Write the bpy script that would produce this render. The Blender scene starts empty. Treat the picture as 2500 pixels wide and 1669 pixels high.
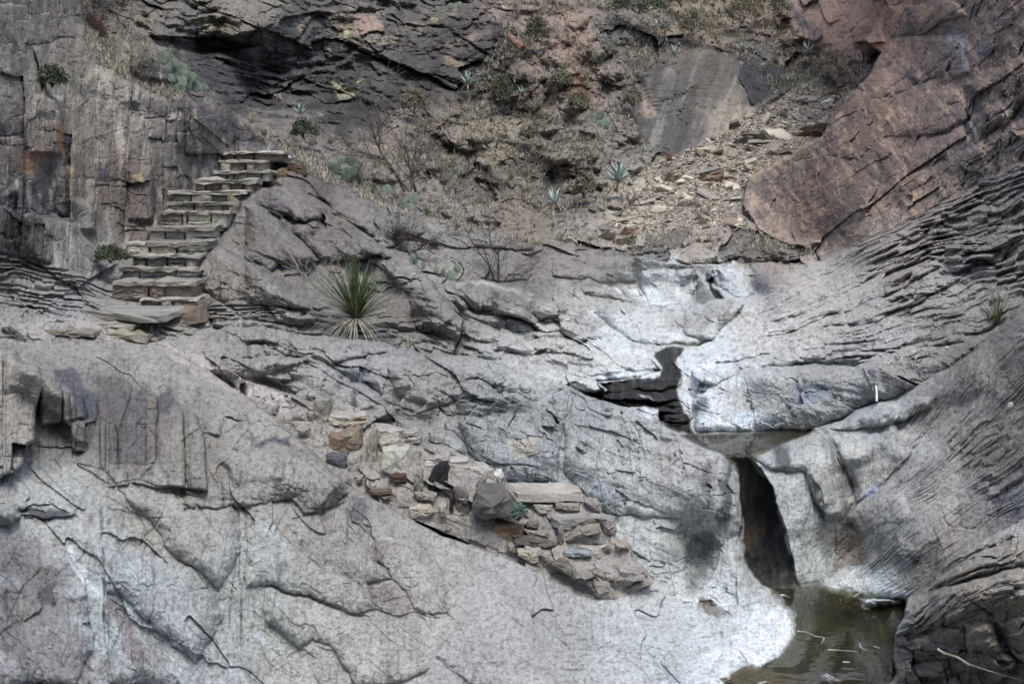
import bpy, math, random
import numpy as np
from mathutils import Vector, Matrix, Euler
random.seed(7); RNG = np.random.default_rng(7)
sc = bpy.context.scene
COL = sc.collection
# ---------------------------------------------------------------- camera, light, exposure
F = 2500 * 50 / 36.0
PITCH = math.atan(462.5 / F)
CZ = 3.6
cam_d = bpy.data.cameras.new('camera'); cam = bpy.data.objects.new('camera', cam_d); COL.objects.link(cam)
cam_d.lens = 50; cam_d.sensor_width = 36; cam_d.clip_end = 400; cam_d.clip_start = 0.05
cam.location = (0, 0, CZ); cam.rotation_euler = (math.pi / 2 - PITCH, 0, 0)
sc.camera = cam
SUN_EL, SUN_AZ = math.radians(63), math.radians(165)      # azimuth from +Y towards +X
world = bpy.data.worlds.new('World'); sc.world = world; world.use_nodes = True
wn = world.node_tree; bg = wn.nodes['Background']
sky = wn.nodes.new('ShaderNodeTexSky'); sky.sky_type = 'NISHITA'; sky.sun_disc = False
sky.sun_elevation = SUN_EL; sky.sun_rotation = SUN_AZ; sky.dust_density = 2.5; sky.ozone_density = 1.0
wn.links.new(sky.outputs[0], bg.inputs[0]); bg.inputs[1].default_value = 0.13
sd_ = bpy.data.lights.new('sun', 'SUN'); sun = bpy.data.objects.new('sun', sd_); COL.objects.link(sun)
sd_.energy = 1.5; sd_.angle = math.radians(26); sd_.color = (1.0, 0.96, 0.91)
sdir = Vector((math.cos(SUN_EL) * math.sin(SUN_AZ), math.cos(SUN_EL) * math.cos(SUN_AZ), math.sin(SUN_EL)))
sun.rotation_euler = sdir.to_track_quat('Z', 'Y').to_euler()
sc.view_settings.view_transform = 'Standard'; sc.view_settings.look = 'None'
sc.view_settings.gamma = 1; sc.view_settings.use_curve_mapping = False
sc.view_settings.exposure = 0.88

# ---------------------------------------------------------------- maths helpers
cp, sp = math.cos(PITCH), math.sin(PITCH)
def rayd(u, v):
    x = (u - 1250) / F; y = -(v - 834.5) / F
    return x, cp + y * sp, -sp + y * cp
def at(u, v, Y):                       # point on the ground plan line of sight at forward distance Y
    x, dy, dz = rayd(u, v); t = Y / dy
    return Vector((x * t, Y, CZ + dz * t))
def atz(u, v, z):
    x, dy, dz = rayd(u, v); t = (z - CZ) / dz
    return Vector((x * t, dy * t, z))
def sstep(a, b, x):
    t = np.clip((x - a) / (b - a), 0, 1); return t * t * (3 - 2 * t)
M32 = np.uint32
def _h(ix, iy, iz, seed):
    h = ix * M32(374761393) + iy * M32(668265263) + iz * M32(2246822519) + M32((seed * 3266489917) & 0xffffffff)
    h = (h ^ (h >> M32(13))) * M32(1274126177)
    h = (h ^ (h >> M32(15))) * M32(2654435761)
    return h ^ (h >> M32(16))
def _hf(ix, iy, iz, seed): return _h(ix, iy, iz, seed).astype(np.float32) * np.float32(1 / 4294967296.0)
def vn(x, y, z, seed=0):
    fx = np.floor(x); fy = np.floor(y); fz = np.floor(z)
    ix = fx.astype(np.int32).view(M32); iy = fy.astype(np.int32).view(M32); iz = fz.astype(np.int32).view(M32)
    x = (x - fx).astype(np.float32); y = (y - fy).astype(np.float32); z = (z - fz).astype(np.float32)
    x = x * x * (3 - 2 * x); y = y * y * (3 - 2 * y); z = z * z * (3 - 2 * z)
    o = M32(1); r = 0
    for dz_ in (0, 1):
        for dy_ in (0, 1):
            a = _hf(ix, iy + M32(dy_), iz + M32(dz_), seed); b = _hf(ix + o, iy + M32(dy_), iz + M32(dz_), seed)
            r = r + (a + (b - a) * x) * (y if dy_ else 1 - y) * (z if dz_ else 1 - z)
    return r * 2 - 1
def vn2(x, y, seed=0):
    fx = np.floor(x); fy = np.floor(y)
    ix = fx.astype(np.int32).view(M32); iy = fy.astype(np.int32).view(M32); iz = np.zeros_like(ix)
    x = (x - fx).astype(np.float32); y = (y - fy).astype(np.float32)
    x = x * x * (3 - 2 * x); y = y * y * (3 - 2 * y); o = M32(1)
    a = _hf(ix, iy, iz, seed); b = _hf(ix + o, iy, iz, seed); c = _hf(ix, iy + o, iz, seed); d = _hf(ix + o, iy + o, iz, seed)
    return ((a + (b - a) * x) * (1 - y) + (c + (d - c) * x) * y) * 2 - 1
def fbm(x, y, z, o=4, g=0.5, seed=0):
    r = 0; a = 1; s = 0
    for i in range(o):
        r = r + a * vn(x, y, z, seed + i); s += a; a *= g; x = x * 2.03 + 5.1; y = y * 2.03 + 1.7; z = z * 2.03 + 9.2
    return r / s
def fbm2(x, y, o=4, g=0.5, seed=0):
    r = 0; a = 1; s = 0
    for i in range(o):
        r = r + a * vn2(x, y, seed + i); s += a; a *= g; x = x * 2.03 + 5.1; y = y * 2.03 + 1.7
    return r / s
def voro(x, y, seed=0):
    """2D cells: returns (d_edge, cell random a, b, c, local dx, dy)"""
    fx = np.floor(x); fy = np.floor(y)
    best = np.full(x.shape, 9e9, np.float32); sec = best.copy()
    ra = np.zeros(x.shape, np.float32); rb = ra.copy(); rc = ra.copy(); lx = ra.copy(); ly = ra.copy()
    z0 = np.zeros(x.shape, M32)
    for i in (-1, 0, 1):
        for j in (-1, 0, 1):
            cx = fx + i; cy = fy + j
            ix = cx.astype(np.int32).view(M32); iy = cy.astype(np.int32).view(M32)
            px = cx + _hf(ix, iy, z0, seed + 1); py = cy + _hf(ix, iy, z0, seed + 2)
            dx = (x - px).astype(np.float32); dy = (y - py).astype(np.float32); d = dx * dx + dy * dy
            m = d < best
            sec = np.where(m, best, np.minimum(sec, d)); best = np.where(m, d, best)
            ra = np.where(m, _hf(ix, iy, z0, seed + 3), ra); rb = np.where(m, _hf(ix, iy, z0, seed + 4), rb)
            rc = np.where(m, _hf(ix, iy, z0, seed + 5), rc); lx = np.where(m, dx, lx); ly = np.where(m, dy, ly)
    return np.sqrt(sec) - np.sqrt(best), ra, rb, rc, lx, ly

# ---------------------------------------------------------------- grid of sight lines on which the rock surface is sampled
def axis(lo, hi, step, LO, HI):
    a = list(np.arange(lo, hi, step))
    s = step; x = lo
    while x > LO: s *= 1.12; x -= s; a.insert(0, x)
    s = step; x = a[-1]
    while x < HI: s *= 1.12; x += s; a.append(x)
    return np.array(a)
STEP = 2.3
AU = axis(-46, 2546, STEP, -650, 3100); AV = axis(-34, 1704, STEP, -600, 2900)
NU, NV = len(AU), len(AV)
UU, VV = np.meshgrid(AU, AV)
# coarse grid for slowly varying fields
CS = 10.0
CU = np.arange(-1250, 3760, CS); CV = np.arange(-1150, 3010, CS)
CUU, CVV = np.meshgrid(CU, CV)
def upsample(a, u=None, v=None):
    u = UU if u is None else u; v = VV if v is None else v
    x = np.clip((u - CU[0]) / CS, 0, len(CU) - 1.001); y = np.clip((v - CV[0]) / CS, 0, len(CV) - 1.001)
    i = x.astype(int); j = y.astype(int); fx = x - i; fy = y - j
    return (a[j, i] * (1 - fx) + a[j, i + 1] * fx) * (1 - fy) + (a[j + 1, i] * (1 - fx) + a[j + 1, i + 1] * fx) * fy
def tps(pts, vals, lam=1e-3):
    P = np.array(pts, float) / 500.0; n = len(P); vals = np.array(vals, float)
    r2 = ((P[:, None] - P[None]) ** 2).sum(-1)
    K = np.where(r2 > 0, 0.5 * r2 * np.log(r2 + 1e-12), 0) + lam * np.eye(n)
    Q = np.c_[np.ones(n), P]
    A = np.block([[K, Q], [Q.T, np.zeros((3, 3))]])
    w = np.linalg.solve(A, np.r_[vals, np.zeros(3)])
    out = w[n] + w[n + 1] * CUU / 500 + w[n + 2] * CVV / 500
    for k in range(n):
        r2 = (CUU / 500 - P[k, 0]) ** 2 + (CVV / 500 - P[k, 1]) ** 2
        out += w[k] * 0.5 * r2 * np.log(r2 + 1e-12)
    return out
def depth_field(pts):
    uv = []; w = []
    for p in pts:
        u, v = p[0], p[1]; x, dy, dz = rayd(u, v)
        t = p[2] / dy if p[2] is not None else (p[3] - CZ) / dz
        uv.append((u, v)); w.append(1 / t)
    return np.clip(tps(uv, w), 1 / 70., 1 / 2.2)
def sdf(poly, U=None, V=None):
    """signed distance (positive inside) evaluated on the coarse grid"""
    U = CUU if U is None else U; V = CVV if V is None else V
    d = np.full(U.shape, 1e18); ins = np.zeros(U.shape, bool); n = len(poly)
    for i in range(n):
        x0, y0 = poly[i]; x1, y1 = poly[(i + 1) % n]
        ex, ey = x1 - x0, y1 - y0
        px, py = U - x0, V - y0
        t = np.clip((px * ex + py * ey) / (ex * ex + ey * ey + 1e-9), 0, 1)
        d = np.minimum(d, (px - t * ex) ** 2 + (py - t * ey) ** 2)
        if y0 != y1:
            c = ((y0 > V) != (y1 > V)) & (U < (x1 - x0) * (V - y0) / (y1 - y0) + x0)
            ins ^= c
    d = np.sqrt(d); return np.where(ins, d, -d)
WU = vn2(UU / 37, VV / 37, 11) * 5 + vn2(UU / 12, VV / 12, 12) * 2.2
WV = vn2(UU / 35, VV / 35, 13) * 5 + vn2(UU / 12, VV / 12, 14) * 2.2
RN = fbm2(UU / 40, VV / 40, 4, 0.6, 31)
def mask(poly, soft=1.6, warp=1.0, rough=0.0):
    us = [p[0] for p in poly]; vs = [p[1] for p in poly]; pad = soft * 1.5 + rough * 1.2 + 8 * warp + 6
    if (max(us) - min(us)) * (max(vs) - min(vs)) < 4e5 or len(poly) < 7:
        i0, i1 = np.searchsorted(AU, [min(us) - pad, max(us) + pad]); j0, j1 = np.searchsorted(AV, [min(vs) - pad, max(vs) + pad])
        sl = (slice(j0, j1), slice(i0, i1)); out = np.zeros(UU.shape)
        q = sdf(poly, UU[sl] + WU[sl] * warp, VV[sl] + WV[sl] * warp)
        if rough: q = q + rough * RN[sl]
        out[sl] = sstep(-soft, soft, q); return out
    s = upsample(sdf(poly), UU + WU * warp, VV + WV * warp)
    if rough: s = s + rough * RN
    return sstep(-soft, soft, s)

# ---------------------------------------------------------------- the large forms: sight-line samples (u, v, forward distance) or (u, v, None, height)
BACKP = [(-900, -300, 30), (-500, 300, 26), (0, -500, 33), (0, 100, 29), (200, 60, 26), (300, 130, 25), (430, 180, 25.5), (300, 0, 28), (350, -400, 34),
 (520, 235, 26), (600, 290, 27), (700, 345, 25), (620, 240, 30), (480, 150, 29.5), (450, 60, 29), (600, 60, 29.5), (600, 0, 31), (800, 0, 34), (700, 120, 31.5),
 (900, 100, 33), (800, 250, 30.5), (950, 330, 28), (850, 390, 25), (950, 450, 23.8), (1050, 520, 23.4), (1000, 200, 31.5), (1150, 200, 32), (1150, 60, 34),
 (1150, 520, 24.5), (1200, 400, 28), (1200, 260, 31), (1200, 100, 33), (1200, -20, 35), (1300, 520, 26), (1400, 480, 26.5), (1450, 400, 27.5), (1350, 300, 30),
 (1420, 150, 32.5), (1400, 0, 36), (1600, 60, 36), (1650, 150, 34), (1700, 210, 31.8), (1560, 300, 31), (1650, 350, 29.8), (1850, 200, 33), (1800, 110, 36),
 (1700, 480, 26.8), (1600, 480, 27), (1500, 570, 24.3), (1600, 560, 24.8), (1700, 560, 24.6), (1800, 450, 28), (1900, 300, 31), (1950, 250, 33), (2000, 180, 35),
 (1950, 60, 37), (2100, 60, 35), (2300, 0, 38), (2000, -300, 42), (1200, -400, 42), (600, -400, 36), (1850, 600, 22.6), (1850, 560, 23.6), (1950, 610, 22.3), (1750, 620, 22.4), (1650, 625, 22.2),
 (1900, 640, 21.4), (1995, 628, 21.3), (1500, 620, 22.3), (1400, 590, 22), (1300, 575, 22.5), (1600, 700, 21.0), (1200, 600, 22), (2600, 300, 36), (3400, 0, 40), (2200, 600, 23)]
FRONTP = [(-1000, -300, 9), (-1000, 600, 7.5), (-1000, 1500, 5), (-300, -600, 14), (-300, 100, 12.6), (0, 0, 15.0), (0, 300, 14.2), (0, 500, 13.9), (0, 600, 13.8), (150, 650, 14.6),
 (0, 760, 13.3), (0, 830, 12.6), (200, 830, 13.3), (200, 730, 14.6), (100, 400, 15.2), (200, 50, 18.5), (150, 200, 16.8), (300, 160, 18.8), (250, 300, 17.6), (220, 480, 16.6), (250, 600, 16.2), (300, 400, 17.5),
 (400, 250, 18.6), (400, 450, 17.9), (500, 300, 19.2), (560, 350, 20.2), (480, 480, 18.7), (640, 345, 20.8), (600, 380, 20.4), (420, 560, 17.3), (350, 640, 16.4), (420, 700, 15.8), (480, 740, 15.4), (450, 770, 14.8), (330, 790, 14.3),
 (700, 400, 20.4), (650, 450, 19.6), (750, 460, 19.7), (600, 500, 18.4), (700, 520, 18.2), (600, 600, 17.3), (800, 480, 20.0), (800, 600, 17.6), (900, 530, 19.4), (700, 680, 16.4), (600, 720, 15.8), (520, 690, 15.9),
 (950, 520, 20.4), (1060, 560, 19.8), (1000, 620, 18.6), (1060, 650, 18.4), (1180, 575, 19.6), (1120, 680, 18.2), (1250, 620, 19.3), (1200, 690, 18.5), (1300, 600, 20.0), (1350, 720, 18.9), (1450, 720, 19.5), (1450, 640, 20.5), (950, 640, 17.9),
 (1500, 620, 21.2), (1600, 652, 21.0), (1700, 655, 20.9), (1800, 655, 20.9), (1500, 735, 20.3), (1600, 737, 20.6), (1700, 737, 20.6), (1850, 715, 20.2), (1600, 765, 19.4), (1700, 765, 19.2), (1800, 765, 18.4), (1500, 760, 19.2), (1450, 760, 19.0), (1560, 838, 16.9), (1650, 838, 17.0), (1700, 860, 16.3),
 (1800, 880, 15.2), (1900, 860, 15.2), (2000, 870, 14.7), (2150, 850, 14.3), (2250, 820, 14.3), (1550, 870, 15.8), (1660, 900, 15.2), (1700, 930, 14.9),
 (2000, 800, 15.8), (1900, 760, 17.2), (1880, 700, 18.9), (1950, 690, 18.8), (2000, 650, 19.8), (2300, 760, 14.6), (2300, 650, 15.9), (2400, 600, 15.5), (2500, 750, 13.8), (2500, 450, 15.6), (2300, 500, 17.2), (2150, 600, 17.4), (2100, 500, 19.4), (2000, 550, 21.6), (1900, 578, 23.0), (1830, 500, 25.2), (1840, 430, 26.2), (2000, 350, 24.4), (1980, 612, 21.4),
 (2060, 200, 26), (2140, 120, 26.5), (2200, 300, 20.6), (2300, 100, 21.6), (2250, -300, 25), (2500, 0, 17.8), (2500, 250, 16.6), (2900, 100, 13.5), (2900, 700, 11.8), (3500, 300, 9), (3500, 1200, 7), (2800, -500, 17),
 (1000, 1100, 13.5), (1500, 1200, 13), (2000, 1100, 13.5), (1500, 2000, 9), (500, 2200, 8)]
GP = [(1840, 1112, 12.45), (1900, 1092, 12.6), (1990, 1052, 12.95), (2060, 1030, 13.1), (2140, 985, 13.15), (2190, 978, 13.0), (2250, 938, 12.8), (2320, 900, 12.5), (2397, 845, 12.2), (2440, 800, 12.0), (2520, 735, 11.7), (2500, 950, 11.0), (2400, 1050, 11.3), (2500, 1200, 10.25), (2300, 1000, 12.1), (2300, 1150, 11.4), (2180, 1080, 12.3), (2180, 1180, 12.0), (2250, 1300, 11.0), (2380, 1250, 10.7), (2090, 1240, 12.15), (2050, 1100, 12.4), (2050, 1180, 12.3), (1960, 1130, 12.15), (2000, 1250, 11.95), (1960, 1420, 11.7), (1935, 1440, 11.68), (1860, 1200, 12.0), (2050, 1330, 12.15), (2100, 1400, 11.75), (2150, 1300, 11.65), (2040, 1290, 12.15), (2450, 1300, 10.2), (2200, 1420, 11.1), (2100, 1465, 11.25), (2300, 1400, 10.6),
 (3000, 900, 8.5), (3500, 1200, 7), (2900, 500, 11), (2700, 1500, 7.5), (2800, 2200, 5)]
HP = [(2520, 1265, 9.0), (2420, 1310, 9.0), (2330, 1375, 9.1), (2280, 1435, 9.25), (2225, 1470, 9.4), (2195, 1560, 9.3), (2185, 1640, 9.15), (2450, 1400, 8.3), (2350, 1450, 8.5), (2300, 1530, 8.6), (2450, 1520, 8.0), (2300, 1650, 8.5), (2450, 1650, 7.9), (2250, 1580, 8.8), (2600, 1350, 7.8), (3300, 1500, 6), (2400, 2200, 6.5), (3300, 2600, 4), (2180, 2000, 7.5)]
FOREP = [(-1000, 900, 6.5), (-1000, 1600, 4.9), (-300, 850, 10), (-300, 1300, 8.2), (0, 850, 11.0), (0, 900, 10.5), (0, 1150, 9.9), (0, 1180, 9.75), (200, 860, 12.1), (370, 850, 12.9), (530, 925, 12.3), (600, 970, 12.0), (680, 1020, 11.65), (760, 1100, 11.3), (850, 1190, 11.0), (950, 1255, 10.9), (1065, 1305, 10.82), (1200, 1355, 10.75), (1350, 1440, 10.6), (1490, 1470, 10.62), (1420, 1500, 10.4),
 (250, 950, 11.4), (250, 1050, 10.8), (350, 950, 11.5), (450, 950, 11.7), (330, 1100, 10.5), (450, 1150, 10.5), (600, 1100, 11.1), (500, 1000, 11.4), (0, 1300, 9.35), (300, 1200, 10.0), (300, 1300, 9.7), (500, 1250, 10.2), (700, 1200, 10.7), (700, 1350, 10.25), (900, 1350, 10.45), (1100, 1450, 10.25), (1000, 1600, 9.7), (600, 1500, 9.75), (300, 1450, 9.3), (0, 1500, 8.9), (0, 1669, 8.5), (600, 1669, 9.35),
 (1200, 1669, 9.3), (1200, 1560, 9.75), (1400, 1560, 9.9), (1600, 1560, 10.1), (1600, 1669, 9.6), (1800, 1640, None, .0), (1850, 1620, None, .0), (1700, 1669, None, .02), (1945, 1545, None, .0), (1940, 1480, None, .02), (1860, 1470, None, .1), (1750, 1470, 10.85), (1600, 1460, 10.85), (1500, 1440, 10.75), (0, 2400, 6.6), (900, 2600, 6.2), (1700, 2600, None, -.1), (-1000, 2600, 4)]
CHANP = [(1470, 935, 14.15), (1560, 925, 14.5), (1640, 900, 15.1), (1640, 860, 16.0), (1480, 970, 13.8), (1560, 985, 13.8), (1640, 960, 14.2), (1600, 1000, 13.6), (1690, 1010, 13.9), (1640, 1055, 13.5), (1690, 1062, None, .905), (1850, 1062, None, .905), (1980, 1056, None, .905), (1800, 1085, None, .905), (1750, 1100, None, .905), (1850, 1104, None, .905), (1790, 1130, 13.0), (1860, 1130, 12.9), (1850, 1200, 12.7), (1890, 1220, 12.5),
 (1840, 1300, 12.5), (1910, 1320, 12.2), (1850, 1400, 12.1), (1930, 1430, 11.75), (1890, 1450, 11.7)]
RIDGE = [(-1300, -1300), (330, -1300), (215, -200), (205, 0), (250, 70), (330, 118), (440, 188), (540, 248), (640, 332), (690, 362), (745, 398), (860, 458), (960, 505), (1060, 545), (1180, 560), (1300, 586), (1420, 604),
 (1520, 618), (1620, 643), (1700, 648), (1800, 645), (1880, 640), (1950, 650), (2008, 640), (1985, 612), (1900, 585), (1848, 555), (1812, 500), (1830, 432), (1900, 400), (1960, 360), (2012, 328), (2058, 250), (2120, 190), (2150, 130), (2110, 100), (2165, 20), (2170, -200), (2080, -1300), (4000, -1300), (4000, 3200), (-1300, 3200)]
CHAN = [(1458, 932), (1560, 926), (1612, 916), (1618, 893), (1640, 885), (1662, 905), (1662, 945), (1680, 985), (1692, 1030), (1693, 1058), (1800, 1056), (1988, 1050), (1940, 1070), (1880, 1095), (1822, 1108), (1860, 1145), (1882, 1185), (1905, 1255), (1930, 1340), (1950, 1440), (1955, 1452), (1890, 1452), (1845, 1415), (1822, 1380), (1812, 1335), (1802, 1310), (1812, 1250), (1806, 1160), (1780, 1120), (1700, 1074), (1600, 1016), (1540, 990), (1470, 975), (1480, 958)]
FORE = [(-1300, 822), (0, 838), (90, 846), (200, 832), (300, 838), (370, 846), (450, 872), (530, 920), (600, 968), (660, 1010), (720, 1065), (790, 1130), (850, 1184), (920, 1222), (1000, 1268), (1065, 1300), (1140, 1330), (1210, 1352), (1290, 1385), (1360, 1420), (1440, 1462), (1500, 1462), (1600, 1440), (1700, 1485), (1780, 1480), (1850, 1470), (1900, 1440), (1980, 1500), (1980, 1560), (1800, 3200), (-1300, 3200)]
GPOLY = [(2560, 700), (2500, 742), (2440, 800), (2397, 839), (2322, 898), (2248, 934), (2188, 968), (2143, 979), (2098, 997), (2054, 1028), (1991, 1046), (1940, 1068), (1880, 1093), (1828, 1106), (1800, 1200), (1800, 1480), (2000, 1450), (2200, 1470), (2300, 1600), (4000, 1700), (4000, 600)]
MIDPOLY = [(340, 846), (400, 832), (480, 812), (560, 798), (640, 797), (760, 820), (900, 829), (948, 836), (975, 856), (1060, 866), (1150, 872), (1200, 884), (1300, 913), (1360, 932), (1405, 955), (1465, 977), (1540, 992), (1600, 1016), (1700, 1074), (1780, 1120), (1806, 1160), (1812, 1250), (1802, 1310), (1812, 1335), (1825, 1385), (1850, 1420), (1900, 1460), (1900, 1560), (200, 1560), (300, 900)]
MIDP = [(380, 840, 13.4), (480, 815, 14.0), (600, 800, 13.9), (700, 830, 13.6), (600, 870, 13.3), (760, 825, 13.7), (900, 835, 13.6), (800, 900, 13.1), (950, 845, 13.5), (1060, 870, 13.25), (1000, 930, 12.9), (1150, 880, 13.1), (1100, 960, 12.6), (1250, 895, 12.95), (1200, 1000, 12.35), (1300, 920, 12.8), (1400, 958, 12.6), (1465, 980, 12.55), (1540, 995, 12.5), (1600, 1020, 12.4), (1700, 1078, 12.2), (1780, 1124, 12.05),
 (1000, 1030, 12.55), (850, 990, 12.75), (700, 960, 12.95), (600, 940, 13.0), (1250, 1080, 12.05), (1400, 1050, 12.2), (1400, 1150, 11.9), (1250, 1180, 11.7), (1500, 1180, 11.75), (1600, 1100, 12.05), (1650, 1180, 11.85), (1700, 1250, 11.72), (1785, 1300, 11.62), (1350, 1250, 11.5), (1550, 1300, 11.4), (1450, 1350, 11.25), (1680, 1300, 11.85), (1690, 1370, 11.75), (1640, 1350, 11.45), (1600, 1400, 11.15), (1500, 1420, 11.0), (1720, 1440, 11.15), (1780, 1390, 11.4), (1850, 1450, 11.3), (1000, 1400, 11.5), (500, 1200, 12.5)]
LOBE = [(560, 875), (640, 872), (755, 872), (790, 886), (825, 905), (857, 932), (892, 937), (930, 972), (962, 998), (968, 1020), (1000, 1040), (900, 1100), (600, 1000), (520, 900)]
LOBEP = [(600, 880, 12.95), (755, 876, 12.95), (825, 910, 12.7), (892, 942, 12.5), (962, 1005, 12.25), (800, 980, 12.45), (700, 950, 12.75), (900, 1020, 12.2), (700, 1050, 12.4), (560, 930, 12.9)]
LOBE2 = [(970, 1022), (1024, 1030), (1108, 1054), (1140, 1088), (1150, 1120), (1100, 1180), (960, 1120)]
LOBE2P = [(975, 1026, 12.35), (1024, 1036, 12.25), (1108, 1062, 12.05), (1146, 1110, 11.85), (1050, 1110, 11.9), (980, 1100, 12.1)]
SOT = [(560, 465), (600, 458), (640, 455), (700, 478), (745, 498), (790, 520), (850, 560), (905, 590), (946, 608), (988, 628), (1048, 684), (1085, 720), (1119, 752), (1135, 775), (1250, 830), (1200, 900), (800, 900), (520, 800), (480, 740), (480, 690), (520, 600)]
SOTP = [(600, 470, 18.1), (700, 485, 18.0), (800, 535, 17.6), (900, 595, 17.1), (990, 635, 16.7), (1050, 690, 16.1), (1120, 758, 15.6), (1130, 830, 15.0), (950, 740, 15.8), (870, 790, 15.2), (1000, 840, 14.9), (700, 600, 17.0), (800, 680, 16.3), (600, 600, 17.0), (560, 690, 15.9), (700, 720, 15.7), (600, 780, 15.0), (800, 810, 14.9), (500, 740, 15.4), (1200, 830, 15.1), (900, 880, 14.4)]
SOT2 = [(480, 640), (530, 600), (600, 635), (640, 660), (700, 700), (760, 745), (790, 775), (760, 800), (600, 780), (520, 730), (482, 700)]
SOT2P = [(500, 640, 16.0), (600, 645, 15.9), (700, 708, 15.4), (780, 775, 15.0), (600, 740, 15.3), (500, 720, 15.5), (700, 780, 14.9)]
PALE = [(1110, 688), (1160, 684), (1210, 692), (1270, 702), (1325, 724), (1395, 754), (1440, 790), (1500, 835), (1560, 838), (1600, 842), (1590, 880), (1610, 905), (1560, 924), (1460, 930), (1480, 960), (1300, 960), (1100, 900), (1130, 780), (1060, 700)]
PALEP = [(1110, 692, 17.0), (1210, 698, 17.0), (1325, 730, 16.8), (1395, 762, 16.6), (1200, 780, 16.2), (1300, 800, 16.1), (1140, 780, 16.2), (1450, 830, 16.1), (1560, 845, 16.2), (1590, 880, 15.5), (1500, 870, 15.5), (1400, 860, 15.5), (1300, 860, 15.3), (1200, 860, 15.1), (1400, 910, 14.6), (1500, 920, 14.5), (1300, 905, 14.6), (1450, 945, 14.1), (1150, 880, 14.8), (1580, 920, 14.6)]
BOWL = [(1440, 756), (1457, 750), (1528, 744), (1612, 754), (1678, 750), (1746, 738), (1815, 742), (1800, 765), (1770, 795), (1740, 830), (1700, 842), (1590, 846), (1540, 832), (1490, 800)]
BOWLP = [(1457, 756, 18.7), (1528, 750, 18.6), (1612, 760, 18.4), (1678, 756, 18.3), (1746, 744, 18.3), (1810, 748, 18.0), (1600, 800, 17.7), (1700, 790, 17.7), (1500, 790, 18.0), (1620, 836, 17.1), (1700, 838, 17.0), (1560, 830, 17.2), (1760, 800, 17.3)]
BATHW = [(1690, 905), (1720, 905), (1800, 911), (1815, 904), (1920, 893), (2086, 893), (2128, 869), (2218, 851), (2340, 845), (2420, 820), (2300, 930), (2100, 1010), (1990, 1056), (1700, 1060), (1690, 990)]
BATHWP = [(1700, 912, 14.35), (1815, 908, 14.2), (1920, 898, 14.1), (2086, 898, 13.9), (2128, 875, 13.85), (2218, 858, 13.7), (2340, 850, 13.3), (1700, 980, 13.9), (1700, 1055, None, .94), (1850, 1048, None, .95), (1980, 1045, None, .97), (1850, 970, 13.85), (2000, 970, 13.7), (2100, 950, 13.6), (2200, 930, 13.4), (2300, 930, 13.0), (1760, 1040, 13.5)]
HPOLY = [(2600, 1235), (2500, 1266), (2470, 1280), (2420, 1305), (2360, 1330), (2310, 1365), (2290, 1400), (2265, 1437), (2218, 1460), (2210, 1500), (2190, 1530), (2180, 1600), (2192, 1640), (2150, 1690), (2100, 3200), (4000, 3200), (4000, 1100)]
POOL = [(1885, 1441), (1955, 1438), (2000, 1428), (2045, 1448), (2110, 1462), (2105, 1485), (2170, 1475), (2215, 1468), (2320, 1500), (2300, 3200), (1500, 3200), (1760, 1690), (1790, 1655), (1810, 1632), (1850, 1630), (1890, 1612), (1925, 1590), (1948, 1545), (1944, 1500), (1915, 1475)]
def tile(ox, oy, pts): return [(ox + x * .2985, oy + y * .2985) for x, y in pts]
T9 = lambda *p: tile(0, 800, p); T10 = lambda *p: tile(600, 800, p); T11 = lambda *p: tile(1200, 800, p); T12 = lambda *p: tile(1800, 800, p)
T13 = lambda *p: tile(0, 1200, p); T14 = lambda *p: tile(600, 1200, p); T15 = lambda *p: tile(1200, 1200, p); T16 = lambda *p: tile(1800, 1200, p)
T5 = lambda *p: tile(0, 400, p); T6 = lambda *p: tile(600, 400, p); T7 = lambda *p: tile(1200, 400, p); T8 = lambda *p: tile(1800, 400, p)
T1 = lambda *p: tile(0, 0, p); T2 = lambda *p: tile(600, 0, p); T3 = lambda *p: tile(1200, 0, p); T4 = lambda *p: tile(1800, 0, p)
STAIRP = T10((0, 430), (140, 470), (400, 560), (560, 620), (680, 640), (880, 650), (1000, 700), (1020, 780), (1150, 780), (1300, 830), (1430, 860), (1420, 960), (1560, 950), (1830, 1080), (2030, 1150), (2110, 1200), (2120, 1270)) + T11((560, 1270), (700, 1290), (780, 1410), (890, 1430), (900, 1510), (1000, 1540)) + \
    T15((1020, 300), (1000, 370), (1060, 400), (1140, 440), (1150, 540), (1260, 640), (1280, 700), (1335, 750), (1240, 790), (1160, 850), (1040, 820), (1000, 870), (920, 885), (850, 850), (810, 790), (600, 680), (480, 600), (300, 570), (150, 470), (0, 400)) + T10((1700, 1568), (1400, 1450), (1150, 1400), (900, 1260), (640, 1080), (420, 880), (200, 700), (0, 570))
_k = len(STAIRP) - 8 - 11
STAIRX = STAIRP[:_k] + [(u, v + 42) for u, v in STAIRP[_k:]]
STAIRD = [(600, 965, 12.4), (640, 950, 12.5), (700, 1000, 12.1), (765, 985, 12.2), (780, 1060, 11.75), (850, 1190, 11.3), (860, 1020, 12.1), (900, 1150, 11.45), (950, 1230, 11.15), (1000, 1270, 11.05), (1000, 1150, 11.35), (1000, 1060, 11.9), (1080, 1100, 11.75), (1100, 1200, 11.25), (1065, 1310, 11.0), (1200, 1350, 10.95), (1200, 1220, 11.2), (1180, 1150, 11.55),
 (1250, 1190, 11.5), (1400, 1200, 11.4), (1300, 1230, 11.35), (1400, 1250, 11.25), (1300, 1310, 11.05), (1300, 1390, 10.8), (1450, 1270, 11.15), (1480, 1320, 11.05), (1400, 1360, 10.85), (1380, 1430, 10.65), (1520, 1350, 10.95), (1560, 1390, 10.85), (1580, 1420, 10.8), (1480, 1450, 10.65), (1430, 1460, 10.62)]
print('fields')
w = upsample(depth_field(BACKP))
mF = mask(RIDGE, 1.6, 0.8)
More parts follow.
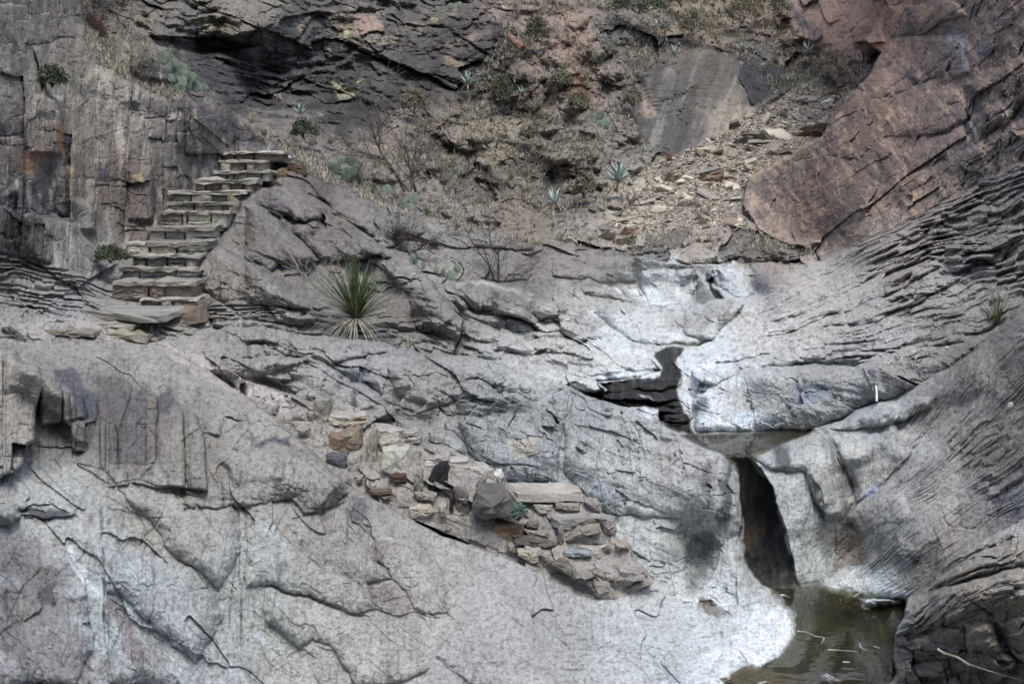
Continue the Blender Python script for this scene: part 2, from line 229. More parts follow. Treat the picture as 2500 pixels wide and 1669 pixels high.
w = w * (1 - mF) + upsample(depth_field(FRONTP)) * mF
def over(poly, pts, rm, rp, soft=2.0, warp=.8):
    """a rounded shoulder of rock in front of what is behind it"""
    global w
    m = mask(poly, soft, warp); sd = upsample(sdf(poly), UU + WU * warp, VV + WV * warp)
    t = 1 / upsample(depth_field(pts)) + rm * np.exp(-np.maximum(sd, 0) / rp)
    w = w * (1 - m) + m / t
    return m
mSot = over(SOT, SOTP, .35, 14); over(SOT2, SOT2P, .25, 12); over(BOWL, BOWLP, .35, 12); over(PALE, PALEP, .45, 13); mBW = over(BATHW, BATHWP, .35, 12)
mG = over(GPOLY, GP, .35, 16, 2.5)
mMid = over(MIDPOLY, MIDP, .35, 15); over(LOBE, LOBEP, .22, 10); over(LOBE2, LOBE2P, .2, 10)
mC = mask(CHAN, 2.2, 0.5)
w = w * (1 - mC) + upsample(depth_field(CHANP)) * mC; CH0 = 1
mS0 = mask(STAIRX, 3, 0.4)
w = w * (1 - mS0) + upsample(depth_field(STAIRD)) * mS0
for pl_, ya, yb in [([(875, 450), (1100, 440), (1370, 405), (1540, 410), (1545, 480), (1400, 540), (1200, 512), (900, 548), (960, 510)], 14.35, 14.0), ([(880, 572), (1000, 582), (1250, 602), (1560, 600), (1640, 665), (1600, 690), (1380, 642), (1100, 655)], 13.95, 13.75), ([(1375, 688), (1500, 690), (1640, 690), (1655, 745), (1600, 800), (1380, 760)], 13.75, 13.6)]:
    P_ = T11(*pl_); us = [p[0] for p in P_]; vs = [p[1] for p in P_]; over(P_, [(min(us), min(vs), ya), (max(us), min(vs), ya + .1), (min(us), max(vs), yb), (max(us), max(vs), yb + .1), ((min(us) + max(us)) / 2, (min(vs) + max(vs)) / 2, (ya + yb) / 2)], .2, 6, 1.6, .8)
mFo = mask(FORE, 2.0, 0.6)
wFo = upsample(depth_field(FOREP)); sF = upsample(sdf(FORE)); band = sstep(-45, -15, sF) * (VV > 1180) * (UU < 1880)
w = w * (1 - band) + np.minimum(w, wFo * .996) * band
tFo = 1 / wFo + .22 * np.exp(-np.maximum(sF, 0) / 14) * sstep(700, 560, UU); w = w * (1 - mFo) + mFo / tFo
dX, dY, dZ = rayd(UU, VV)
def block(pl, Yt, Yb, soft=1.3, warp=.35, rm=.05):
    P_ = tile(0, 800, pl); us = [p[0] for p in P_]; vs = [p[1] for p in P_]; u0, u1, v0, v1 = min(us), max(us), min(vs), max(vs)
    over(P_, [(u0, v0, Yt), (u1, v0, Yt + .04), (u0, v1, Yb), (u1, v1, Yb + .05), ((u0 + u1) / 2, (v0 + v1) / 2, (Yt + Yb) / 2 - .02)], rm, 4, soft, warp)
block([(960, 860), (1060, 570), (1160, 540), (1280, 560), (1290, 690), (1290, 1080), (1140, 1250), (1040, 1260), (965, 1160)], 10.75, 10.2)
block([(1290, 690), (1410, 680), (1500, 690), (1520, 1300), (1280, 1290), (1140, 1250), (1270, 1100)], 10.75, 10.1); block([(1500, 700), (1600, 710), (1670, 900), (1680, 1080), (1700, 1330), (1520, 1305)], 10.9, 10.2)
block([(690, 780), (790, 765), (820, 790), (820, 1160), (700, 1130), (600, 1110), (690, 1010)], 10.65, 10.2); block([(820, 775), (870, 770), (875, 950), (860, 1180), (820, 1160)], 10.6, 10.15); block([(870, 780), (940, 795), (960, 870), (965, 1160), (1040, 1170), (1040, 1260), (940, 1290), (860, 1180)], 10.55, 10.05)
block([(575, 530), (690, 590), (690, 650), (720, 700), (720, 740), (790, 735), (790, 765), (700, 780), (710, 1010), (590, 1010), (572, 800)], 10.8, 10.3); block([(515, 525), (570, 530), (572, 800), (515, 765)], 10.6, 10.35, warp=.1)
block([(330, 480), (410, 400), (430, 450), (490, 470), (515, 520), (510, 765), (460, 780), (320, 800)], 10.6, 10.35, warp=.2); block([(-900, 150), (0, 160), (130, 180), (180, 270), (320, 315), (340, 480), (290, 650), (280, 930), (210, 960), (190, 1110), (130, 1180), (40, 1200), (0, 1230), (-900, 1300)], 10.3, 9.55, rm=.08)
block([(100, 940), (205, 955), (190, 1110), (130, 1180), (90, 1160)], 10.0, 9.75)
mP = mask(POOL, 16, 1.2, 6)
w = w * (1 - mP) + mP * np.clip(dZ / (-0.04 - CZ), 1 / 60, 1)
mH = mask(HPOLY, 1.8, 0.8)
w = w * (1 - mH) + upsample(depth_field(HP)) * mH
mP = mP * (1 - mH)
T = 1.0 / w
T0 = T.copy()
mBack = (1 - mF) * (1 - mH) * (1 - mFo)
mRest = 1 - mBack

# world coordinates (before relief) used by the rock noise
X = (dX * T).astype(np.float32); Y = (dY * T).astype(np.float32); Z = (CZ + dZ * T).astype(np.float32)
PXM = (T / F).astype(np.float32)          # metres per sight pixel
A_ = lambda poly, soft=25, warp=1.0: mask(poly, soft, warp)

# ---------------------------------------------------------------- relief
OFF = np.zeros_like(T)                     # metres, positive = away
calm = np.clip(mP + mC * 0.35, 0, 1)
# zones
Z_WALL = A_([(1820, 420), (2000, 330), (2060, 200), (2140, 120), (2200, -400), (4000, -400), (4000, 300), (2500, 400), (2290, 498), (2098, 591), (2005, 640), (1900, 590), (1830, 540)], 18)
Z_STRATA = A_([(2005, 640), (2098, 591), (2290, 498), (2500, 400), (4000, 300), (4000, 900), (2500, 745), (2380, 850), (2250, 880), (2100, 890), (1900, 880), (1700, 910), (1680, 870), (1750, 790), (1900, 700)], 16)
Z_BASIN = A_([(1300, 600), (1500, 640), (1880, 650), (1900, 720), (1760, 800), (1670, 860), (1660, 960), (1900, 1060), (1700, 1050), (1480, 950), (1300, 930), (1000, 880), (1150, 760), (1300, 740)], 30)
Z_LEFT = A_([(-1300, -900), (205, -200), (205, 0), (330, 118), (540, 248), (740, 400), (560, 420), (470, 470), (380, 560), (290, 640), (270, 690), (100, 640), (0, 600), (-1300, 600)], 20)
Z_BLOCK = A_([(-1300, 860), (0, 870), (110, 900), (200, 960), (300, 950), (400, 950), (480, 1000), (510, 1100), (490, 1200), (280, 1190), (180, 1130), (60, 1150), (0, 1180), (-1300, 1200)], 14)
Z_G = mG * (1 - mH) * (1 - mP) * A_([(2560, 700), (2400, 830), (2250, 930), (2150, 975), (2200, 1060), (2240, 1130), (2180, 1210), (2050, 1285), (2000, 1350), (2200, 1470), (2300, 1600), (4000, 1700), (4000, 600)], 20)
Z_H = mH
Z_SLAB = mFo * (1 - mP) * (1 - Z_BLOCK)
Z_CLIFF = mBack * A_([(330, -900), (330, 100), (430, 150), (600, 300), (800, 330), (940, 400), (1000, 320), (1130, 240), (1200, 120), (1250, 0), (1300, -900)], 20)
Z_SLABB = mBack * A_([(1560, 190), (1700, 115), (1790, 150), (1850, 180), (1960, 190), (1830, 270), (1760, 330), (1640, 385), (1590, 360), (1545, 280)], 10)
Z_SCREE = mBack * A_([(1990, 190), (2060, 240), (2010, 330), (1830, 440), (1810, 520), (1850, 560), (1700, 560), (1560, 570), (1480, 600), (1460, 560), (1560, 480), (1600, 440), (1520, 430), (1640, 385), (1760, 330), (1880, 250)], 8)
Z_TOPR = mBack * A_([(1900, -400), (1900, 0), (1960, 90), (2060, 130), (2160, 120), (2200, -400)], 20)
Z_SLOPE = np.clip(mBack - Z_CLIFF - Z_SLABB - Z_SCREE - Z_TOPR, 0, 1)
print('noise')
n1 = fbm(X * 0.9, Y * 0.9, Z * 0.9, 5, 0.5, 100)
n2 = fbm(X * 5, Y * 5, Z * 5, 5, 0.58, 120)
OFF += n1 * (0.10 + 0.25 * Z_CLIFF + 0.3 * Z_SLOPE + 0.12 * Z_LEFT) * (1 - calm)
OFF += n2 * (0.02 + 0.028 * mBack + 0.012 * Z_LEFT - 0.006 * Z_BASIN - 0.008 * Z_SLAB) * (1 - calm * 0.9)
# ridged, scaly relief
def ridged(s, ax, ay, az, seed, o=3):
    r = 0; a = 1; tt = 0
    x, y, z = X * s * ax, Y * s * ay, Z * s * az
    for i in range(o):
        r = r + a * (1 - np.abs(vn(x, y, z, seed + i)) * 2); tt += a; a *= 0.55; x = x * 2.1; y = y * 2.1; z = z * 2.1
    return r / tt
rd = ridged(1.6, 1, 1, 2.2, 200, 4)
OFF -= rd * (0.015 + 0.12 * Z_SLOPE + 0.12 * Z_CLIFF) * (1 - calm)

def facets(zone, su, sv, ang, amp, tilt, crack, seed, warp=0.25, scalew=True):
    """blocky joints: cells with their own step and tilt, separated by grooves"""
    idx = np.nonzero(zone > 0.02)
    if len(idx[0]) == 0: return None
    c, s = math.cos(ang), math.sin(ang)
    m = PXM[idx] if scalew else 0.005
    # metric coordinates on the sight plane
    m0 = float(np.median(PXM[idx])); a = (UU[idx] - 1250) * m0; b = (VV[idx] - 834) * m0
    x = (a * c + b * s) / su; y = (-a * s + b * c) / sv
    x = x + warp * vn2(x * 1.7, y * 1.7, seed + 9) + warp * .3 * vn2(x * 6, y * 6, seed + 8); y = y + warp * vn2(x * 1.7 + 7, y * 1.7, seed + 10) + warp * .3 * vn2(x * 6, y * 6 + 9, seed + 7)
    e, ra, rb, rc, lx, ly = voro(x, y, seed)
    o = (ra - .5) * amp + (lx * (rb - .5) + ly * (rc - .3)) * tilt
    g = np.exp(-(e / 0.045) ** 2) * crack * (ra > 0.35)
    OFF[idx] += (o + g) * zone[idx]
    r = np.zeros(T.shape, np.float32); r[idx] = ra
    k = np.zeros(T.shape, np.float32); k[idx] = np.exp(-(e / 0.03) ** 2) * zone[idx]
    return r, k
def blocks(zone, su, sv, ang, amp, tilt, crack, seed, warp=0.12, skew=0.0):
    """rectangular joint blocks: columns of random width broken at random heights"""
    idx = np.nonzero(zone > 0.02); r = np.zeros(T.shape, np.float32)
    if len(idx[0]) == 0: return r
    c, s = math.cos(ang), math.sin(ang)
    m0 = float(np.median(PXM[idx])); a = (UU[idx] - 1250) * m0; b = (VV[idx] - 834) * m0
    x = (a * c + b * s) / su; y = (-a * s + b * c) / sv; x = x + skew * y
    x = x + warp * vn2(x * .9, y * .9, seed + 9) + warp * .25 * vn2(x * 5, y * 5, seed + 8) + .8 * vn2(x * .31, x * 0, seed + 6)
    cx = np.floor(x); ix = cx.astype(np.int32).view(M32); z0 = np.zeros(len(x), M32)
    y = y + 3 * _hf(ix, z0, z0, seed) ; y = y * (0.6 + .8 * _hf(ix, z0, z0, seed + 1)) + warp * vn2(x * .9 + 7, y * 1.2, seed + 10) + warp * .3 * vn2(x * 6, y * 6 + 9, seed + 7)
    cy = np.floor(y); iy = cy.astype(np.int32).view(M32)
    ra = _hf(ix, iy, z0, seed + 3); rb = _hf(ix, iy, z0, seed + 4); rc = _hf(ix, iy, z0, seed + 5)
    fx = x - cx; fy = y - cy
    e = np.minimum(np.minimum(fx, 1 - fx) * su, np.minimum(fy, 1 - fy) * sv) / max(1e-6, min(su, sv))
    o = (ra - .5) * amp + ((fx - .5) * (rb - .5) + (fy - .5) * (rc - .35)) * tilt
    OFF[idx] += (o + np.exp(-(e / 0.06) ** 2) * crack) * zone[idx]
    r[idx] = ra; return r
# soft water-worn swells and fine bedding that run down the rock
def swell(zone, ang, L1, W1, amp, fine, seed):
    idx = np.nonzero(zone > .02); c, s_ = math.cos(ang), math.sin(ang); u = UU[idx]; v = VV[idx]; z = zone[idx]
    ru = u * c + v * s_; rv = -u * s_ + v * c; k = PXM[idx] / .0034
    h = fbm2(ru / L1, rv / W1, 3, .5, seed); OFF[idx] += h * amp * z * k
    q = rv + 14 * vn2(ru / 170, rv / 60, seed + 4)
    f = 1 - 2 * np.abs(fbm2(ru / 150, q / 9, 3, .6, seed + 5)); OFF[idx] -= f * fine * z * k * sstep(-.5, .3, vn2(ru / 120, rv / 60, seed + 6))
swell(Z_SLAB, .80, 520, 130, .13, .006, 1000)
swell(mMid * (1 - mFo) * (1 - mC), .35, 420, 95, .10, .006, 1010)
swell(mSot * (1 - mMid) * (1 - mFo) + 0, .55, 380, 80, .12, .008, 1020)
swell(mG * (1 - mH) * (1 - mP), -.55, 400, 80, .10, .0, 1030)
swell(Z_BASIN * (1 - mC) * (1 - mMid), .15, 360, 60, .10, .005, 1040)
swell(Z_STRATA, -.45, 420, 60, .10, .012, 1050)
print('facets')
R_wall = blocks(Z_WALL, 1.5, 0.55, -0.62, 0.16, 0.12, 0.0, 300, .2, .35)
blocks(Z_WALL, 0.45, 0.22, -0.55, 0.10, 0.12, 0.02, 305, .3, .4)
facets(Z_WALL, 0.12, 0.32, 0.45, 0.06, 0.10, 0.0, 310); facets(Z_WALL, 0.05, 0.12, 0.4, 0.02, 0.04, 0.0, 312)
R_left = blocks(Z_LEFT, 0.55, 1.0, 0.03, 0.34, 0.22, 0.03, 320, 0.10)
blocks(Z_LEFT, 0.16, 0.34, 0.03, 0.09, 0.10, 0.02, 330, 0.15)
facets(Z_LEFT, 0.06, 0.14, 0.0, 0.025, 0.03, 0.0, 335, 0.2)
R_cliff = blocks(Z_CLIFF, 2.6, 1.0, 0.42, 0.7, 0.5, 0.05, 340, .25, .3)
blocks(Z_CLIFF, 0.7, 0.28, 0.38, 0.14, 0.16, 0.03, 345, .3, .3)
facets(Z_CLIFF, 0.3, 0.12, 0.3, 0.06, 0.10, 0.0, 350)
R_slope = facets(Z_SLOPE, 1.1, 0.8, 0.5, 0.5, 0.7, 0.02, 360)[0]
facets(Z_SLOPE, 0.2, 0.13, 0.4, 0.12, 0.16, 0.02, 370)
facets(Z_SCREE, 0.25, 0.10, -0.1, 0.05, 0.08, 0.02, 380)
blocks(Z_TOPR, 0.9, 1.3, -0.55, 0.4, 0.3, 0.05, 385, .15, .3)
R_block = blocks(Z_BLOCK, 0.24, 0.55, 0.0, 0.06, 0.06, 0.015, 390, 0.06)
blocks(Z_BLOCK, 0.09, 0.24, 0.0, 0.02, 0.02, 0.006, 392, 0.14)
R_h = blocks(Z_H * A_([(2180, 1540), (2240, 1500), (2350, 1480), (2500, 1440), (4000, 1400), (4000, 3200), (2100, 3200)], 10), 0.46, 0.5, 0.12, 0.05, 0.06, 0.006, 395, 0.10)
R_mid = facets(mRest * (1 - mFo) * (1 - mG) * (1 - mC) * (1 - Z_STRATA) * (1 - Z_WALL) * (1 - Z_LEFT) * (1 - mP), 1.3, 0.5, 0.5, 0.16, 0.26, 0.0, 400, 0.4)[0]
facets(mRest * (1 - mFo) * (1 - mG) * (1 - mC) * (1 - Z_STRATA) * (1 - Z_WALL) * (1 - Z_LEFT) * (1 - mP), .35, 0.13, 0.35, 0.035, 0.06, 0.0, 405, 0.4)
facets(Z_SLAB, 1.2, 0.6, 0.8, 0.05, 0.10, 0.0, 410, 0.5); facets(Z_SLAB, .3, 0.12, 0.7, 0.012, 0.02, 0.0, 415, 0.5)

def strata(zone, guides, freq, amp, r=0.4, jag=0.25, seed=500, along=0.03, bw=None, under=1.0):
    """bedding: guides = list of (S value, polyline); ledges follow the lines of equal S (S grows downwards)"""
    pts, vals = [], []
    for s, pl in guides:
        for (x0, y0), (x1, y1) in zip(pl[:-1], pl[1:]):
            n = max(1, int(math.hypot(x1 - x0, y1 - y0) / 90))
            for i in range(n): pts.append((x0 + (x1 - x0) * i / n, y0 + (y1 - y0) * i / n)); vals.append(s)
        pts.append(pl[-1]); vals.append(s)
    S = upsample(tps(pts, vals, 1e-2))
    idx = np.nonzero(zone > 0.02)
    s = S[idx] * freq; u = UU[idx]; v = VV[idx]
    s = s + 0.9 * vn2(s * 0.45, u * along * .12, seed) + jag * .5 * vn2(u * along, v * along, seed + 1) + jag * .2 * vn2(u * along * 3.1, v * along * 3.1, seed + 2)
    s = s + 1.1 * vn2(u * .0045 + 3, v * .008, seed + 12) + .35 * vn2(u * .018, v * .02, seed + 13)
    # blocky jogs
    jb = _hf(np.floor(u * along * 1.1 + 0.5 * vn2(u * .02, v * .02, seed + 5) + np.floor(s) * .37).astype(np.int32).view(M32), np.floor(s).astype(np.int32).view(M32), np.zeros(len(u), M32), seed + 3)
    s = s + (jb - .5) * jag * 2.0
    k = np.floor(s); fr = s - k
    kk = k.astype(np.float64)
    am = 0.25 + 0.75 * (vn2(kk * 3.7 + .3, u * along * 0.6 + kk * 9, seed + 4) * .5 + .5) * 1.6
    am = am * (.55 + .45 * sstep(-.35, .3, vn2(u * .011 + seed, v * .02, seed + 6)))
    prof = np.where(fr < r, 1 - fr / r, (fr - r) / (1 - r) * under)
    OFF[idx] += (prof - .5) * amp * am * zone[idx]
    o = np.zeros(T.shape, np.float32); o[idx] = fr
    return o
print('bulges')
def bulge(f, pl, dT, rp=14, soft=3, warp=1.2, hid=None):
    P_ = f(*pl); us = [p[0] for p in P_]; vs = [p[1] for p in P_]
    i0, i1 = np.searchsorted(AU, [min(us) - 12, max(us) + 12]); j0, j1 = np.searchsorted(AV, [min(vs) - 12, max(vs) + 12]); sl = (slice(j0, j1), slice(i0, i1))
    sd = sdf(P_, UU[sl] + WU[sl] * warp, VV[sl] + WV[sl] * warp)
    o = dT * (1 - np.exp(-np.maximum(sd, 0) / rp)) + dT * .25 * sstep(-1.5, 1.5, sd)
    OFF[sl] -= o * (hid[sl] if hid is not None else 1)
hM = mMid * (1 - mFo) * (1 - mS0); hF = mFo * (1 - mP); hS = (1 - mMid) * (1 - mFo) * (1 - mC) * mF; hG = mG * (1 - mP) * (1 - mH) * (1 - mFo) * (1 - mMid)
for pl, d in [(((0, 330), (100, 340), (250, 430), (380, 560), (520, 680), (620, 780), (450, 830), (280, 830), (200, 900), (0, 780)), .30), (((400, 470), (600, 480), (760, 540), (830, 680), (960, 760), (900, 800), (640, 775), (400, 560)), .28), (((160, 180), (370, 200), (560, 280), (700, 380), (740, 520), (600, 470), (400, 460), (380, 430), (250, 420), (130, 330)), .25),
              (((480, 0), (620, 60), (800, 150), (950, 250), (1200, 340), (1350, 400), (1480, 500), (1470, 560), (1150, 690), (900, 520), (720, 410), (700, 350), (500, 250)), .35), (((0, 790), (250, 910), (480, 1090), (690, 1180), (460, 1180), (0, 1140)), .25), (((720, 430), (900, 530), (1160, 700), (1190, 740), (960, 740), (900, 640), (780, 560)), .2),
              (((1120, 820), (1500, 960), (1740, 1190), (1780, 1250), (1830, 1400), (1400, 1380), (1350, 1060), (1200, 960)), .25), (((0, 1200), (250, 1230), (460, 1340), (700, 1400), (480, 1395), (0, 1330)), .15), (((1500, 530), (1780, 540), (2200, 590), (2345, 650), (2345, 690), (1800, 690), (1520, 660)), .25), (((1500, 700), (2345, 700), (2345, 900), (2300, 960), (1760, 960), (1560, 900)), .12), (((1800, 960), (2100, 985), (2345, 1090), (2345, 1290), (2080, 1240), (1760, 1180), (1700, 1080)), .25)]:
    bulge(T6, pl, d, 13, hid=hS)
for pl, d in [(((0, 60), (640, 150), (830, 90), (1050, 400), (1080, 540), (1210, 700), (1000, 720), (1080, 970), (870, 990), (500, 850), (150, 770), (0, 760)), .12), (((860, 0), (1000, 0), (1450, 330), (1600, 640), (1660, 1000), (1400, 980), (1210, 690), (1090, 540), (1060, 400), (880, 230)), .10), (((150, 790), (500, 870), (870, 1010), (1180, 1060), (1320, 1280), (1500, 1440), (1200, 1568), (900, 1568), (740, 1310), (540, 1200), (420, 1270), (150, 1050)), .12), (((1560, 1340), (1900, 1420), (2100, 1568), (1850, 1568), (1760, 1500)), .08)]:
    bulge(T14, pl, d, 22, hid=hF)
for pl, d in [(((1020, 30), (1300, 0), (1900, 100), (1950, 500), (1800, 800), (1570, 605), (1390, 480), (1200, 200)), .12), (((350, 780), (460, 760), (720, 850), (760, 1300), (600, 1568), (-100, 1568), (-100, 1100), (140, 1070)), .10), (((850, 870), (1160, 1230), (1400, 1400), (1530, 1568), (900, 1568)), .10), (((-100, 80), (80, 90), (150, 130), (170, 210), (110, 260), (-100, 290)), .25), (((820, 470), (1250, 500), (1570, 610), (1830, 1000), (1600, 1400), (1300, 1150), (1000, 850), (860, 830)), .12)]:
    bulge(T13, pl, d, 20, hid=hF)
bulge(T10, ((-480, 1080), (-350, 1010), (0, 960), (300, 940), (480, 1020), (800, 1200), (830, 1340), (640, 1500), (470, 1510), (380, 1400), (0, 1460), (-500, 1480)), .18, 18, hid=hF)
for pl, d in [(((0, 310), (400, 400), (680, 530), (560, 900), (550, 1260), (100, 1260), (-200, 1000), (-300, 600)), .16), (((620, 550), (1100, 680), (1650, 920), (1890, 1050), (1900, 1200), (1860, 1320), (1895, 1568), (1500, 1568), (900, 1500), (620, 1200), (590, 900)), .16)]: bulge(T11, pl, d, 24, hid=hM)
for pl, d in [(((0, 250), (300, 250), (520, 245), (330, 330), (0, 420), (-600, 300), (-600, 200)), .16), (((0, 20), (500, 70), (1140, 110), (1160, 200), (900, 230), (700, 320), (330, 220), (150, 130), (0, 130)), .18), (((1160, 210), (1600, 330), (1900, 330), (1900, 560), (1500, 640), (1250, 560), (1180, 400)), .12), (((1000, 230), (1180, 260), (1160, 420), (1110, 560), (980, 450), (960, 330)), .10)]: bulge(T10, pl, d, 14, hid=hM)
for pl, d in [(((60, 1030), (400, 930), (640, 830), (770, 930), (900, 1200), (960, 1430), (870, 1540), (700, 1568), (540, 1180), (300, 1150)), .20), (((780, 930), (1100, 860), (1500, 880), (1460, 980), (1200, 1280), (1000, 1430), (900, 1200)), .14), (((640, 815), (1000, 665), (1300, 585), (1600, 560), (1600, 650), (1400, 740), (1130, 825), (850, 850)), .25)]: bulge(T12, pl, d, 18, hid=hG)
for pl, d in [(((250, 350), (700, 355), (900, 440), (970, 500), (720, 530), (600, 480)), .12), (((720, 190), (1000, 200), (1400, 310), (1380, 340), (820, 385), (700, 350)), .16), (((1540, 190), (1800, 130), (2345, 130), (2345, 260), (1900, 290), (1600, 360)), .14), (((1560, 370), (1900, 290), (2100, 280), (2080, 350), (1850, 440), (1680, 480)), .14), (((0, 60), (350, 120), (700, 190), (600, 210), (200, 200), (0, 200)), .16)]: bulge(T11, pl, d, 9, hid=hS)
for pl, d in [(((520, 1250), (640, 1240), (740, 1400), (800, 1460), (620, 1470)), .18), (((660, 1240), (840, 1330), (920, 1450), (760, 1420)), .14), (((720, 1000), (900, 1020), (1250, 1140), (900, 1100), (740, 1060)), .2), (((0, 1010), (200, 1010), (420, 1090), (640, 1180), (560, 1240), (350, 1300), (0, 1230)), .22), (((870, 1480), (1000, 1450), (1130, 1500), (980, 1535)), .14), (((1230, 880), (1660, 860), (1650, 1150), (1280, 1150), (1190, 990)), .22), (((1675, 875), (1750, 875), (1850, 1140), (1665, 1140)), .14), (((1850, 870), (2100, 870), (2160, 1060), (2010, 1100), (1900, 1010)), .24), (((760, 740), (1120, 780), (1180, 960), (900, 960), (500, 900), (480, 740)), .18), (((1560, 1180), (1830, 1145), (1960, 1180), (1950, 1320), (1830, 1440), (1560, 1380)), .15)]: bulge(T7, pl, d, 10, hid=mF)
bulge(T7, ((1110, 745), (1330, 550), (1600, 540), (1900, 600), (1560, 680), (1300, 750)), .4, 12); bulge(T7, ((1480, 790), (1700, 710), (1960, 690), (2040, 750), (1900, 810), (1600, 820)), .35, 12); bulge(T7, ((2050, 750), (2200, 650), (2500, 600), (2700, 640), (2500, 780), (2140, 815)), .35, 12)
bulge(T15, ((1650, 330), (1800, 300), (1880, 420), (1850, 600), (1750, 760), (1640, 870), (1580, 800), (1560, 560)), -.13, 34, 14); bulge(T15, ((1700, 900), (1800, 890), (1900, 960), (1980, 1015), (1850, 1010), (1740, 960)), -.08, 10)
hR = mF * (1 - mG) * (1 - mC) * (1 - mFo) * (1 - mH)
for pl, d in [(((0, 1180), (260, 1070), (640, 860), (900, 700), (1100, 640), (900, 800), (600, 1000), (300, 1180), (100, 1300)), .22), (((430, 1120), (800, 960), (1050, 880), (1170, 870), (1000, 980), (700, 1150), (450, 1250), (200, 1330)), .2), (((480, 1250), (900, 1000), (1400, 860), (1700, 760), (1600, 900), (1200, 1080), (800, 1230), (400, 1370)), .22), (((700, 1330), (1200, 1080), (1560, 920), (1900, 900), (1500, 1130), (1100, 1290)), .22),
              (((1650, 780), (1760, 610), (1920, 610), (2030, 650), (1930, 720), (1780, 800)), .25), (((1510, 640), (1640, 430), (1700, 520), (1560, 680)), .2), (((950, 900), (1020, 830), (1110, 820), (1120, 880), (960, 930)), .15), (((1700, 770), (2000, 640), (2345, 480), (2345, 620), (2000, 800), (1750, 900)), .22), (((1300, 560), (1640, 340), (1900, 230), (2000, 300), (1700, 480), (1400, 620)), .2)]: bulge(T8, pl, d, 12, hid=hR)
bulge(T12, ((0, 300), (400, 200), (900, 150), (1500, 80), (1400, 170), (1000, 290), (500, 290), (60, 350)), .2, 10, hid=hR); bulge(T12, ((60, 200), (330, 210), (0, 280), (-200, 290)), .12, 8, hid=hR)
for pl, d in [(((1110, 800), (1250, 790), (1700, 600), (1830, 280), (1500, 300), (1240, 330), (980, 680)), .25), (((1200, 1130), (1700, 1080), (1900, 980), (1840, 720), (1500, 760), (1280, 900)), .22), (((1850, 700), (2100, 560), (2345, 420), (2500, 600), (2240, 1000), (2000, 1100), (1900, 950)), .25), (((700, 1060), (960, 720), (1250, 810), (1260, 1000), (1000, 1300), (740, 1250)), .2), (((1240, 60), (1760, 0), (1880, 140), (1700, 160), (1540, 290), (1250, 300)), .25)]: bulge(T4, pl, d, 12, hid=Z_WALL)
for pl, d in [(((1550, 790), (1760, 620), (2000, 500), (2345, 350), (2500, 330), (2500, 560), (2000, 680), (1760, 755)), .14), (((1390, 960), (1540, 810), (1800, 765), (2345, 615), (2500, 600), (2500, 900), (2000, 950), (1560, 1140), (1290, 1180)), .16), (((1400, 1205), (1560, 1165), (1840, 1075), (1870, 1320), (1700, 1380), (1420, 1380)), .10), (((1865, 1065), (2070, 1045), (2140, 1310), (1885, 1315)), .14), (((2120, 1060), (2500, 1000), (2500, 1300), (2345, 1390), (2200, 1250)), .12), (((1290, 1550), (1330, 1400), (1700, 1390), (2100, 1340), (2300, 1450), (1800, 1500), (1450, 1568)), .1)]: bulge(T16, pl, d, 10, hid=mH)
for k in range(46):    # loose shoulders of bedrock on the far slope
    u_, v_ = RNG.uniform(960, 1560), RNG.uniform(40, 540); r_ = RNG.uniform(22, 70); a0 = RNG.uniform(0, 6.28)
    bulge(lambda *q: list(q), tuple((u_ + math.cos(a0 + i * .9) * r_ * RNG.uniform(.6, 1.1), v_ + math.sin(a0 + i * .9) * r_ * .6 * RNG.uniform(.6, 1.1)) for i in range(7)), RNG.uniform(.25, .6), 9, hid=Z_SLOPE)
print('strata')
SG = [(-1, [(2030, 560), (2290, 410), (2500, 320), (2800, 230)]), (0, [(2009, 639), (2098, 591), (2188, 552), (2290, 498), (2367, 466), (2500, 418), (2900, 300)]),
 (1, [(1870, 745), (1960, 705), (2100, 645), (2250, 580), (2500, 500), (2900, 400)]), (2, [(1740, 830), (1919, 797), (2039, 752), (2158, 698), (2307, 635), (2500, 567), (2900, 500)]),
 (3, [(1690, 872), (1890, 840), (2070, 815), (2248, 770), (2500, 680)]), (3.8, [(1690, 905), (1800, 885), (1950, 875), (2150, 850), (2350, 810), (2500, 740)])]
strata(Z_STRATA * (.4 + .6 * sstep(1850, 2250, UU)), SG, 4.0, 0.19, 0.5, 0.4, 500, 0.016)
strata(Z_STRATA, SG, 11, 0.03, 0.5, 0.5, 520, 0.05)
Z_ST2 = Z_STRATA * A_([(2100, 640), (2200, 560), (2560, 400), (2560, 720), (2350, 720), (2200, 740)], 40)
strata(Z_ST2, SG, 2.6, 0.22, 0.55, 0.5, 530, 0.016)
GG = [(0, [(2060, 1230), (2250, 1060), (2380, 880), (2500, 740)]), (1, [(2070, 1290), (2250, 1160), (2400, 1000), (2500, 900)]), (2, [(2150, 1300), (2300, 1200), (2500, 1050)]), (3, [(2170, 1400), (2300, 1320), (2500, 1200)])]
strata(Z_G, GG, 9, 0.034, 0.5, 0.35, 540, 0.02)
strata(Z_G * A_([(2300, 900), (2560, 740), (2560, 1240), (2400, 1240), (2330, 1100)], 60), GG, 3.0, 0.07, 0.55, 0.35, 550, 0.02)
HG = [(0, [(2200, 1480), (2300, 1360), (2400, 1300), (2500, 1250)]), (1, [(2190, 1530), (2300, 1440), (2400, 1390), (2500, 1350)]), (2, [(2190, 1570), (2300, 1510), (2400, 1470), (2500, 1440)]), (3, [(2190, 1660), (2300, 1630), (2500, 1590)])]
Z_HT = Z_H * A_([(2150, 1560), (2240, 1540), (2330, 1500), (2420, 1480), (2560, 1460), (2600, 1200), (2300, 1300), (2150, 1450)], 10)
strata(Z_HT, HG, 2.6, 0.12, 0.5, 0.4, 560, 0.02)
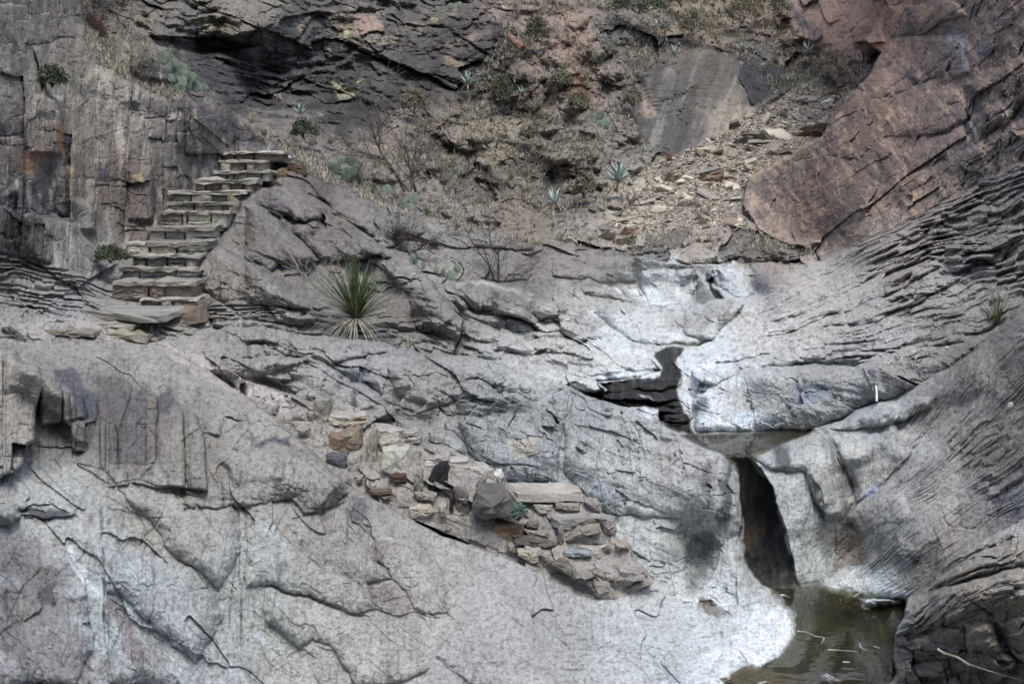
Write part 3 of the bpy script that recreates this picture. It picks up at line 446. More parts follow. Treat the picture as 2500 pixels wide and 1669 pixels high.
strata(Z_HT, HG, 7, 0.04, 0.5, 0.4, 565, 0.04)
strata(Z_H * (1 - Z_HT), HG, 1.0, 0.10, 0.3, 0.3, 570, 0.02)
LG = [(0, [(-200, 590), (0, 615), (130, 655), (290, 705), (460, 745), (700, 740)]), (1, [(-200, 700), (0, 710), (200, 735), (350, 770), (500, 800), (750, 830)]), (2, [(-200, 800), (0, 830), (200, 845), (400, 860), (700, 900)])]
Z_LEDGE = A_([(-1300, 580), (0, 605), (130, 645), (280, 690), (350, 735), (490, 745), (620, 720), (720, 790), (640, 830), (480, 815), (380, 840), (200, 835), (0, 835), (-1300, 820)], 12) * (1 - mFo)
strata(Z_LEDGE, LG, 5, 0.11, 0.55, 0.35, 580, 0.02)
BG = [(0, [(1350, 700), (1450, 740), (1560, 800)]), (1, [(1000, 800), (1200, 860), (1400, 860), (1500, 870)]), (2, [(1150, 900), (1300, 925), (1450, 950)]), (-1.5, [(1400, 640), (1550, 660), (1700, 680)])]
Z_BL = A_([(1000, 830), (1250, 790), (1420, 800), (1560, 830), (1540, 925), (1440, 930), (1250, 885), (1080, 880)], 16) * (1 - mC)
strata(Z_BL, BG, 3.4, 0.16, 0.62, 0.35, 590, 0.012)
BB = [(0, [(350, 60), (600, 70), (900, 50), (1200, 100)]), (1, [(400, 170), (700, 190), (1000, 240), (1150, 300)]), (2, [(600, 290), (800, 330), (1000, 420)])]
strata(Z_CLIFF, BB, 3.5, 0.30, 0.45, 0.5, 600, 0.015)
strata(Z_SLABB, [(0, [(1560, 180), (1850, 150)]), (1, [(1560, 380), (1900, 330)])], 16, 0.03, 0.5, 0.6, 610, 0.02)
WG = [(0, [(1850, 430), (2060, 230), (2200, 0)]), (1, [(1900, 560), (2150, 330), (2330, 100), (2400, 0)]), (2, [(2050, 600), (2300, 400), (2500, 200)])]
strata(Z_WALL, WG, 2.6, 0.10, 0.4, 0.45, 620, 0.008)
DG = [(0, [(560, 470), (700, 480), (850, 560), (1080, 700), (1250, 820)]), (1, [(520, 560), (650, 590), (800, 700), (900, 780)]), (-1, [(700, 380), (900, 500), (1150, 610), (1350, 700)]), (2, [(500, 700), (700, 790), (1000, 850)])]
Z_DIAG = A_([(560, 440), (720, 400), (960, 515), (1180, 570), (1400, 720), (1450, 800), (1150, 830), (900, 830), (640, 790), (500, 730), (520, 560)], 25) * mF * (1 - mFo)
strata(Z_DIAG, DG, 1.4, 0.24, 0.4, 0.5, 630, 0.006)
strata(A_([(560, 800), (900, 820), (1150, 870), (1300, 960), (1200, 1100), (1050, 1090), (850, 970), (700, 960), (550, 900)], 25) * (1 - mFo), [(0, [(560, 790), (800, 830), (1000, 870), (1300, 900)]), (1, [(500, 860), (700, 920), (900, 960), (1100, 1100)])], 1.6, 0.16, 0.45, 0.5, 640, 0.008)

def seg_field(pl, U, V):
    d = np.full(U.shape, 1e18); sg = np.zeros(U.shape); tt = np.zeros(U.shape); L = 0
    lens = [math.hypot(b[0] - a[0], b[1] - a[1]) for a, b in zip(pl[:-1], pl[1:])]; tot = sum(lens)
    for (a, b), l in zip(zip(pl[:-1], pl[1:]), lens):
        ex, ey = b[0] - a[0], b[1] - a[1]; px, py = U - a[0], V - a[1]
        t = np.clip((px * ex + py * ey) / (l * l + 1e-9), 0, 1)
        q = (px - t * ex) ** 2 + (py - t * ey) ** 2; m = q < d
        d = np.where(m, q, d); sg = np.where(m, np.sign(ex * py - ey * px), sg); tt = np.where(m, (L + t * l) / tot, tt); L += l
    return np.sqrt(d), sg, tt
CRK = np.zeros(T.shape, np.float32)
def window(pl, pad):
    us = [p[0] for p in pl]; vs = [p[1] for p in pl]
    i0, i1 = np.searchsorted(AU, [min(us) - pad, max(us) + pad]); j0, j1 = np.searchsorted(AV, [min(vs) - pad, max(vs) + pad])
    return slice(j0, j1), slice(i0, i1)
def fault(pl, A, wd=40, grow=0.0, warp=1.0):
    """A>0: the side below / right of the line (going left to right) stands proud by A metres; A<0: the side above does (undercut ledge)"""
    sl = window(pl, abs(wd) * 2.5)
    U = UU[sl] + WU[sl] * warp; V = VV[sl] + WV[sl] * warp
    d, sg, tt = seg_field(pl, U, V)
    sd = d * sg; tap = sstep(0, .12, tt) * sstep(0, .12, 1 - tt)
    pos = np.exp(-np.maximum(sd, 0) / wd); neg = np.exp(-np.maximum(-sd, 0) / wd)
    if A > 0:
        A = A * 1.7; rp = max(4.0, min(14.0, wd * .3)); o = -A * 1.25 * (1 - np.exp(-np.maximum(sd, 0) / rp)) * np.exp(-np.maximum(sd, 0) / (wd * 1.4)) * sstep(wd * 2.5, wd * 1.8, d)
    else: o = .38 * A * (1 if abs(A) < .25 else 1.6) * neg * sstep(-1.5, 1.5, -sd) * (d < wd * 2.5)
    OFF[sl] += o * tap
def crack(pl, depth=0.04, wd=2.6, warp=1.0):
    sl = window(pl, 14)
    d, sg, tt = seg_field(pl, UU[sl] + WU[sl] * warp, VV[sl] + WV[sl] * warp)
    tap = sstep(0, .1, tt) * sstep(0, .1, 1 - tt)
    g = np.exp(-(d / wd) ** 2) * tap
    g = g * (.55 + .45 * np.clip(RN[sl] * 3, -1, 1)); OFF[sl] += depth * .75 * g; CRK[sl] = np.maximum(CRK[sl], g)
print('faults')
# foreground slab: exfoliation edges and cracks
fault(T14((150, 770), (500, 850), (760, 930), (870, 990), (1080, 1040), (1180, 1050)), -0.07, 60)
fault(T14((1000, 720), (1020, 860), (1080, 970), (1200, 1010), (1400, 990), (1650, 1045)), -0.06, 50)
fault(T14((830, 0), (880, 230), (1030, 290), (1050, 400), (1080, 540), (1170, 620), (1210, 700)), 0.06, -60) if False else fault(T14((830, 0), (880, 230), (1030, 290), (1050, 400), (1080, 540), (1170, 620), (1210, 700)), -0.06, 40)
fault(T14((380, 60), (440, 140), (480, 185), (640, 140), (820, 80)), -0.08, 40)
fault(T14((1000, 1040), (1100, 1150), (1200, 1240), (1320, 1280), (1370, 1380), (1500, 1435)), -0.05, 40)
fault(T14((140, 960), (150, 1050), (260, 1130), (420, 1270), (600, 1370)), -0.05, 40)
fault(T14((320, 1020), (400, 1090), (500, 1080), (560, 1100), (600, 1190)), -0.05, 30)
fault(T14((540, 1240), (640, 1290), (740, 1310), (800, 1430), (900, 1550)), -0.05, 40)
fault(T14((40, 150), (130, 160), (200, 215), (300, 330), (400, 470)), -0.04, 30)
fault(T14((1550, 1340), (1650, 1440), (1760, 1500), (1860, 1600)), -0.05, 35)
fault(T14((1430, 330), (1520, 470), (1600, 640), (1800, 690), (2020, 820)), -0.03, 40)
fault(T14((510, 480), (520, 540), (620, 620)), -0.04, 40)
fault(T13((150, 190), (450, 205), (640, 190)), -0.16, 26); fault(T13((150, 190), (260, 90), (400, 80), (520, 150), (640, 190)), -0.10, 22)
fault(T13((0, 290), (120, 260), (175, 200), (150, 130)), -0.14, 30)
fault(T13((1020, 30), (1050, 130), (1200, 200), (1380, 210)), -0.05, 30)
fault(T13((840, 130), (1000, 140), (1200, 190)), -0.04, 30)
fault(T13((780, 490), (770, 640), (880, 740), (1050, 720)), -0.05, 25)
fault(T13((1390, 480), (1450, 550), (1570, 605)), -0.05, 20); fault(T13((1190, 380), (1260, 440)), -0.04, 16)
fault(T13((350, 780), (320, 880), (370, 960)), 0.05, 30); fault(T13((70, 760), (60, 960), (140, 1070)), 0.05, 30)
fault(T13((740, 900), (750, 1050), (770, 1300)), -0.03, 20); fault(T13((560, 470), (700, 700), (740, 900)), 0.05, 26)
fault(T13((880, 870), (1030, 960), (1080, 1140), (1160, 1230)), -0.05, 26); fault(T13((1220, 1120), (1330, 1230), (1400, 1400), (1530, 1560)), -0.05, 26)
for pl in [((810, 0), (830, 300), (850, 700), (850, 1100), (870, 1560)), ((1950, 100), (1960, 600), (1970, 1000), (1980, 1500)), ((1260, 540), (1260, 960), (1200, 1100)), ((1000, 1060), (1020, 1340)), ((1170, 1300), (1180, 1560)), ((650, 980), (640, 1100))]:
    crack(T13(*pl), 0.035, 2.2, .3)
for pl in [((1540, 600), (1580, 850), (1640, 980), (1700, 1070)), ((1640, 970), (1820, 905)), ((1100, 720), (1540, 700)), ((2080, 800), (2300, 950)), ((1480, 1470), (1820, 1410), (2260, 1395)), ((370, 230), (480, 190)), ((660, 160), (850, 70)), ((1060, 910), (1400, 830))]:
    crack(T14(*pl), 0.025, 2.0, .6)
for pl in [((50, 780), (250, 920), (400, 1040)), ((0, 1430), (250, 1395)), ((130, 1000), (270, 1110)), ((1030, 1185), (1180, 1240), (1400, 1290), (1530, 1320)), ((830, 1310), (900, 1260), (1100, 1250)), ((0, 1520), (400, 1450), (1000, 1450)), ((660, 1080), (520, 1130)), ((630, 1040), (800, 1110)), ((1500, 1330), (1680, 1360))]:
    crack(T15(*pl), 0.02, 1.8, .6)
# the block cluster on the left
fault(T9((130, 260), (240, 310), (330, 330), (420, 420), (500, 500), (590, 540), (700, 640), (720, 740), (790, 740)), 0.22, 30, warp=.4)
fault(T9((840, 1300), (1030, 1290), (1060, 1260), (1200, 1290), (1500, 1320), (1640, 1400)), -0.16, 30, warp=.6)
fault(T9((600, 1010), (450, 1060)), -0.12, 24)
fault(T9((600, 1110), (750, 1190), (900, 1290)), -0.08, 24)
fault(T9((1780, 1070), (1900, 1010), (2100, 960), (2345, 950)), 0.14, 40, warp=.8)
fault(T9((1460, 960), (1560, 860), (1560, 1170), (1300, 1190)), -0.08, 20)
fault(T9((1780, 740), (1840, 720), (1800, 900)), 0.06, 25); fault(T9((1900, 980), (2000, 850), (2080, 850)), 0.08, 22); fault(T9((1830, 850), (1980, 770)), -0.05, 15)
fault(T10((300, 940), (480, 1020), (640, 1090), (830, 1180), (900, 1280)), 0.14, 50, warp=.5)
crack(T10((820, 1340), (840, 1480), (880, 1568)), 0.04, 2.5); crack(T10((640, 1500), (830, 1340), (930, 1310)), 0.03, 2.2)
crack(T9((900, 760), (1050, 600), (1100, 400), (1130, 300)), 0.03, 2.0, .4); crack(T9((800, 330), (800, 760)), 0.03, 2.0, .2)
crack(T9((770, 140), (800, 330)), .03, 2.0); crack(T9((1770, 970), (1790, 1150), (1820, 1300), (1830, 1500)), .03, 2.2, .4)
fault(T9((0, 160), (130, 180), (180, 270), (330, 310), (520, 300), (680, 300), (900, 290)), 0.06, 40)
# middle
fault(T10((0, 240), (300, 240), (520, 240), (740, 340), (860, 450)), 0.12, 50, warp=.6); fault(T10((860, 450), (980, 460), (1100, 580), (1210, 660), (1230, 740)), 0.18, 40, warp=.5)
fault(T10((1240, 740), (1420, 770), (1700, 850), (1800, 960), (1830, 1050)), 0.16, 40, warp=.5)
fault(T10((0, 140), (180, 140), (330, 240)), 0.10, 30); fault(T10((900, 670), (1000, 650), (1090, 620)), -0.08, 20)
fault(T10((1480, 400), (1560, 370), (1700, 420)), -0.07, 20); fault(T10((1160, 350), (1340, 340), (1460, 410)), -0.05, 20)
fault(T10((2100, 870), (2170, 900), (2260, 880), (2345, 700)), -0.03, 20)
fault(T10((1500, 190), (1650, 130), (1900, 180), (2345, 220)), 0.08, 30); fault(T10((1560, 240), (1730, 240), (1900, 190)), -0.06, 24)
for pl in [((0, 640), (250, 600), (430, 590)), ((380, 700), (480, 800), (540, 940), (560, 1260)), ((100, 1130), (330, 1050), (660, 980)), ((1580, 1200), (1650, 1130)), ((800, 1380), (1000, 1290)), ((920, 1460), (1100, 1410)), ((0, 510), (200, 460)), ((880, 570), (700, 540)), ((1100, 830), (1170, 1000)), ((1180, 820), (1260, 1060)), ((1050, 830), (1290, 760))]:
    crack(T11(*pl), 0.03, 2.2, .5)
fault(T11((680, 770), (1000, 770), (1380, 780)), 0.02, 30); fault(T11((0, 310), (200, 330), (700, 360), (900, 440), (970, 500), (700, 530)), 0.07, 25)
fault(T11((880, 440), (1100, 440), (1380, 400), (1500, 400)), -0.06, 18, warp=.6); fault(T11((880, 570), (1000, 580), (1300, 640), (1560, 610)), 0.05, 20, warp=.5)
fault(T11((900, 545), (1200, 510), (1400, 540), (1540, 490)), 0.05, 18, warp=.5); fault(T11((1380, 740), (1520, 750), (1620, 720)), 0.12, 24, warp=.4); fault(T11((1110, 650), (1380, 640), (1600, 680)), 0.05, 18)
for pl_, a_ in [(((900, 470), (1100, 465), (1350, 440), (1520, 430)), -.10), (((900, 600), (1120, 660), (1300, 670), (1600, 650)), .10), (((960, 510), (1150, 500), (1300, 520)), .07), (((1380, 700), (1500, 690), (1620, 660)), .08), (((1320, 260), (1400, 250), (1520, 260)), .06), (((1390, 340), (1450, 350), (1530, 320)), -.06), (((1400, 180), (1480, 190), (1550, 175)), .05)]:
    fault(T11(*pl_), a_, 16, warp=.6)
flakes_later = 1
# dome edge, fall column
fault(T11((1900, 1100), (1905, 1200), (1860, 1320), (1895, 1568)), -0.06, 24, warp=.8)
fault(T15((1610, 300), (1700, 460), (1560, 600), (1580, 860), (1700, 960)), 0.10, 50) if False else fault(T15((1650, 330), (1580, 560), (1560, 700), (1590, 860), (1700, 960)), 0.0001, 30)
fault(T15((1820, 1000), (1900, 1020), (2010, 1025), (2080, 985)), -0.05, 24); fault(T15((1720, 940), (1820, 1000)), -0.05, 20)
# upper falls
fault(T7((900, 980), (1050, 1010), (1140, 1090)), 0.15, 20, warp=.5); fault(T7((1090, 1000), (1170, 1040), (1260, 1140)), 0.14, 18, warp=.5)
fault(T7((1740, 880), (1810, 960), (1870, 1010), (1960, 1080), (2010, 1110)), 0.2, 26, warp=.3); crack(T7((1780, 930), (1830, 1020), (1870, 1130)), 0.5, 8, .2)
fault(T7((1670, 870), (1680, 1000), (1660, 1130)), 0.1, 18, warp=.3); fault(T7((1210, 960), (1260, 950), (1370, 1010)), -0.10, 14)
fault(T7((720, 1000), (900, 1080), (1180, 1150)), -0.06, 20); fault(T7((860, 1180), (1100, 1160), (1380, 1190), (1600, 1180), (1830, 1140), (2080, 1160)), 0.14, 40, warp=.5)
fault(T7((0, 1010), (200, 1010), (420, 1090), (640, 1180)), 0.16, 40, warp=.5); fault(T7((0, 1230), (200, 1300), (350, 1300), (560, 1240)), -0.10, 26)
fault(T7((650, 1240), (740, 1400), (900, 1460)), -0.09, 26); fault(T7((520, 1250), (560, 1400), (620, 1470)), 0.08, 26); fault(T7((830, 1340), (900, 1440)), -0.06, 20)
fault(T7((400, 1470), (620, 1490), (830, 1480), (1000, 1450), (1120, 1500)), 0.1, 24); fault(T7((1960, 1200), (1960, 1300), (1930, 1360)), -0.08, 22)
fault(T7((1080, 760), (1120, 870), (1140, 900)), -0.04, 20); fault(T7((0, 690), (300, 690), (440, 730)), -0.06, 20); fault(T7((200, 820), (340, 830), (480, 880)), -0.08, 22)
fault(T7((600, 750), (800, 800), (960, 860)), -0.05, 16)
# rocks behind the lip
fault(T7((1100, 700), (1350, 550), (1500, 540)), 0.15, 30); fault(T7((1110, 770), (1300, 700), (1560, 600), (1880, 590)), 0.2, 30); fault(T7((1450, 790), (1700, 720), (2000, 690)), 0.12, 26)
fault(T7((2040, 740), (2200, 650), (2345, 620)), 0.2, 26); fault(T7((2040, 760), (2120, 820), (2345, 780)), -0.12, 20)
# ridge right of the stairs
fault(T6((0, 330), (100, 340), (250, 430), (380, 560), (620, 780)), 0.20, 40, warp=.5); fault(T6((400, 470), (600, 480), (760, 540), (830, 680), (960, 760)), -0.14, 30, warp=.5)
fault(T6((760, 560), (920, 640), (960, 740)), 0.1, 20); fault(T6((860, 590), (1000, 640), (1200, 740), (1190, 770), (1100, 800)), 0.15, 30)
fault(T6((480, 0), (500, 250), (700, 360)), 0.2, 40, warp=.4); fault(T6((160, 180), (370, 200), (560, 280), (700, 380)), 0.16, 30, warp=.5)
fault(T6((280, 820), (450, 810), (600, 790)), -0.06, 20); fault(T6((1500, 950), (1620, 1040), (1740, 1180), (1780, 1240)), 0.16, 40, warp=.5)
fault(T6((1180, 1040), (1280, 1000), (1380, 1020)), -0.08, 20); fault(T6((720, 420), (900, 520), (1160, 690), (1300, 760)), 0.15, 30, warp=.5)
fault(T6((1780, 1230), (2000, 1330), (2200, 1440), (2345, 1510)), 0.14, 34, warp=.6); fault(T6((1760, 1180), (2100, 1240), (2345, 1300)), 0.12, 34, warp=.6)
fault(T6((0, 1140), (200, 1160), (460, 1190), (700, 1330)), 0.08, 22); fault(T6((0, 780), (250, 900), (480, 1080), (700, 1180)), 0.16, 36, warp=.5)
crack(T6((1705, 980), (1725, 1160)), .04, 2.2, .2); crack(T6((75, 900), (80, 1100)), .04, 2.5, .2)
fault(T6((1150, 460), (1250, 490)), -.06, 14); fault(T6((1630, 560), (1700, 560), (1780, 590)), -.05, 12); fault(T6((1540, 690), (1800, 700), (2345, 800)), -.07, 24)
# cliff on the left
fault(T1((1180, 750), (1180, 960), (1390, 950), (1400, 830)), -0.12, 30, warp=.2); fault(T1((720, 540), (880, 590), (1140, 700), (1160, 900)), 0.12, 26)
fault(T1((1540, 800), (1560, 950), (1700, 1060), (1900, 1220)), -0.18, 40, warp=.3); fault(T1((1640, 1100), (1780, 1230), (1790, 1390)), -0.14, 30, warp=.2)
fault(T1((540, 780), (520, 1000), (510, 1300)), 0.3, 36, warp=.2); fault(T1((260, 360), (360, 700), (300, 960)), -0.25, 40, warp=.4)
fault(T5((0, 250), (150, 120), (280, 260), (400, 440), (600, 480), (720, 620), (980, 800), (990, 920)), 0.25, 50, warp=.4)
fault(T5((1260, 0), (1270, 300), (1260, 500)), 0.25, 30, warp=.2); fault(T5((620, 0), (640, 260), (790, 380), (790, 600)), 0.25, 30, warp=.3)
fault(T5((780, 320), (940, 310), (960, 480), (1100, 520), (1240, 420)), -0.12, 20); fault(T1((720, 1140), (950, 1080)), -.05, 14)
fault(T5((0, 330), (100, 440), (250, 520)), -0.1, 60)
# overhang in the back cliff and its ledges
fault(T1((1180, 290), (1400, 300), (1600, 310), (1900, 290), (2160, 240), (2260, 180)), -1.1, 60, warp=.5); fault(T1((1180, 290), (1300, 380), (1600, 430), (1900, 410), (2140, 370)), 0.5, 40, warp=.5)
fault(T2((240, 170), (540, 110), (700, 90)), -0.5, 30); fault(T2((560, 340), (780, 300)), -.2, 30); fault(T2((940, 290), (1080, 250), (1140, 260)), -0.5, 30)
fault(T2((700, 830), (950, 810), (1100, 850)), -0.5, 30); fault(T2((380, 560), (380, 720), (480, 750), (640, 830), (780, 840)), -0.4, 30); fault(T2((1250, 560), (1450, 600), (1700, 650)), -0.35, 30)
fault(T2((800, 300), (1000, 400), (1180, 480), (1450, 600)), -0.3, 40); fault(T2((1130, 80), (1300, 180), (1480, 210), (1640, 210)), -0.3, 30); fault(T2((770, 860), (780, 1000)), 0.3, 30)
fault(T2((1700, 250), (1900, 390), (2120, 520)), -0.3, 30)
fault(T3((70, 80), (200, 95), (380, 75)), -0.35, 30); fault(T3((520, 570), (620, 620), (740, 600)), -0.7, 26); fault(T3((580, 100), (560, 330), (640, 480), (820, 900)), 0.25, 40, warp=.6)
fault(T3((1550, 130), (1900, 90), (2300, 290)), -0.2, 30); fault(T3((1160, 640), (1170, 900), (1250, 1150)), 0.5, 30, warp=.4); fault(T3((1170, 620), (1280, 580), (1500, 480), (1760, 390), (1880, 400)), 0.5, 40, warp=.5)
fault(T3((1990, 540), (2050, 700), (2150, 870)), -0.3, 40); fault(T3((1050, 0), (1200, 0)), .01)
fault(T4((970, 360), (1100, 360), (1200, 340)), -0.5, 26); fault(T4((280, 130), (420, 125)), -.3, 20); fault(T4((100, 260), (280, 290)), -.4, 20); fault(T4((430, 320), (640, 330)), -.35, 20); fault(T4((540, 50), (660, 0)), -.6, 40)
fault(T4((360, 0), (500, 180), (560, 310)), .3, 30); fault(T4((480, 0), (600, 160), (720, 320)), .35, 24); fault(T4((640, 20), (700, 100), (760, 230)), -.3, 24); fault(T4((860, 20), (920, 0)), -.2, 20)
# right wall
fault(T4((1530, 290), (1640, 200), (1720, 150), (1870, 140)), -0.2, 24); fault(T4((1110, 800), (1250, 790)), -0.1, 16); fault(T4((1370, 620), (1600, 420), (1830, 260)), 0.12, 60)
fault(T4((1830, 280), (1850, 420), (1920, 600)), 0.14, 40, warp=.4); fault(T4((1850, 700), (2100, 560), (2345, 420)), 0.16, 50); fault(T4((1840, 720), (1900, 950), (2000, 1100)), -0.14, 40, warp=.3)
fault(T4((1140, 1250), (1400, 1200), (1700, 1080), (1900, 980), (2200, 780)), 0.14, 50); fault(T4((1200, 1568), (1350, 1480), (1600, 1350), (2000, 1150), (2345, 900)), 0.16, 44)
fault(T4((2130, 850), (2240, 1000), (2250, 1200)), -.14, 30, warp=.3); fault(T4((1650, 80), (1760, 0)), -.15, 20)
crack(T8((770, 400), (790, 620)), .05, 2.2); crack(T8((590, 480), (600, 680), (700, 800)), .06, 2.5); crack(T8((800, 430), (1030, 590)), .03, 2); crack(T8((620, 520), (790, 690)), .03, 2)
fault(T8((1210, 180), (1100, 340), (1000, 470)), 0.1, 30); pass
# wall right of the bath, white stick wall
fault(T12((960, 320), (1020, 330), (1100, 500), (1080, 600)), -0.14, 24, warp=.3); fault(T12((1100, 300), (1170, 330), (1170, 440), (1230, 540)), 0.12, 20, warp=.3)
fault(T12((760, 530), (850, 560), (900, 620)), -0.07, 14); fault(T12((1220, 490), (1350, 490), (1400, 520)), -0.05, 12); fault(T12((1360, 430), (1470, 420)), -0.06, 10)
fault(T12((0, 370), (60, 350), (400, 310), (960, 310), (1100, 230), (1400, 170), (1800, 150), (2060, 60)), 0.22, 60, warp=.6)
fault(T12((1130, 820), (1250, 800), (1400, 730), (1600, 650)), -0.14, 30); fault(T12((640, 810), (850, 770), (1000, 660), (1150, 600), (1300, 580)), 0.2, 50, warp=.5)
fault(T12((780, 930), (900, 900), (1100, 860), (1350, 840)), 0.06, 30); fault(T12((1500, 880), (1460, 980), (1300, 1120), (1180, 1290), (1000, 1430), (880, 1540)), -0.12, 40, warp=.4)
crack(T12((700, 850), (770, 930), (860, 1080), (930, 1300), (970, 1430)), .07, 4, .5); fault(T12((550, 1180), (680, 1300), (720, 1480)), -0.10, 30, warp=.4)
for pl in [((500, 360), (550, 490)), ((1500, 1270), (1500, 1330), (1440, 1400))]: crack(T12(*pl), .03, 2.4, .6)
fault(T16((820, 260), (800, 500), (780, 620)), -0.08, 30); fault(T16((870, 190), (1100, 60), (1380, 0)), .08, 30); fault(T16((1320, 360), (1300, 500), (1400, 600), (1480, 560), (1500, 430)), -0.16, 30, warp=.5)
fault(T16((1600, 280), (1680, 470), (1810, 390)), -.06, 24, warp=.2); fault(T16((760, 690), (860, 620), (1000, 580)), -.04, 30)
# near boulder
fault(T16((1540, 790), (1760, 760), (2000, 700), (2345, 600)), 0.20, 60, warp=.5); fault(T16((1640, 640), (1900, 500), (2345, 330)), -0.10, 30); fault(T16((1550, 790), (1700, 600), (1840, 460), (2345, 250)), 0.06, 30)
fault(T16((1400, 1190), (1560, 1150), (1800, 1060), (2000, 990), (2345, 960)), -0.12, 50, warp=.4); fault(T16((1830, 1070), (1860, 1300), (1880, 1330), (2140, 1320)), -0.08, 24, warp=.2); fault(T16((2080, 1040), (2150, 1230), (2345, 1400)), 0.14, 40)
fault(T16((1290, 1540), (1330, 1400), (1380, 1380), (1400, 1500)), -.08, 24); crack(T16((1700, 1390), (1720, 1568)), .05, 3); crack(T16((2270, 1010), (2345, 1120)), .03, 2.2)

# random hairline joints everywhere on bare rock: two families of isolines
def joints(sx, sy, sz, seed, wd, depth, zone, thr=0.1):
    n = vn(X * sx, Y * sy, Z * sz, seed) + 0.35 * vn(X * sx * 2.3, Y * sy * 2.3, Z * sz * 2.3, seed + 1) + .15 * vn(X * sx * 6, Y * sy * 6, Z * sz * 6, seed + 3)
    m = vn(X * 1.3, Y * 1.3, Z * 1.3, seed + 2)
    g = np.exp(-(n / wd) ** 2) * sstep(thr, thr + .25, m) * zone
    return g.astype(np.float32) * depth, g
bare = np.clip(1 - Z_SCREE - mP - mC * .8, 0, 1)
for k, (sx, sy, sz, wd, dp, th) in enumerate([(1.2, .5, 2.6, .02, .03, .1), (3.2, 1.0, .7, .03, .016, .05), (7, 2, 1.6, .06, .008, .0)]):
    o, g = joints(sx, sy, sz, 700 + 10 * k, wd, dp, bare * (1 - .6 * Z_BASIN), th)
    OFF += o * (1 + mBack); CRK = np.maximum(CRK, g * .6)
# many short flake edges, following the lie of the rock
rf = random.Random(3)
def flakes(n, poly, ang, jit, l0, l1, A, wd=10, cr=.35):
    us = [p[0] for p in poly]; vs = [p[1] for p in poly]
    k = 0; n = int(n * .28); jit *= .5; A *= .75
    while k < n:
        u = rf.uniform(min(us), max(us)); v = rf.uniform(min(vs), max(vs))
        if sdf(poly, np.array([u]), np.array([v]))[0] < 0: continue
        k += 1
        a = ang + rf.gauss(0, jit); L_ = l0 * (l1 / l0) ** rf.random(); bend = rf.gauss(0, .22); pl = []
        for q in range(5):
            pl.append((u, v)); aa = a + bend * (q - 2) / 2 + rf.gauss(0, .2); u += math.cos(aa) * L_ / 4; v += math.sin(aa) * L_ / 4
        if pl[0][0] > pl[-1][0]: pl = pl[::-1]
        if rf.random() < cr: crack(pl, rf.uniform(.4, 1.0) * A, rf.uniform(1.2, 2.0), .5)
        else: fault(pl, -A * rf.uniform(.2, .9), wd * rf.uniform(.6, 1.6), warp=.5)
SLABPOLY = [(0, 1230), (500, 1230), (850, 1210), (1070, 1310), (1400, 1460), (1700, 1520), (1700, 1669), (0, 1669)]
flakes(330, SLABPOLY, .55, .5, 14, 70, .022); flakes(120, [(0, 1400), (450, 1400), (600, 1669), (0, 1669)], 1.0, .8, 10, 50, .022)
flakes(90, SLABPOLY, -.15, .15, 20, 120, .012, 8, .9)
flakes(140, [(0, 1180), (300, 1180), (520, 1220), (850, 1200), (560, 1000), (500, 1200), (0, 1230)], .2, .5, 14, 60, .03)
flakes(120, [(380, 850), (560, 960), (850, 1190), (640, 1220), (500, 1150), (480, 960), (150, 880)], .5, .6, 14, 60, .03)
flakes(260, [(900, 900), (1250, 900), (1450, 960), (1700, 1100), (1800, 1150), (1680, 1300), (1600, 1400), (1450, 1250), (1250, 1170), (1000, 1030)], -.1, .5, 12, 60, .022)
flakes(160, [(600, 790), (1000, 860), (1150, 900), (1000, 1030), (800, 960), (640, 930), (430, 850)], .35, .4, 14, 60, .026)
flakes(220, [(560, 450), (740, 410), (1060, 560), (1300, 600), (1350, 700), (1500, 830), (1200, 840), (900, 830), (640, 780), (500, 720)], .45, .4, 14, 60, .03)
flakes(100, [(1200, 600), (1560, 620), (1650, 680), (1560, 700), (1300, 680)], .3, .5, 12, 50, .028); flakes(50, [(1450, 740), (1900, 720), (1800, 790), (1560, 830)], -.1, .6, 12, 50, .02)
flakes(140, [(1720, 930), (1880, 880), (2150, 880), (2240, 930), (2100, 1000), (1980, 1040), (1720, 1040)], .3, .8, 10, 45, .02)
flakes(110, [(1880, 1110), (2000, 1060), (2200, 1060), (2160, 1200), (2050, 1260), (1980, 1400)], -.1, .6, 12, 50, .018)
flakes(260, [(2010, 640), (2300, 490), (2500, 400), (2500, 700), (2300, 850), (1900, 860), (1720, 860)], -.4, .3, 16, 80, .035)
flakes(140, [(2060, 1280), (2300, 980), (2500, 760), (2500, 1250), (2330, 1350), (2200, 1440), (2100, 1380)], -.45, .35, 12, 70, .03)
flakes(220, [(1830, 520), (2000, 350), (2100, 180), (2300, 0), (2500, 0), (2500, 400), (2100, 590), (1950, 640)], -.6, .5, 20, 110, .035); flakes(120, [(1830, 520), (2000, 350), (2100, 180), (2300, 0), (2500, 0), (2500, 400), (2100, 590), (1950, 640)], 1.1, .3, 16, 70, .03)
flakes(160, [(0, 0), (220, 40), (540, 250), (500, 420), (380, 560), (280, 640), (0, 600)], 1.5, .25, 14, 70, .04); flakes(90, [(0, 0), (220, 40), (540, 250), (500, 420), (380, 560), (280, 640), (0, 600)], .05, .3, 12, 60, .04)
flakes(200, [(0, 600), (280, 690), (470, 750), (700, 780), (640, 830), (0, 830)], .15, .25, 14, 80, .035)
flakes(160, [(500, 150), (900, 60), (1220, 60), (1180, 260), (900, 350), (600, 290)], .4, .4, 14, 90, .10, 14); flakes(60, [(1560, 200), (1700, 130), (1900, 190), (1700, 350)], .1, .4, 14, 60, .05)
flakes(130, [(2200, 1520), (2500, 1440), (2500, 1669), (2190, 1669)], .1, .9, 12, 60, .015); flakes(100, [(2230, 1470), (2500, 1290), (2500, 1440), (2220, 1530)], -.4, .3, 14, 70, .02)
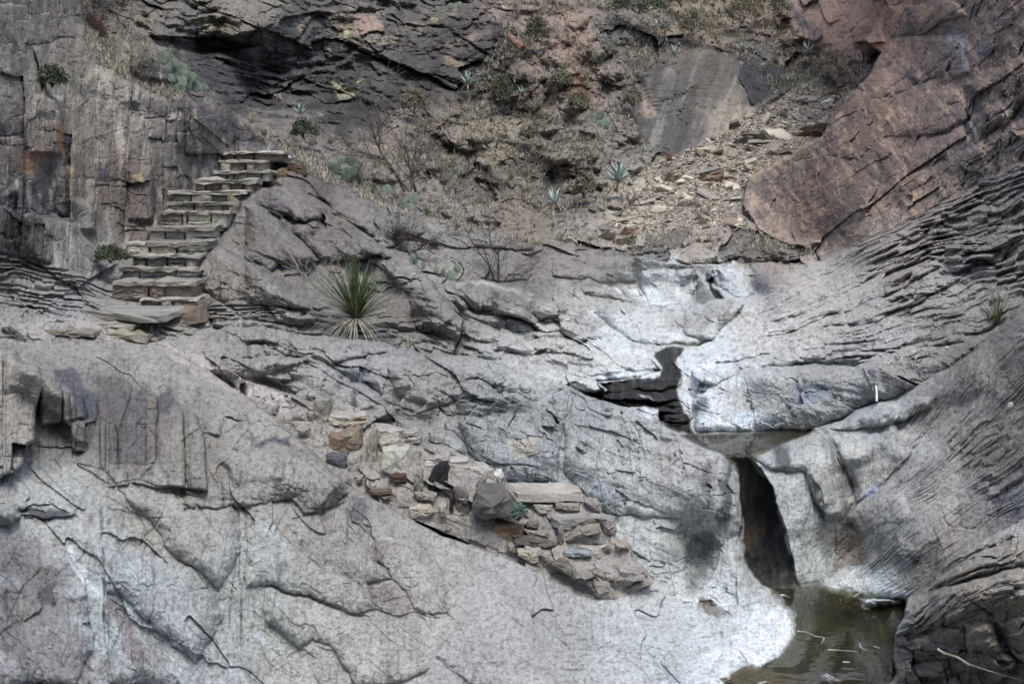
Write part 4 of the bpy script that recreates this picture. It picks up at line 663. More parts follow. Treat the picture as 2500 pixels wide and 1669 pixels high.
# faint exfoliation steps
fl = fbm(X * 1.6, Y * .8, Z * 1.6, 5, .55, 760); st_ = fl * 9
fr = st_ - np.floor(st_)
flm = sstep(.1, .45, vn(X * .7, Y * .7, Z * .7, 770)) * (1 - mBack) * (1 - calm)
OFF += (sstep(0, .12, fr) - fr) * 0.010 * flm
OFF *= (1 - mP * .9)
OFF += mP * 0.02 * n2
OFF = np.where(mP > .5, np.clip(OFF, -.02, .1), OFF)
T = T + OFF
print('relief done')
XW = dX * T; YW = dY * T; ZW = CZ + dZ * T

def gi(u, v):
    i = np.clip(np.searchsorted(AU, u), 1, NU - 1); j = np.clip(np.searchsorted(AV, v), 1, NV - 1)
    return j, i
def surf(u, v):
    j, i = gi(u, v)
    x, dy, dz = rayd(u, v); t = T[j, i]
    return Vector((x * t, dy * t, CZ + dz * t))
def surfm(u, v, r=14):
    j0, i0 = gi(u - r, v - r); j1, i1 = gi(u + r, v + r); t = float(T[j0:j1, i0:i1].min()); x, dy, dz = rayd(u, v); return Vector((x * t, dy * t, CZ + dz * t))
def surfn(u, v, r=5):
    a = surf(u - r, v); b = surf(u + r, v); c = surf(u, v - r); d = surf(u, v + r)
    n = (b - a).cross(c - d); n.normalize()
    return n if n.y < 0 or n.z > 0 else -n

# ---------------------------------------------------------------- rock colours (surface colour of the stone itself)
SAT = .78
def lin(c):
    g = .3 * c[0] + .55 * c[1] + .15 * c[2]; c = [min(255, max(0, (g + (x - g) * SAT) * f)) for x, f in zip(c, (.99, 1.004, .992))]
    return np.array([((x / 255.) / 12.92 if x <= 10 else (((x / 255.) + .055) / 1.055) ** 2.4) for x in c])
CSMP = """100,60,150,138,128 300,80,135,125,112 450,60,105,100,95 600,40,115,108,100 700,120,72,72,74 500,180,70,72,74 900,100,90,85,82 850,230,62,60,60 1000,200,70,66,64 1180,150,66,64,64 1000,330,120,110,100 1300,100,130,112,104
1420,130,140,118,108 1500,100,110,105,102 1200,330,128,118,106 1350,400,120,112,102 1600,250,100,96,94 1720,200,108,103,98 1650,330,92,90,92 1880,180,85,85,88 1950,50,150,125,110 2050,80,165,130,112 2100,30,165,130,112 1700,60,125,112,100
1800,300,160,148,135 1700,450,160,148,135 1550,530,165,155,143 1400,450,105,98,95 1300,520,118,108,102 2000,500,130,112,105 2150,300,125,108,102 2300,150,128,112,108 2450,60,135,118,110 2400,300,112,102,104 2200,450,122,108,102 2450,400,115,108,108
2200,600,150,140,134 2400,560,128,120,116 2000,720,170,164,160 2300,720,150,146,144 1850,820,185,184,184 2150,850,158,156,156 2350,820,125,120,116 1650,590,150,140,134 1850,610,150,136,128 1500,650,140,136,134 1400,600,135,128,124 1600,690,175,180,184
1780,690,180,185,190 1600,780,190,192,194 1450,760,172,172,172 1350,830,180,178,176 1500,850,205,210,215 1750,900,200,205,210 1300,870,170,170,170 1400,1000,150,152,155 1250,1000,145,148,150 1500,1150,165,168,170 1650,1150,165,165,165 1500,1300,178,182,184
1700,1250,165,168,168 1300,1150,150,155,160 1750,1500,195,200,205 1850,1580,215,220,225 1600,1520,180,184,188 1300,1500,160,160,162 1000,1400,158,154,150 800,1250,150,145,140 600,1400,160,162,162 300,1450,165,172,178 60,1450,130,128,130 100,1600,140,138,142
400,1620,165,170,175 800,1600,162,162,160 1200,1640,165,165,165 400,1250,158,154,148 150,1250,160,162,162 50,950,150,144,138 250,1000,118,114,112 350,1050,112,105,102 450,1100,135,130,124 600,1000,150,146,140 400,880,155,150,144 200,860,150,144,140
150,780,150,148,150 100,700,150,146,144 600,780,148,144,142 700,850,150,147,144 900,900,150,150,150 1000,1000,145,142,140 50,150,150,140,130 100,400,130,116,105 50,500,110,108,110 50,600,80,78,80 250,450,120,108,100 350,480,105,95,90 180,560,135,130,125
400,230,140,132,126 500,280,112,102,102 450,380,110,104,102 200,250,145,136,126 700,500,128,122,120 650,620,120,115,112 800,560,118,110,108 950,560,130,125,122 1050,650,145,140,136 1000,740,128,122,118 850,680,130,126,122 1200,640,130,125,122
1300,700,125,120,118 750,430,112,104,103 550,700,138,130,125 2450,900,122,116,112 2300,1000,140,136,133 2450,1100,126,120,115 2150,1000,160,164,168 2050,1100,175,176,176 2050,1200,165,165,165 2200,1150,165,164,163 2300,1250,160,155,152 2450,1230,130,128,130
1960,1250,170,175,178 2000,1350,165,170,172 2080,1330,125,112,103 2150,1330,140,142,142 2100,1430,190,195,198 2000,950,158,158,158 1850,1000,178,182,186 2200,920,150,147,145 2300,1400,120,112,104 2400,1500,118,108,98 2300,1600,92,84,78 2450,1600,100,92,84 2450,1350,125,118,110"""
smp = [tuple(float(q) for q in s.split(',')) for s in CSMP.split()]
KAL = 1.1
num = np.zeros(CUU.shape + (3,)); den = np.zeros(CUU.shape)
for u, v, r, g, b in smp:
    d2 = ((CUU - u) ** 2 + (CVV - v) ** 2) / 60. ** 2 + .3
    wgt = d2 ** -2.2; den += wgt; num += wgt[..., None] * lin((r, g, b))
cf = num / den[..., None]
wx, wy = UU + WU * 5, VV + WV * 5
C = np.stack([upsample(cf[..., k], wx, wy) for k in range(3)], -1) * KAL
HC = C * 0
# keep the near boulder, the fore slab etc. from bleeding across their edges
def tint(m, rgb, amt=1.0):
    j = np.nonzero(m.max(1) > 0)[0]; i = np.nonzero(m.max(0) > 0)[0]
    if len(j) == 0 or len(i) == 0: return
    sl = (slice(j[0], j[-1] + 1), slice(i[0], i[-1] + 1))
    a = (np.clip(m[sl], 0, 1) * amt)[..., None]; C[sl] = C[sl] * (1 - a) + a * lin(rgb) * KAL
def mult(m, f):
    global C
    C = C * (1 + np.clip(m, 0, 1)[..., None] * (np.array(f) - 1))
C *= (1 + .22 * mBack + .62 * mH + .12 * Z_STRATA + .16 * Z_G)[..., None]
n3 = fbm(X * 2.2, Y * 2.2, Z * 2.2, 5, .6, 800); n4 = fbm(X * 9, Y * 9, Z * 9, 4, .65, 820)
streak = fbm(X * 7, Y * 3, Z * .6, 4, .6, 840)
# varnish, rust and pale patches that belong to joints faces
tint(Z_LEFT * (R_left > .72) * sstep(-.3, .1, n3), (72, 70, 78), .75); tint(Z_LEFT * (R_left < .15), (140, 112, 90), .35)
tint(Z_WALL * sstep(.1, .35, n3) * (R_wall > .4), (92, 88, 98), .6); tint(Z_WALL * sstep(.15, .4, -n3), (146, 124, 112), .35)
ra_, rb_ = UU * .64 + VV * .77, -UU * .77 + VV * .64
wn1 = fbm2(ra_ / 150, rb_ / 42, 4, .6, 860); wn2 = fbm2(ra_ / 30, rb_ / 11, 3, .6, 870)
C *= (1 + Z_WALL * (.38 * wn1 + .34 * wn2))[..., None]; tint(Z_WALL * sstep(.2, .5, wn2 + .4 * wn1), (176, 150, 132), .55); tint(Z_WALL * sstep(.2, .5, -wn2 + .4 * wn1), (88, 84, 98), .5)
sb = fbm2((UU + .35 * VV) / 22, VV / 160, 4, .6, 880); C *= (1 + (Z_SLABB + .6 * Z_CLIFF) * .5 * sb)[..., None]; tint(Z_SLABB * sstep(.25, .45, sb + .4 * n4), (170, 165, 160), .5)
lw = fbm2(UU / 14, VV / 60, 4, .6, 890); C *= (1 + Z_LEFT * .34 * lw)[..., None]; tint(Z_LEFT * sstep(.2, .45, lw + .5 * n3), (172, 162, 148), .5)
tint(Z_CLIFF * sstep(.1, .4, n3) * (R_cliff < .3), (150, 132, 112), .55); tint(Z_CLIFF * sstep(0, .3, -n3) * (R_cliff > .3), (50, 50, 52), .7)
tint(Z_SLOPE * (R_slope > .75), (82, 78, 78), .7); tint(Z_SLOPE * (R_slope < .15), (140, 118, 106), .4); tint(Z_SLOPE * sstep(.1, .5, n4) * (R_slope > .2), (140, 130, 112), .5)
tint(Z_SCREE, (150, 140, 128), .75); tint(Z_BLOCK * (R_block > .85), (92, 92, 98), .6); tint(Z_BLOCK * (R_block < .0), (140, 108, 80), .5); tint(Z_H * (R_h > .8), (100, 92, 86), .4)
tint((1 - mBack) * (1 - Z_LEFT) * (1 - Z_WALL) * sstep(.25, .5, n3) * (VV < 800) * (UU < 1300), (96, 88, 92), .5)
tint(Z_SLAB * sstep(.28, .5, n3 + .5 * n4) * (UU < 520) * (VV > 1250), (128, 124, 126), .6)
tint(Z_SLAB * sstep(.22, .4, -n3 + .4 * n4) * (VV > 1280) * (UU < 700), (185, 196, 206), .6)
C *= (1 - .28 * Z_SLABB)[..., None]; C *= (1 + Z_WALL[..., None] * np.array([.06, -.01, -.09]))
# polygons of painted shade or stain
def stain_or_shade(poly, rgb, amt, soft=6, rough=8, st=0):
    m = mask(poly, min(soft, 12), 2.0, max(rough, soft * .8))
    if rgb[0] > 175: m = m * (.55 + .45 * sstep(-.25, .2, n4 + .5 * streak))
    if st: m = m * sstep(-.35, .25, streak * st)
    tint(m, rgb, amt); return m
stain_or_shade(T9((440, 380), (600, 330), (660, 420), (780, 540), (790, 740), (700, 720), (600, 560), (430, 450)), (78, 82, 98), .7)
stain_or_shade(T9((1290, 540), (1380, 530), (1410, 560), (1410, 680), (1290, 690)), (84, 86, 94), .8, 4, 1)

stain_or_shade(T9((820, 400), (1080, 380), (1050, 560), (900, 740), (810, 740)), (105, 98, 100), .7)
stain_or_shade(T9((2080, 900), (2345, 900), (2345, 950), (2100, 965)), (62, 64, 84), .8); stain_or_shade(T10((100, 900), (420, 960), (560, 1060), (560, 1040), (330, 930)), (90, 78, 84), .6)
stain_or_shade(T9((160, 1490), (300, 1440), (560, 1510), (620, 1540), (300, 1560)), (60, 60, 72), .85); 
stain_or_shade(T13((0, 350), (300, 480), (440, 700), (480, 900), (300, 950), (200, 1300), (0, 1300)), (122, 118, 120), .6, 20, 20); stain_or_shade(T13((350, 780), (460, 760), (470, 900), (370, 960), (320, 880)), (88, 82, 92), .9, 3, 2)
stain_or_shade(T13((0, 1300), (700, 1250), (1000, 1350), (1300, 1250), (1350, 1568), (0, 1568)), (140, 137, 138), .5, 20, 26)
stain_or_shade(T13((860, 880), (960, 900), (1150, 1200), (1230, 1400), (1100, 1400), (1000, 1150), (880, 980)), (128, 110, 112), .6, 5, 8)
stain_or_shade(T13((560, 470), (620, 480), (720, 700), (820, 850), (740, 860), (620, 650)), (205, 215, 224), .8, 4, 3)
stain_or_shade(T14((1000, 740), (1300, 800), (1430, 980), (1200, 1010), (1090, 970), (1030, 870)), (120, 110, 108), .6, 14, 6); stain_or_shade(T14((1060, 400), (1200, 420), (1130, 600), (1080, 540)), (122, 110, 110), .7, 8, 3)
stain_or_shade(T14((400, 110), (640, 100), (640, 140), (480, 185)), (112, 104, 102), .8, 4, 2); stain_or_shade(T14((860, 60), (960, 60), (1000, 230), (880, 230)), (95, 92, 104), .7, 8, 3)
stain_or_shade(T10((830, 310), (960, 340), (1040, 440), (1050, 500), (930, 450), (850, 440)), (92, 98, 112), .8, 4, 4); stain_or_shade(T10((70, 400), (300, 380), (300, 560), (100, 560)), (118, 122, 132), .6, 20, 10, 1)
stain_or_shade(T10((320, 180), (480, 220), (330, 240)), (78, 74, 84), .9, 2, 1)
stain_or_shade(T11((150, 920), (390, 890), (390, 1020), (200, 1090), (140, 1050)), (172, 166, 158), .9, 2, 3); stain_or_shade(T11((400, 1040), (520, 1120), (480, 1230), (410, 1180)), (122, 126, 132), .6, 4, 4)
stain_or_shade(T11((720, 1230), (1000, 1230), (1050, 1500), (900, 1450)), (138, 146, 158), .7, 8, 5); stain_or_shade(T11((1690, 1120), (1800, 1100), (1780, 1400), (1720, 1400)), (88, 88, 96), .75, 10, 8, 1)
stain_or_shade(T11((1900, 1080), (1950, 1090), (1950, 1568), (1890, 1568), (1860, 1330), (1900, 1230)), (84, 90, 94), .85, 5, 4)
stain_or_shade(T15((1650, 350), (1800, 300), (1880, 380), (1850, 600), (1750, 720), (1640, 860), (1580, 800), (1570, 560)), (108, 114, 114), .8, 14, 14, 1); stain_or_shade(T15((1850, 60), (1940, 60), (1960, 300), (1860, 300)), (86, 92, 94), .8, 8, 4)
stain_or_shade(T15((1800, 640), (2050, 620), (2345, 900), (2345, 1000), (1900, 900)), (178, 184, 188), .7, 20, 8); stain_or_shade(T15((1680, 880), (1800, 890), (1950, 1010), (1830, 1010), (1700, 950)), (128, 118, 108), .85, 4, 3)
# white mineral crust beside the water
W1 = stain_or_shade(T15((2345, 1000), (2345, 1420), (2150, 1450), (2010, 1490), (1800, 1568), (1400, 1568), (1600, 1400), (1900, 1250)), (214, 222, 232), .85, 26, 14)
stain_or_shade([(1900, 1478), (1946, 1495), (1950, 1545), (1925, 1590), (1850, 1630), (1800, 1660), (1760, 1640), (1820, 1580), (1880, 1520)], (226, 232, 240), .9, 14, 8)
stain_or_shade(T16((640, 800), (700, 740), (850, 730), (950, 780), (860, 810), (720, 830)), (205, 214, 222), .9, 5, 3); stain_or_shade(T16((990, 930), (1060, 830), (1150, 790), (1400, 800), (1400, 900), (1240, 920)), (214, 222, 230), .95, 5, 3)
stain_or_shade(T11((1500, 390), (1560, 400), (1640, 660), (1700, 850), (1800, 850), (2345, 820), (2345, 780), (1900, 760), (1850, 560), (1700, 480), (1600, 380)), (208, 216, 226), .85, 8, 5)
stain_or_shade(T11((250, 350), (700, 360), (900, 440), (970, 500), (720, 530), (600, 480)), (205, 206, 206), .8, 5, 4); stain_or_shade(T11((820, 390), (1380, 330), (1400, 400), (880, 440)), (210, 216, 222), .85, 5, 4); stain_or_shade(T11((1050, 200), (1300, 170), (1400, 310), (1200, 260)), (212, 218, 224), .8, 6, 4)
stain_or_shade(T11((1230, 640), (1370, 680), (1380, 760), (1250, 700)), (210, 218, 226), .95, 4, 4); stain_or_shade(T11((1530, 190), (1700, 130), (2000, 110), (1900, 260), (1560, 380)), (200, 208, 216), .7, 8, 6)
stain_or_shade(T11((720, 180), (1000, 210), (1380, 300), (820, 380)), (196, 194, 192), .7, 8, 5)
stain_or_shade(T11((1640, 620), (1780, 570), (1850, 800), (1720, 830)), (92, 98, 104), .8, 8, 5, 1); stain_or_shade(T11((1690, 450), (1750, 500), (1720, 550), (1690, 520)), (80, 82, 86), .8, 4, 3)
stain_or_shade(T11((1900, 520), (2345, 420), (2345, 700), (1950, 700)), (150, 150, 150), .6, 20, 10, 1); stain_or_shade(T12((0, 700), (140, 700), (200, 800), (0, 820)), (196, 208, 224), .8, 8, 6)
stain_or_shade(T12((280, 980), (420, 1000), (480, 1150), (400, 1170), (330, 1100)), (78, 80, 82), .85, 8, 6); stain_or_shade(T12((580, 1220), (660, 1250), (700, 1568), (640, 1568)), (90, 92, 90), .8, 8, 6)
stain_or_shade(T12((700, 930), (780, 930), (900, 1200), (930, 1500), (860, 1480), (840, 1200)), (104, 104, 106), .7, 8, 6); stain_or_shade(T12((1010, 1390), (1080, 1320), (1180, 1280), (1080, 1390)), (150, 172, 204), .8, 5, 4); stain_or_shade(T12((450, 480), (740, 460), (760, 570), (560, 650), (450, 600)), (140, 152, 172), .7, 6, 5)
stain_or_shade(T16((600, 0), (700, 120), (760, 400), (760, 640), (690, 500)), (104, 108, 104), .6, 12, 6); stain_or_shade(T16((1060, 330), (1160, 340), (1220, 600), (1120, 650)), (112, 116, 114), .5, 12, 6, 1); stain_or_shade(T16((850, 240), (1000, 350), (1090, 600), (800, 620), (790, 420)), (118, 104, 94), .7, 8, 5)
stain_or_shade(T16((850, 230), (940, 240), (940, 320), (830, 300)), (66, 70, 74), .8, 6, 4); stain_or_shade(T16((1340, 540), (1490, 540), (1490, 600), (1420, 620)), (52, 54, 56), .8, 5, 3); stain_or_shade(T16((1800, 0), (1950, 0), (1950, 300), (1820, 350), (1780, 200)), (90, 88, 100), .6, 8, 14, 1); stain_or_shade(T16((2070, 0), (2250, 0), (2320, 220), (2120, 230)), (52, 50, 66), .85, 6, 12, 1)
stain_or_shade(T16((1610, 270), (1760, 230), (1810, 390), (1680, 470)), (158, 146, 142), .9, 2, 1)
# upper falls: black streaks, white crust
stain_or_shade(T7((1660, 870), (1740, 870), (1850, 1130), (1660, 1140)), (110, 112, 108), .8, 5, 4, 1); stain_or_shade(T7((1760, 890), (1800, 930), (1880, 1020), (1915, 1135), (1840, 1130), (1810, 1000)), (22, 22, 24), .97, 3, 1)
stain_or_shade(T7((900, 980), (1000, 1000), (1140, 1090), (1050, 1060)), (226, 232, 240), .9, 3, 2); stain_or_shade(T7((1090, 1000), (1200, 1060), (1260, 1145), (1180, 1100)), (222, 228, 236), .9, 3, 2); stain_or_shade(T7((1200, 980), (1320, 1000), (1560, 1150), (1280, 1150)), (206, 216, 226), .8, 8, 6)
stain_or_shade(T7((1060, 1030), (1140, 1095), (1100, 1080)), (40, 38, 36), .9, 3, 1); stain_or_shade(T7((1160, 1040), (1220, 1100), (1180, 1090)), (48, 46, 44), .9, 3, 1); stain_or_shade(T7((1560, 880), (1660, 870), (1650, 1140), (1450, 1150)), (196, 202, 204), .8, 8, 6, 1); stain_or_shade(T7((1780, 870), (2080, 880), (2140, 1060), (2000, 1100), (1880, 1000)), (190, 198, 206), .8, 8, 6)
stain_or_shade(T7((2100, 880), (2220, 900), (2260, 1040), (2140, 1060)), (120, 130, 142), .6, 8, 8, 1); stain_or_shade(T7((740, 1200), (820, 1190), (960, 1250), (800, 1250)), (200, 208, 216), .8, 4, 3); stain_or_shade(T7((900, 1250), (1300, 1180), (1400, 1400), (1300, 1500), (1000, 1370)), (192, 196, 200), .5, 20, 10)
stain_or_shade(T7((1300, 1400), (1800, 1440), (1400, 1480)), (206, 214, 222), .8, 8, 5); stain_or_shade(T7((1450, 1240), (1750, 1160), (1960, 1180), (1950, 1320), (1560, 1380), (1400, 1350)), (150, 148, 148), .6, 16, 8)
# grey wall faces, purple slab faces
stain_or_shade(T6((900, 650), (1190, 770), (1140, 800), (950, 720)), (84, 80, 92), .8, 4, 2); stain_or_shade(T6((130, 210), (360, 300), (400, 430), (380, 540), (240, 380)), (92, 86, 96), .6, 10, 6); stain_or_shade(T6((490, 90), (740, 200), (740, 340), (560, 270)), (96, 86, 88), .7, 8, 3)
stain_or_shade(T6((1730, 980), (1900, 960), (2345, 1080), (2345, 1100), (2100, 1050), (1900, 1000)), (188, 182, 176), .85, 5, 3); stain_or_shade(T1((1560, 880), (1740, 880), (2100, 1150), (2080, 1200), (1940, 1210)), (88, 84, 96), .7, 6, 4); stain_or_shade(T5((0, 430), (230, 450), (260, 680), (140, 690), (0, 600)), (52, 50, 54), .85, 10, 8)
stain_or_shade(T5((1070, 80), (1150, 90), (1150, 150), (1110, 170)), (200, 180, 120), .9, 3, 3); stain_or_shade(T5((640, 0), (1250, 0), (1250, 400), (1100, 600), (950, 560), (800, 200)), (104, 92, 88), .6, 8, 6); stain_or_shade(T5((780, 60), (900, 50), (900, 130), (800, 130)), (62, 66, 86), .7, 4, 4)
stain_or_shade(T5((560, 0), (630, 10), (640, 280), (600, 260)), (176, 150, 118), .7, 4, 3); stain_or_shade(T1((460, 1000), (510, 1000), (520, 1300), (480, 1240)), (170, 122, 78), .8, 3, 2); stain_or_shade(T1((150, 1230), (340, 1220), (320, 1370), (170, 1400)), (150, 108, 80), .7, 5, 4)
# black cliff, shade painted dark under the overhang, orange patches, lichen
stain_or_shade(T1((1600, 430), (2345, 280), (2345, 860), (1900, 900), (1700, 700)), (62, 64, 68), .6, 16, 10); stain_or_shade(T1((1180, 290), (1900, 400), (2150, 280), (2140, 370), (1900, 410), (1600, 430)), (34, 30, 28), .8, 4, 4)
lich = sstep(.5, .62, n4 + .2 * n3)
for p in [T1((1620, 180), (1900, 120), (1880, 200), (1700, 290), (1620, 280)), T2((780, 240), (920, 280), (960, 340), (820, 300)), T2((650, 380), (700, 380), (700, 500), (650, 480)), T2((820, 600), (980, 640), (960, 720)), T2((700, 660), (800, 660), (940, 790), (780, 820)), T2((1500, 100), (1580, 110), (1580, 150), (1500, 150)), T3((70, 0), (130, 40), (130, 90), (80, 70)), T3((880, 390), (1000, 400), (1000, 480)), T3((780, 1250), (900, 1300), (850, 1360))]:
    tint(mask(p, 8, 2, 5) * sstep(.1, .3, n4), (190, 184, 120), .7)
stain_or_shade(T2((870, 110), (1080, 120), (1140, 200), (950, 290), (880, 200)), (158, 132, 120), .8, 5, 5); stain_or_shade(T2((700, 660), (940, 760), (900, 800), (780, 820)), (165, 158, 132), .7, 5, 5); stain_or_shade(T3((590, 120), (720, 90), (840, 300), (900, 560), (760, 560), (620, 420)), (150, 124, 112), .7, 10, 8)
stain_or_shade(T3((0, 190), (180, 250), (160, 500), (0, 560)), (54, 54, 58), .8, 8, 8); stain_or_shade(T3((600, 620), (740, 620), (840, 900), (700, 820)), (150, 92, 64), .7, 6, 6); stain_or_shade(T3((1200, 660), (1290, 700), (1340, 960), (1210, 900)), (165, 145, 132), .7, 6, 6); stain_or_shade(T3((820, 180), (1060, 220), (1060, 380), (900, 360)), (92, 90, 92), .8, 8, 6)
stain_or_shade(T3((2020, 540), (2345, 550), (2345, 700), (2130, 860)), (64, 66, 72), .8, 8, 8); stain_or_shade(T4((0, 500), (400, 620), (420, 680), (150, 900), (50, 760)), (66, 68, 74), .8, 8, 8); stain_or_shade(T4((350, 0), (450, 0), (700, 310), (640, 330), (500, 200)), (96, 98, 102), .7, 6, 5)
stain_or_shade(T4((740, 20), (1150, 0), (1150, 180), (900, 300), (760, 200)), (188, 148, 124), .7, 14, 10); stain_or_shade(T4((1000, 360), (1200, 350), (1150, 420)), (172, 112, 78), .8, 5, 4); stain_or_shade(T3((1950, 30), (2200, 60), (2150, 90), (2000, 70)), (120, 68, 44), .8, 5, 5)
stain_or_shade(T4((1480, 740), (1720, 620), (1730, 700), (1500, 780)), (172, 150, 130), .6, 10, 5); stain_or_shade(T4((1880, 960), (1920, 950), (2010, 1100), (1960, 1160)), (178, 168, 152), .8, 3, 2); stain_or_shade(T4((1830, 1010), (1880, 1010), (1930, 1160), (1900, 1170)), (66, 70, 92), .8, 4, 2); stain_or_shade(T4((2170, 920), (2230, 900), (2250, 1010), (2210, 1020)), (184, 172, 152), .8, 3, 2)
stain_or_shade(T4((1700, 280), (1830, 260), (1880, 560), (1720, 560)), (118, 124, 140), .7, 10, 6, 1); stain_or_shade(T4((1940, 330), (2180, 380), (1960, 500)), (82, 86, 108), .6, 10, 8)
# staircase and path mortar
mStair = mask(STAIRX, 2, .5) * (1 - mFo)
PATHP = T9((1180, 110), (1300, 140), (1460, 180), (1740, 250), (1760, 300), (1990, 370), (2160, 500), (2345, 560), (2345, 740), (2170, 600), (2000, 560), (1600, 390), (1500, 300), (1300, 180))
mPath = mask(PATHP, 3, 1) * (1 - 0)
tint(mStair, (152, 144, 138), .9); tint(mPath, (178, 168, 168), .85); 
tint(mask(T5((0, 1290), (400, 1270), (800, 1300), (1300, 1330), (1400, 1560), (900, 1420), (300, 1440)), 10, 2, 6), (168, 160, 160), .7)
# wet, dark rock
wetm = np.zeros(T.shape)
def wet(poly, rgb, amt=.95, soft=3, rough=6):
    global wetm
    m = mask(poly, soft, 1.2, rough); tint(m, rgb, amt); wetm = np.maximum(wetm, m)
wet(T11((880, 445), (1100, 430), (1370, 400), (1390, 330), (1310, 230), (1330, 190), (1430, 160), (1560, 165), (1520, 300), (1540, 390), (1510, 480), (1560, 620), (1640, 760), (1650, 890), (1540, 860), (1380, 770), (1370, 680), (1230, 640), (1100, 650), (880, 580), (970, 510)), (27, 26, 25), .97)
stain_or_shade(T11((1240, 645), (1350, 660), (1380, 750), (1280, 720)), (205, 214, 222), .95, 4, 3); stain_or_shade(T11((1230, 555), (1300, 560), (1330, 595), (1250, 580)), (205, 212, 218), .95, 3, 2)
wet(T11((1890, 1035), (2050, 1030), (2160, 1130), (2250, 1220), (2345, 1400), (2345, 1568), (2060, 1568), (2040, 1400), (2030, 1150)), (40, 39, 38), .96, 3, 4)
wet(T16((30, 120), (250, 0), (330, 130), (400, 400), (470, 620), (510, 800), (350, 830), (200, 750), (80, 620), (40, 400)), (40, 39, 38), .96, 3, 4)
wet(T11((1650, 890), (2345, 850), (2345, 880), (1700, 905)), (60, 54, 46), .8, 2, 2)
stain_or_shade(T16((10, 360), (100, 270), (200, 250), (190, 340), (100, 450), (60, 520)), (86, 72, 60), .9, 4, 4); wetm = wetm * (1 - .6 * mask(T16((10, 360), (100, 270), (200, 250), (190, 340), (100, 450), (60, 520)), 4, 1))
mPk = mP; mP = mP * (1 - mH); tint(mP, (72, 70, 50), 1); tint(mP * sstep(-.1, .3, n3), (98, 90, 44), .7); tint(mP * sstep(0, .3, -n3), (60, 62, 34), .6); tint(mP * sstep(.92, .5, mP), (96, 92, 88), .6); C *= (1 - .3 * mP)[..., None]
tint(mP * mask([(1780, 1690), (1800, 1640), (1900, 1610), (1960, 1560), (1950, 1480), (2000, 1500), (2010, 1580), (1900, 1690)], 22, 2, 10), (112, 108, 104), .7)
bath = mask([(1660, 1062), (1800, 1055), (1995, 1050), (1940, 1075), (1880, 1098), (1800, 1108), (1740, 1100), (1690, 1080)], 3, .4); tint(bath, (70, 64, 50), .9)
wetm = np.maximum(wetm, .5 * mP)
wv = fbm(X * 12, Y * 12, Z * 4, 4, .65, 960); wv2 = fbm2(UU / 9, VV / 30, 3, .6, 970); C *= (1 + (wetm * mC * (1.1 * wv + .9 * np.clip(wv2, -.3, 1))))[..., None]; tint(mC * wetm * sstep(.2, .5, wv), (74, 64, 52), .45)
wetm = wetm * (.55 + .45 * sstep(-.3, .3, wv2))
# mottling, darker along the fine cracks
dry = 1 - wetm * .8
C *= (1 + (0.15 * n3 + 0.14 * n4 + .10 * streak * (1 - mBack)) * dry * (1 - .4 * Z_BASIN))[..., None]
spk = fbm2(UU / 3.5, VV / 3.5, 2, .6, 900)
C *= (1 + 0.15 * spk * dry)[..., None]
pit = fbm2(UU / 9 + WU * .2, VV / 6, 3, .65, 930); C *= (1 - 0.34 * sstep(.12, .42, pit) * dry)[..., None]
grv = fbm2(UU / 4.2, VV / 34, 2, .6, 940) * (1 - mBack) * (1 - Z_BASIN) * (1 - Z_STRATA) * (1 - Z_G) * sstep(-.3, .3, fbm2(UU / 160, VV / 130, 2, .5, 950)); C *= (1 - 0.20 * sstep(.1, .45, grv) * dry)[..., None]; OFF2 = 0
C *= (1 - 0.3 * CRK * dry)[..., None]
C = np.clip(C, .008, .85)
print('colour done')

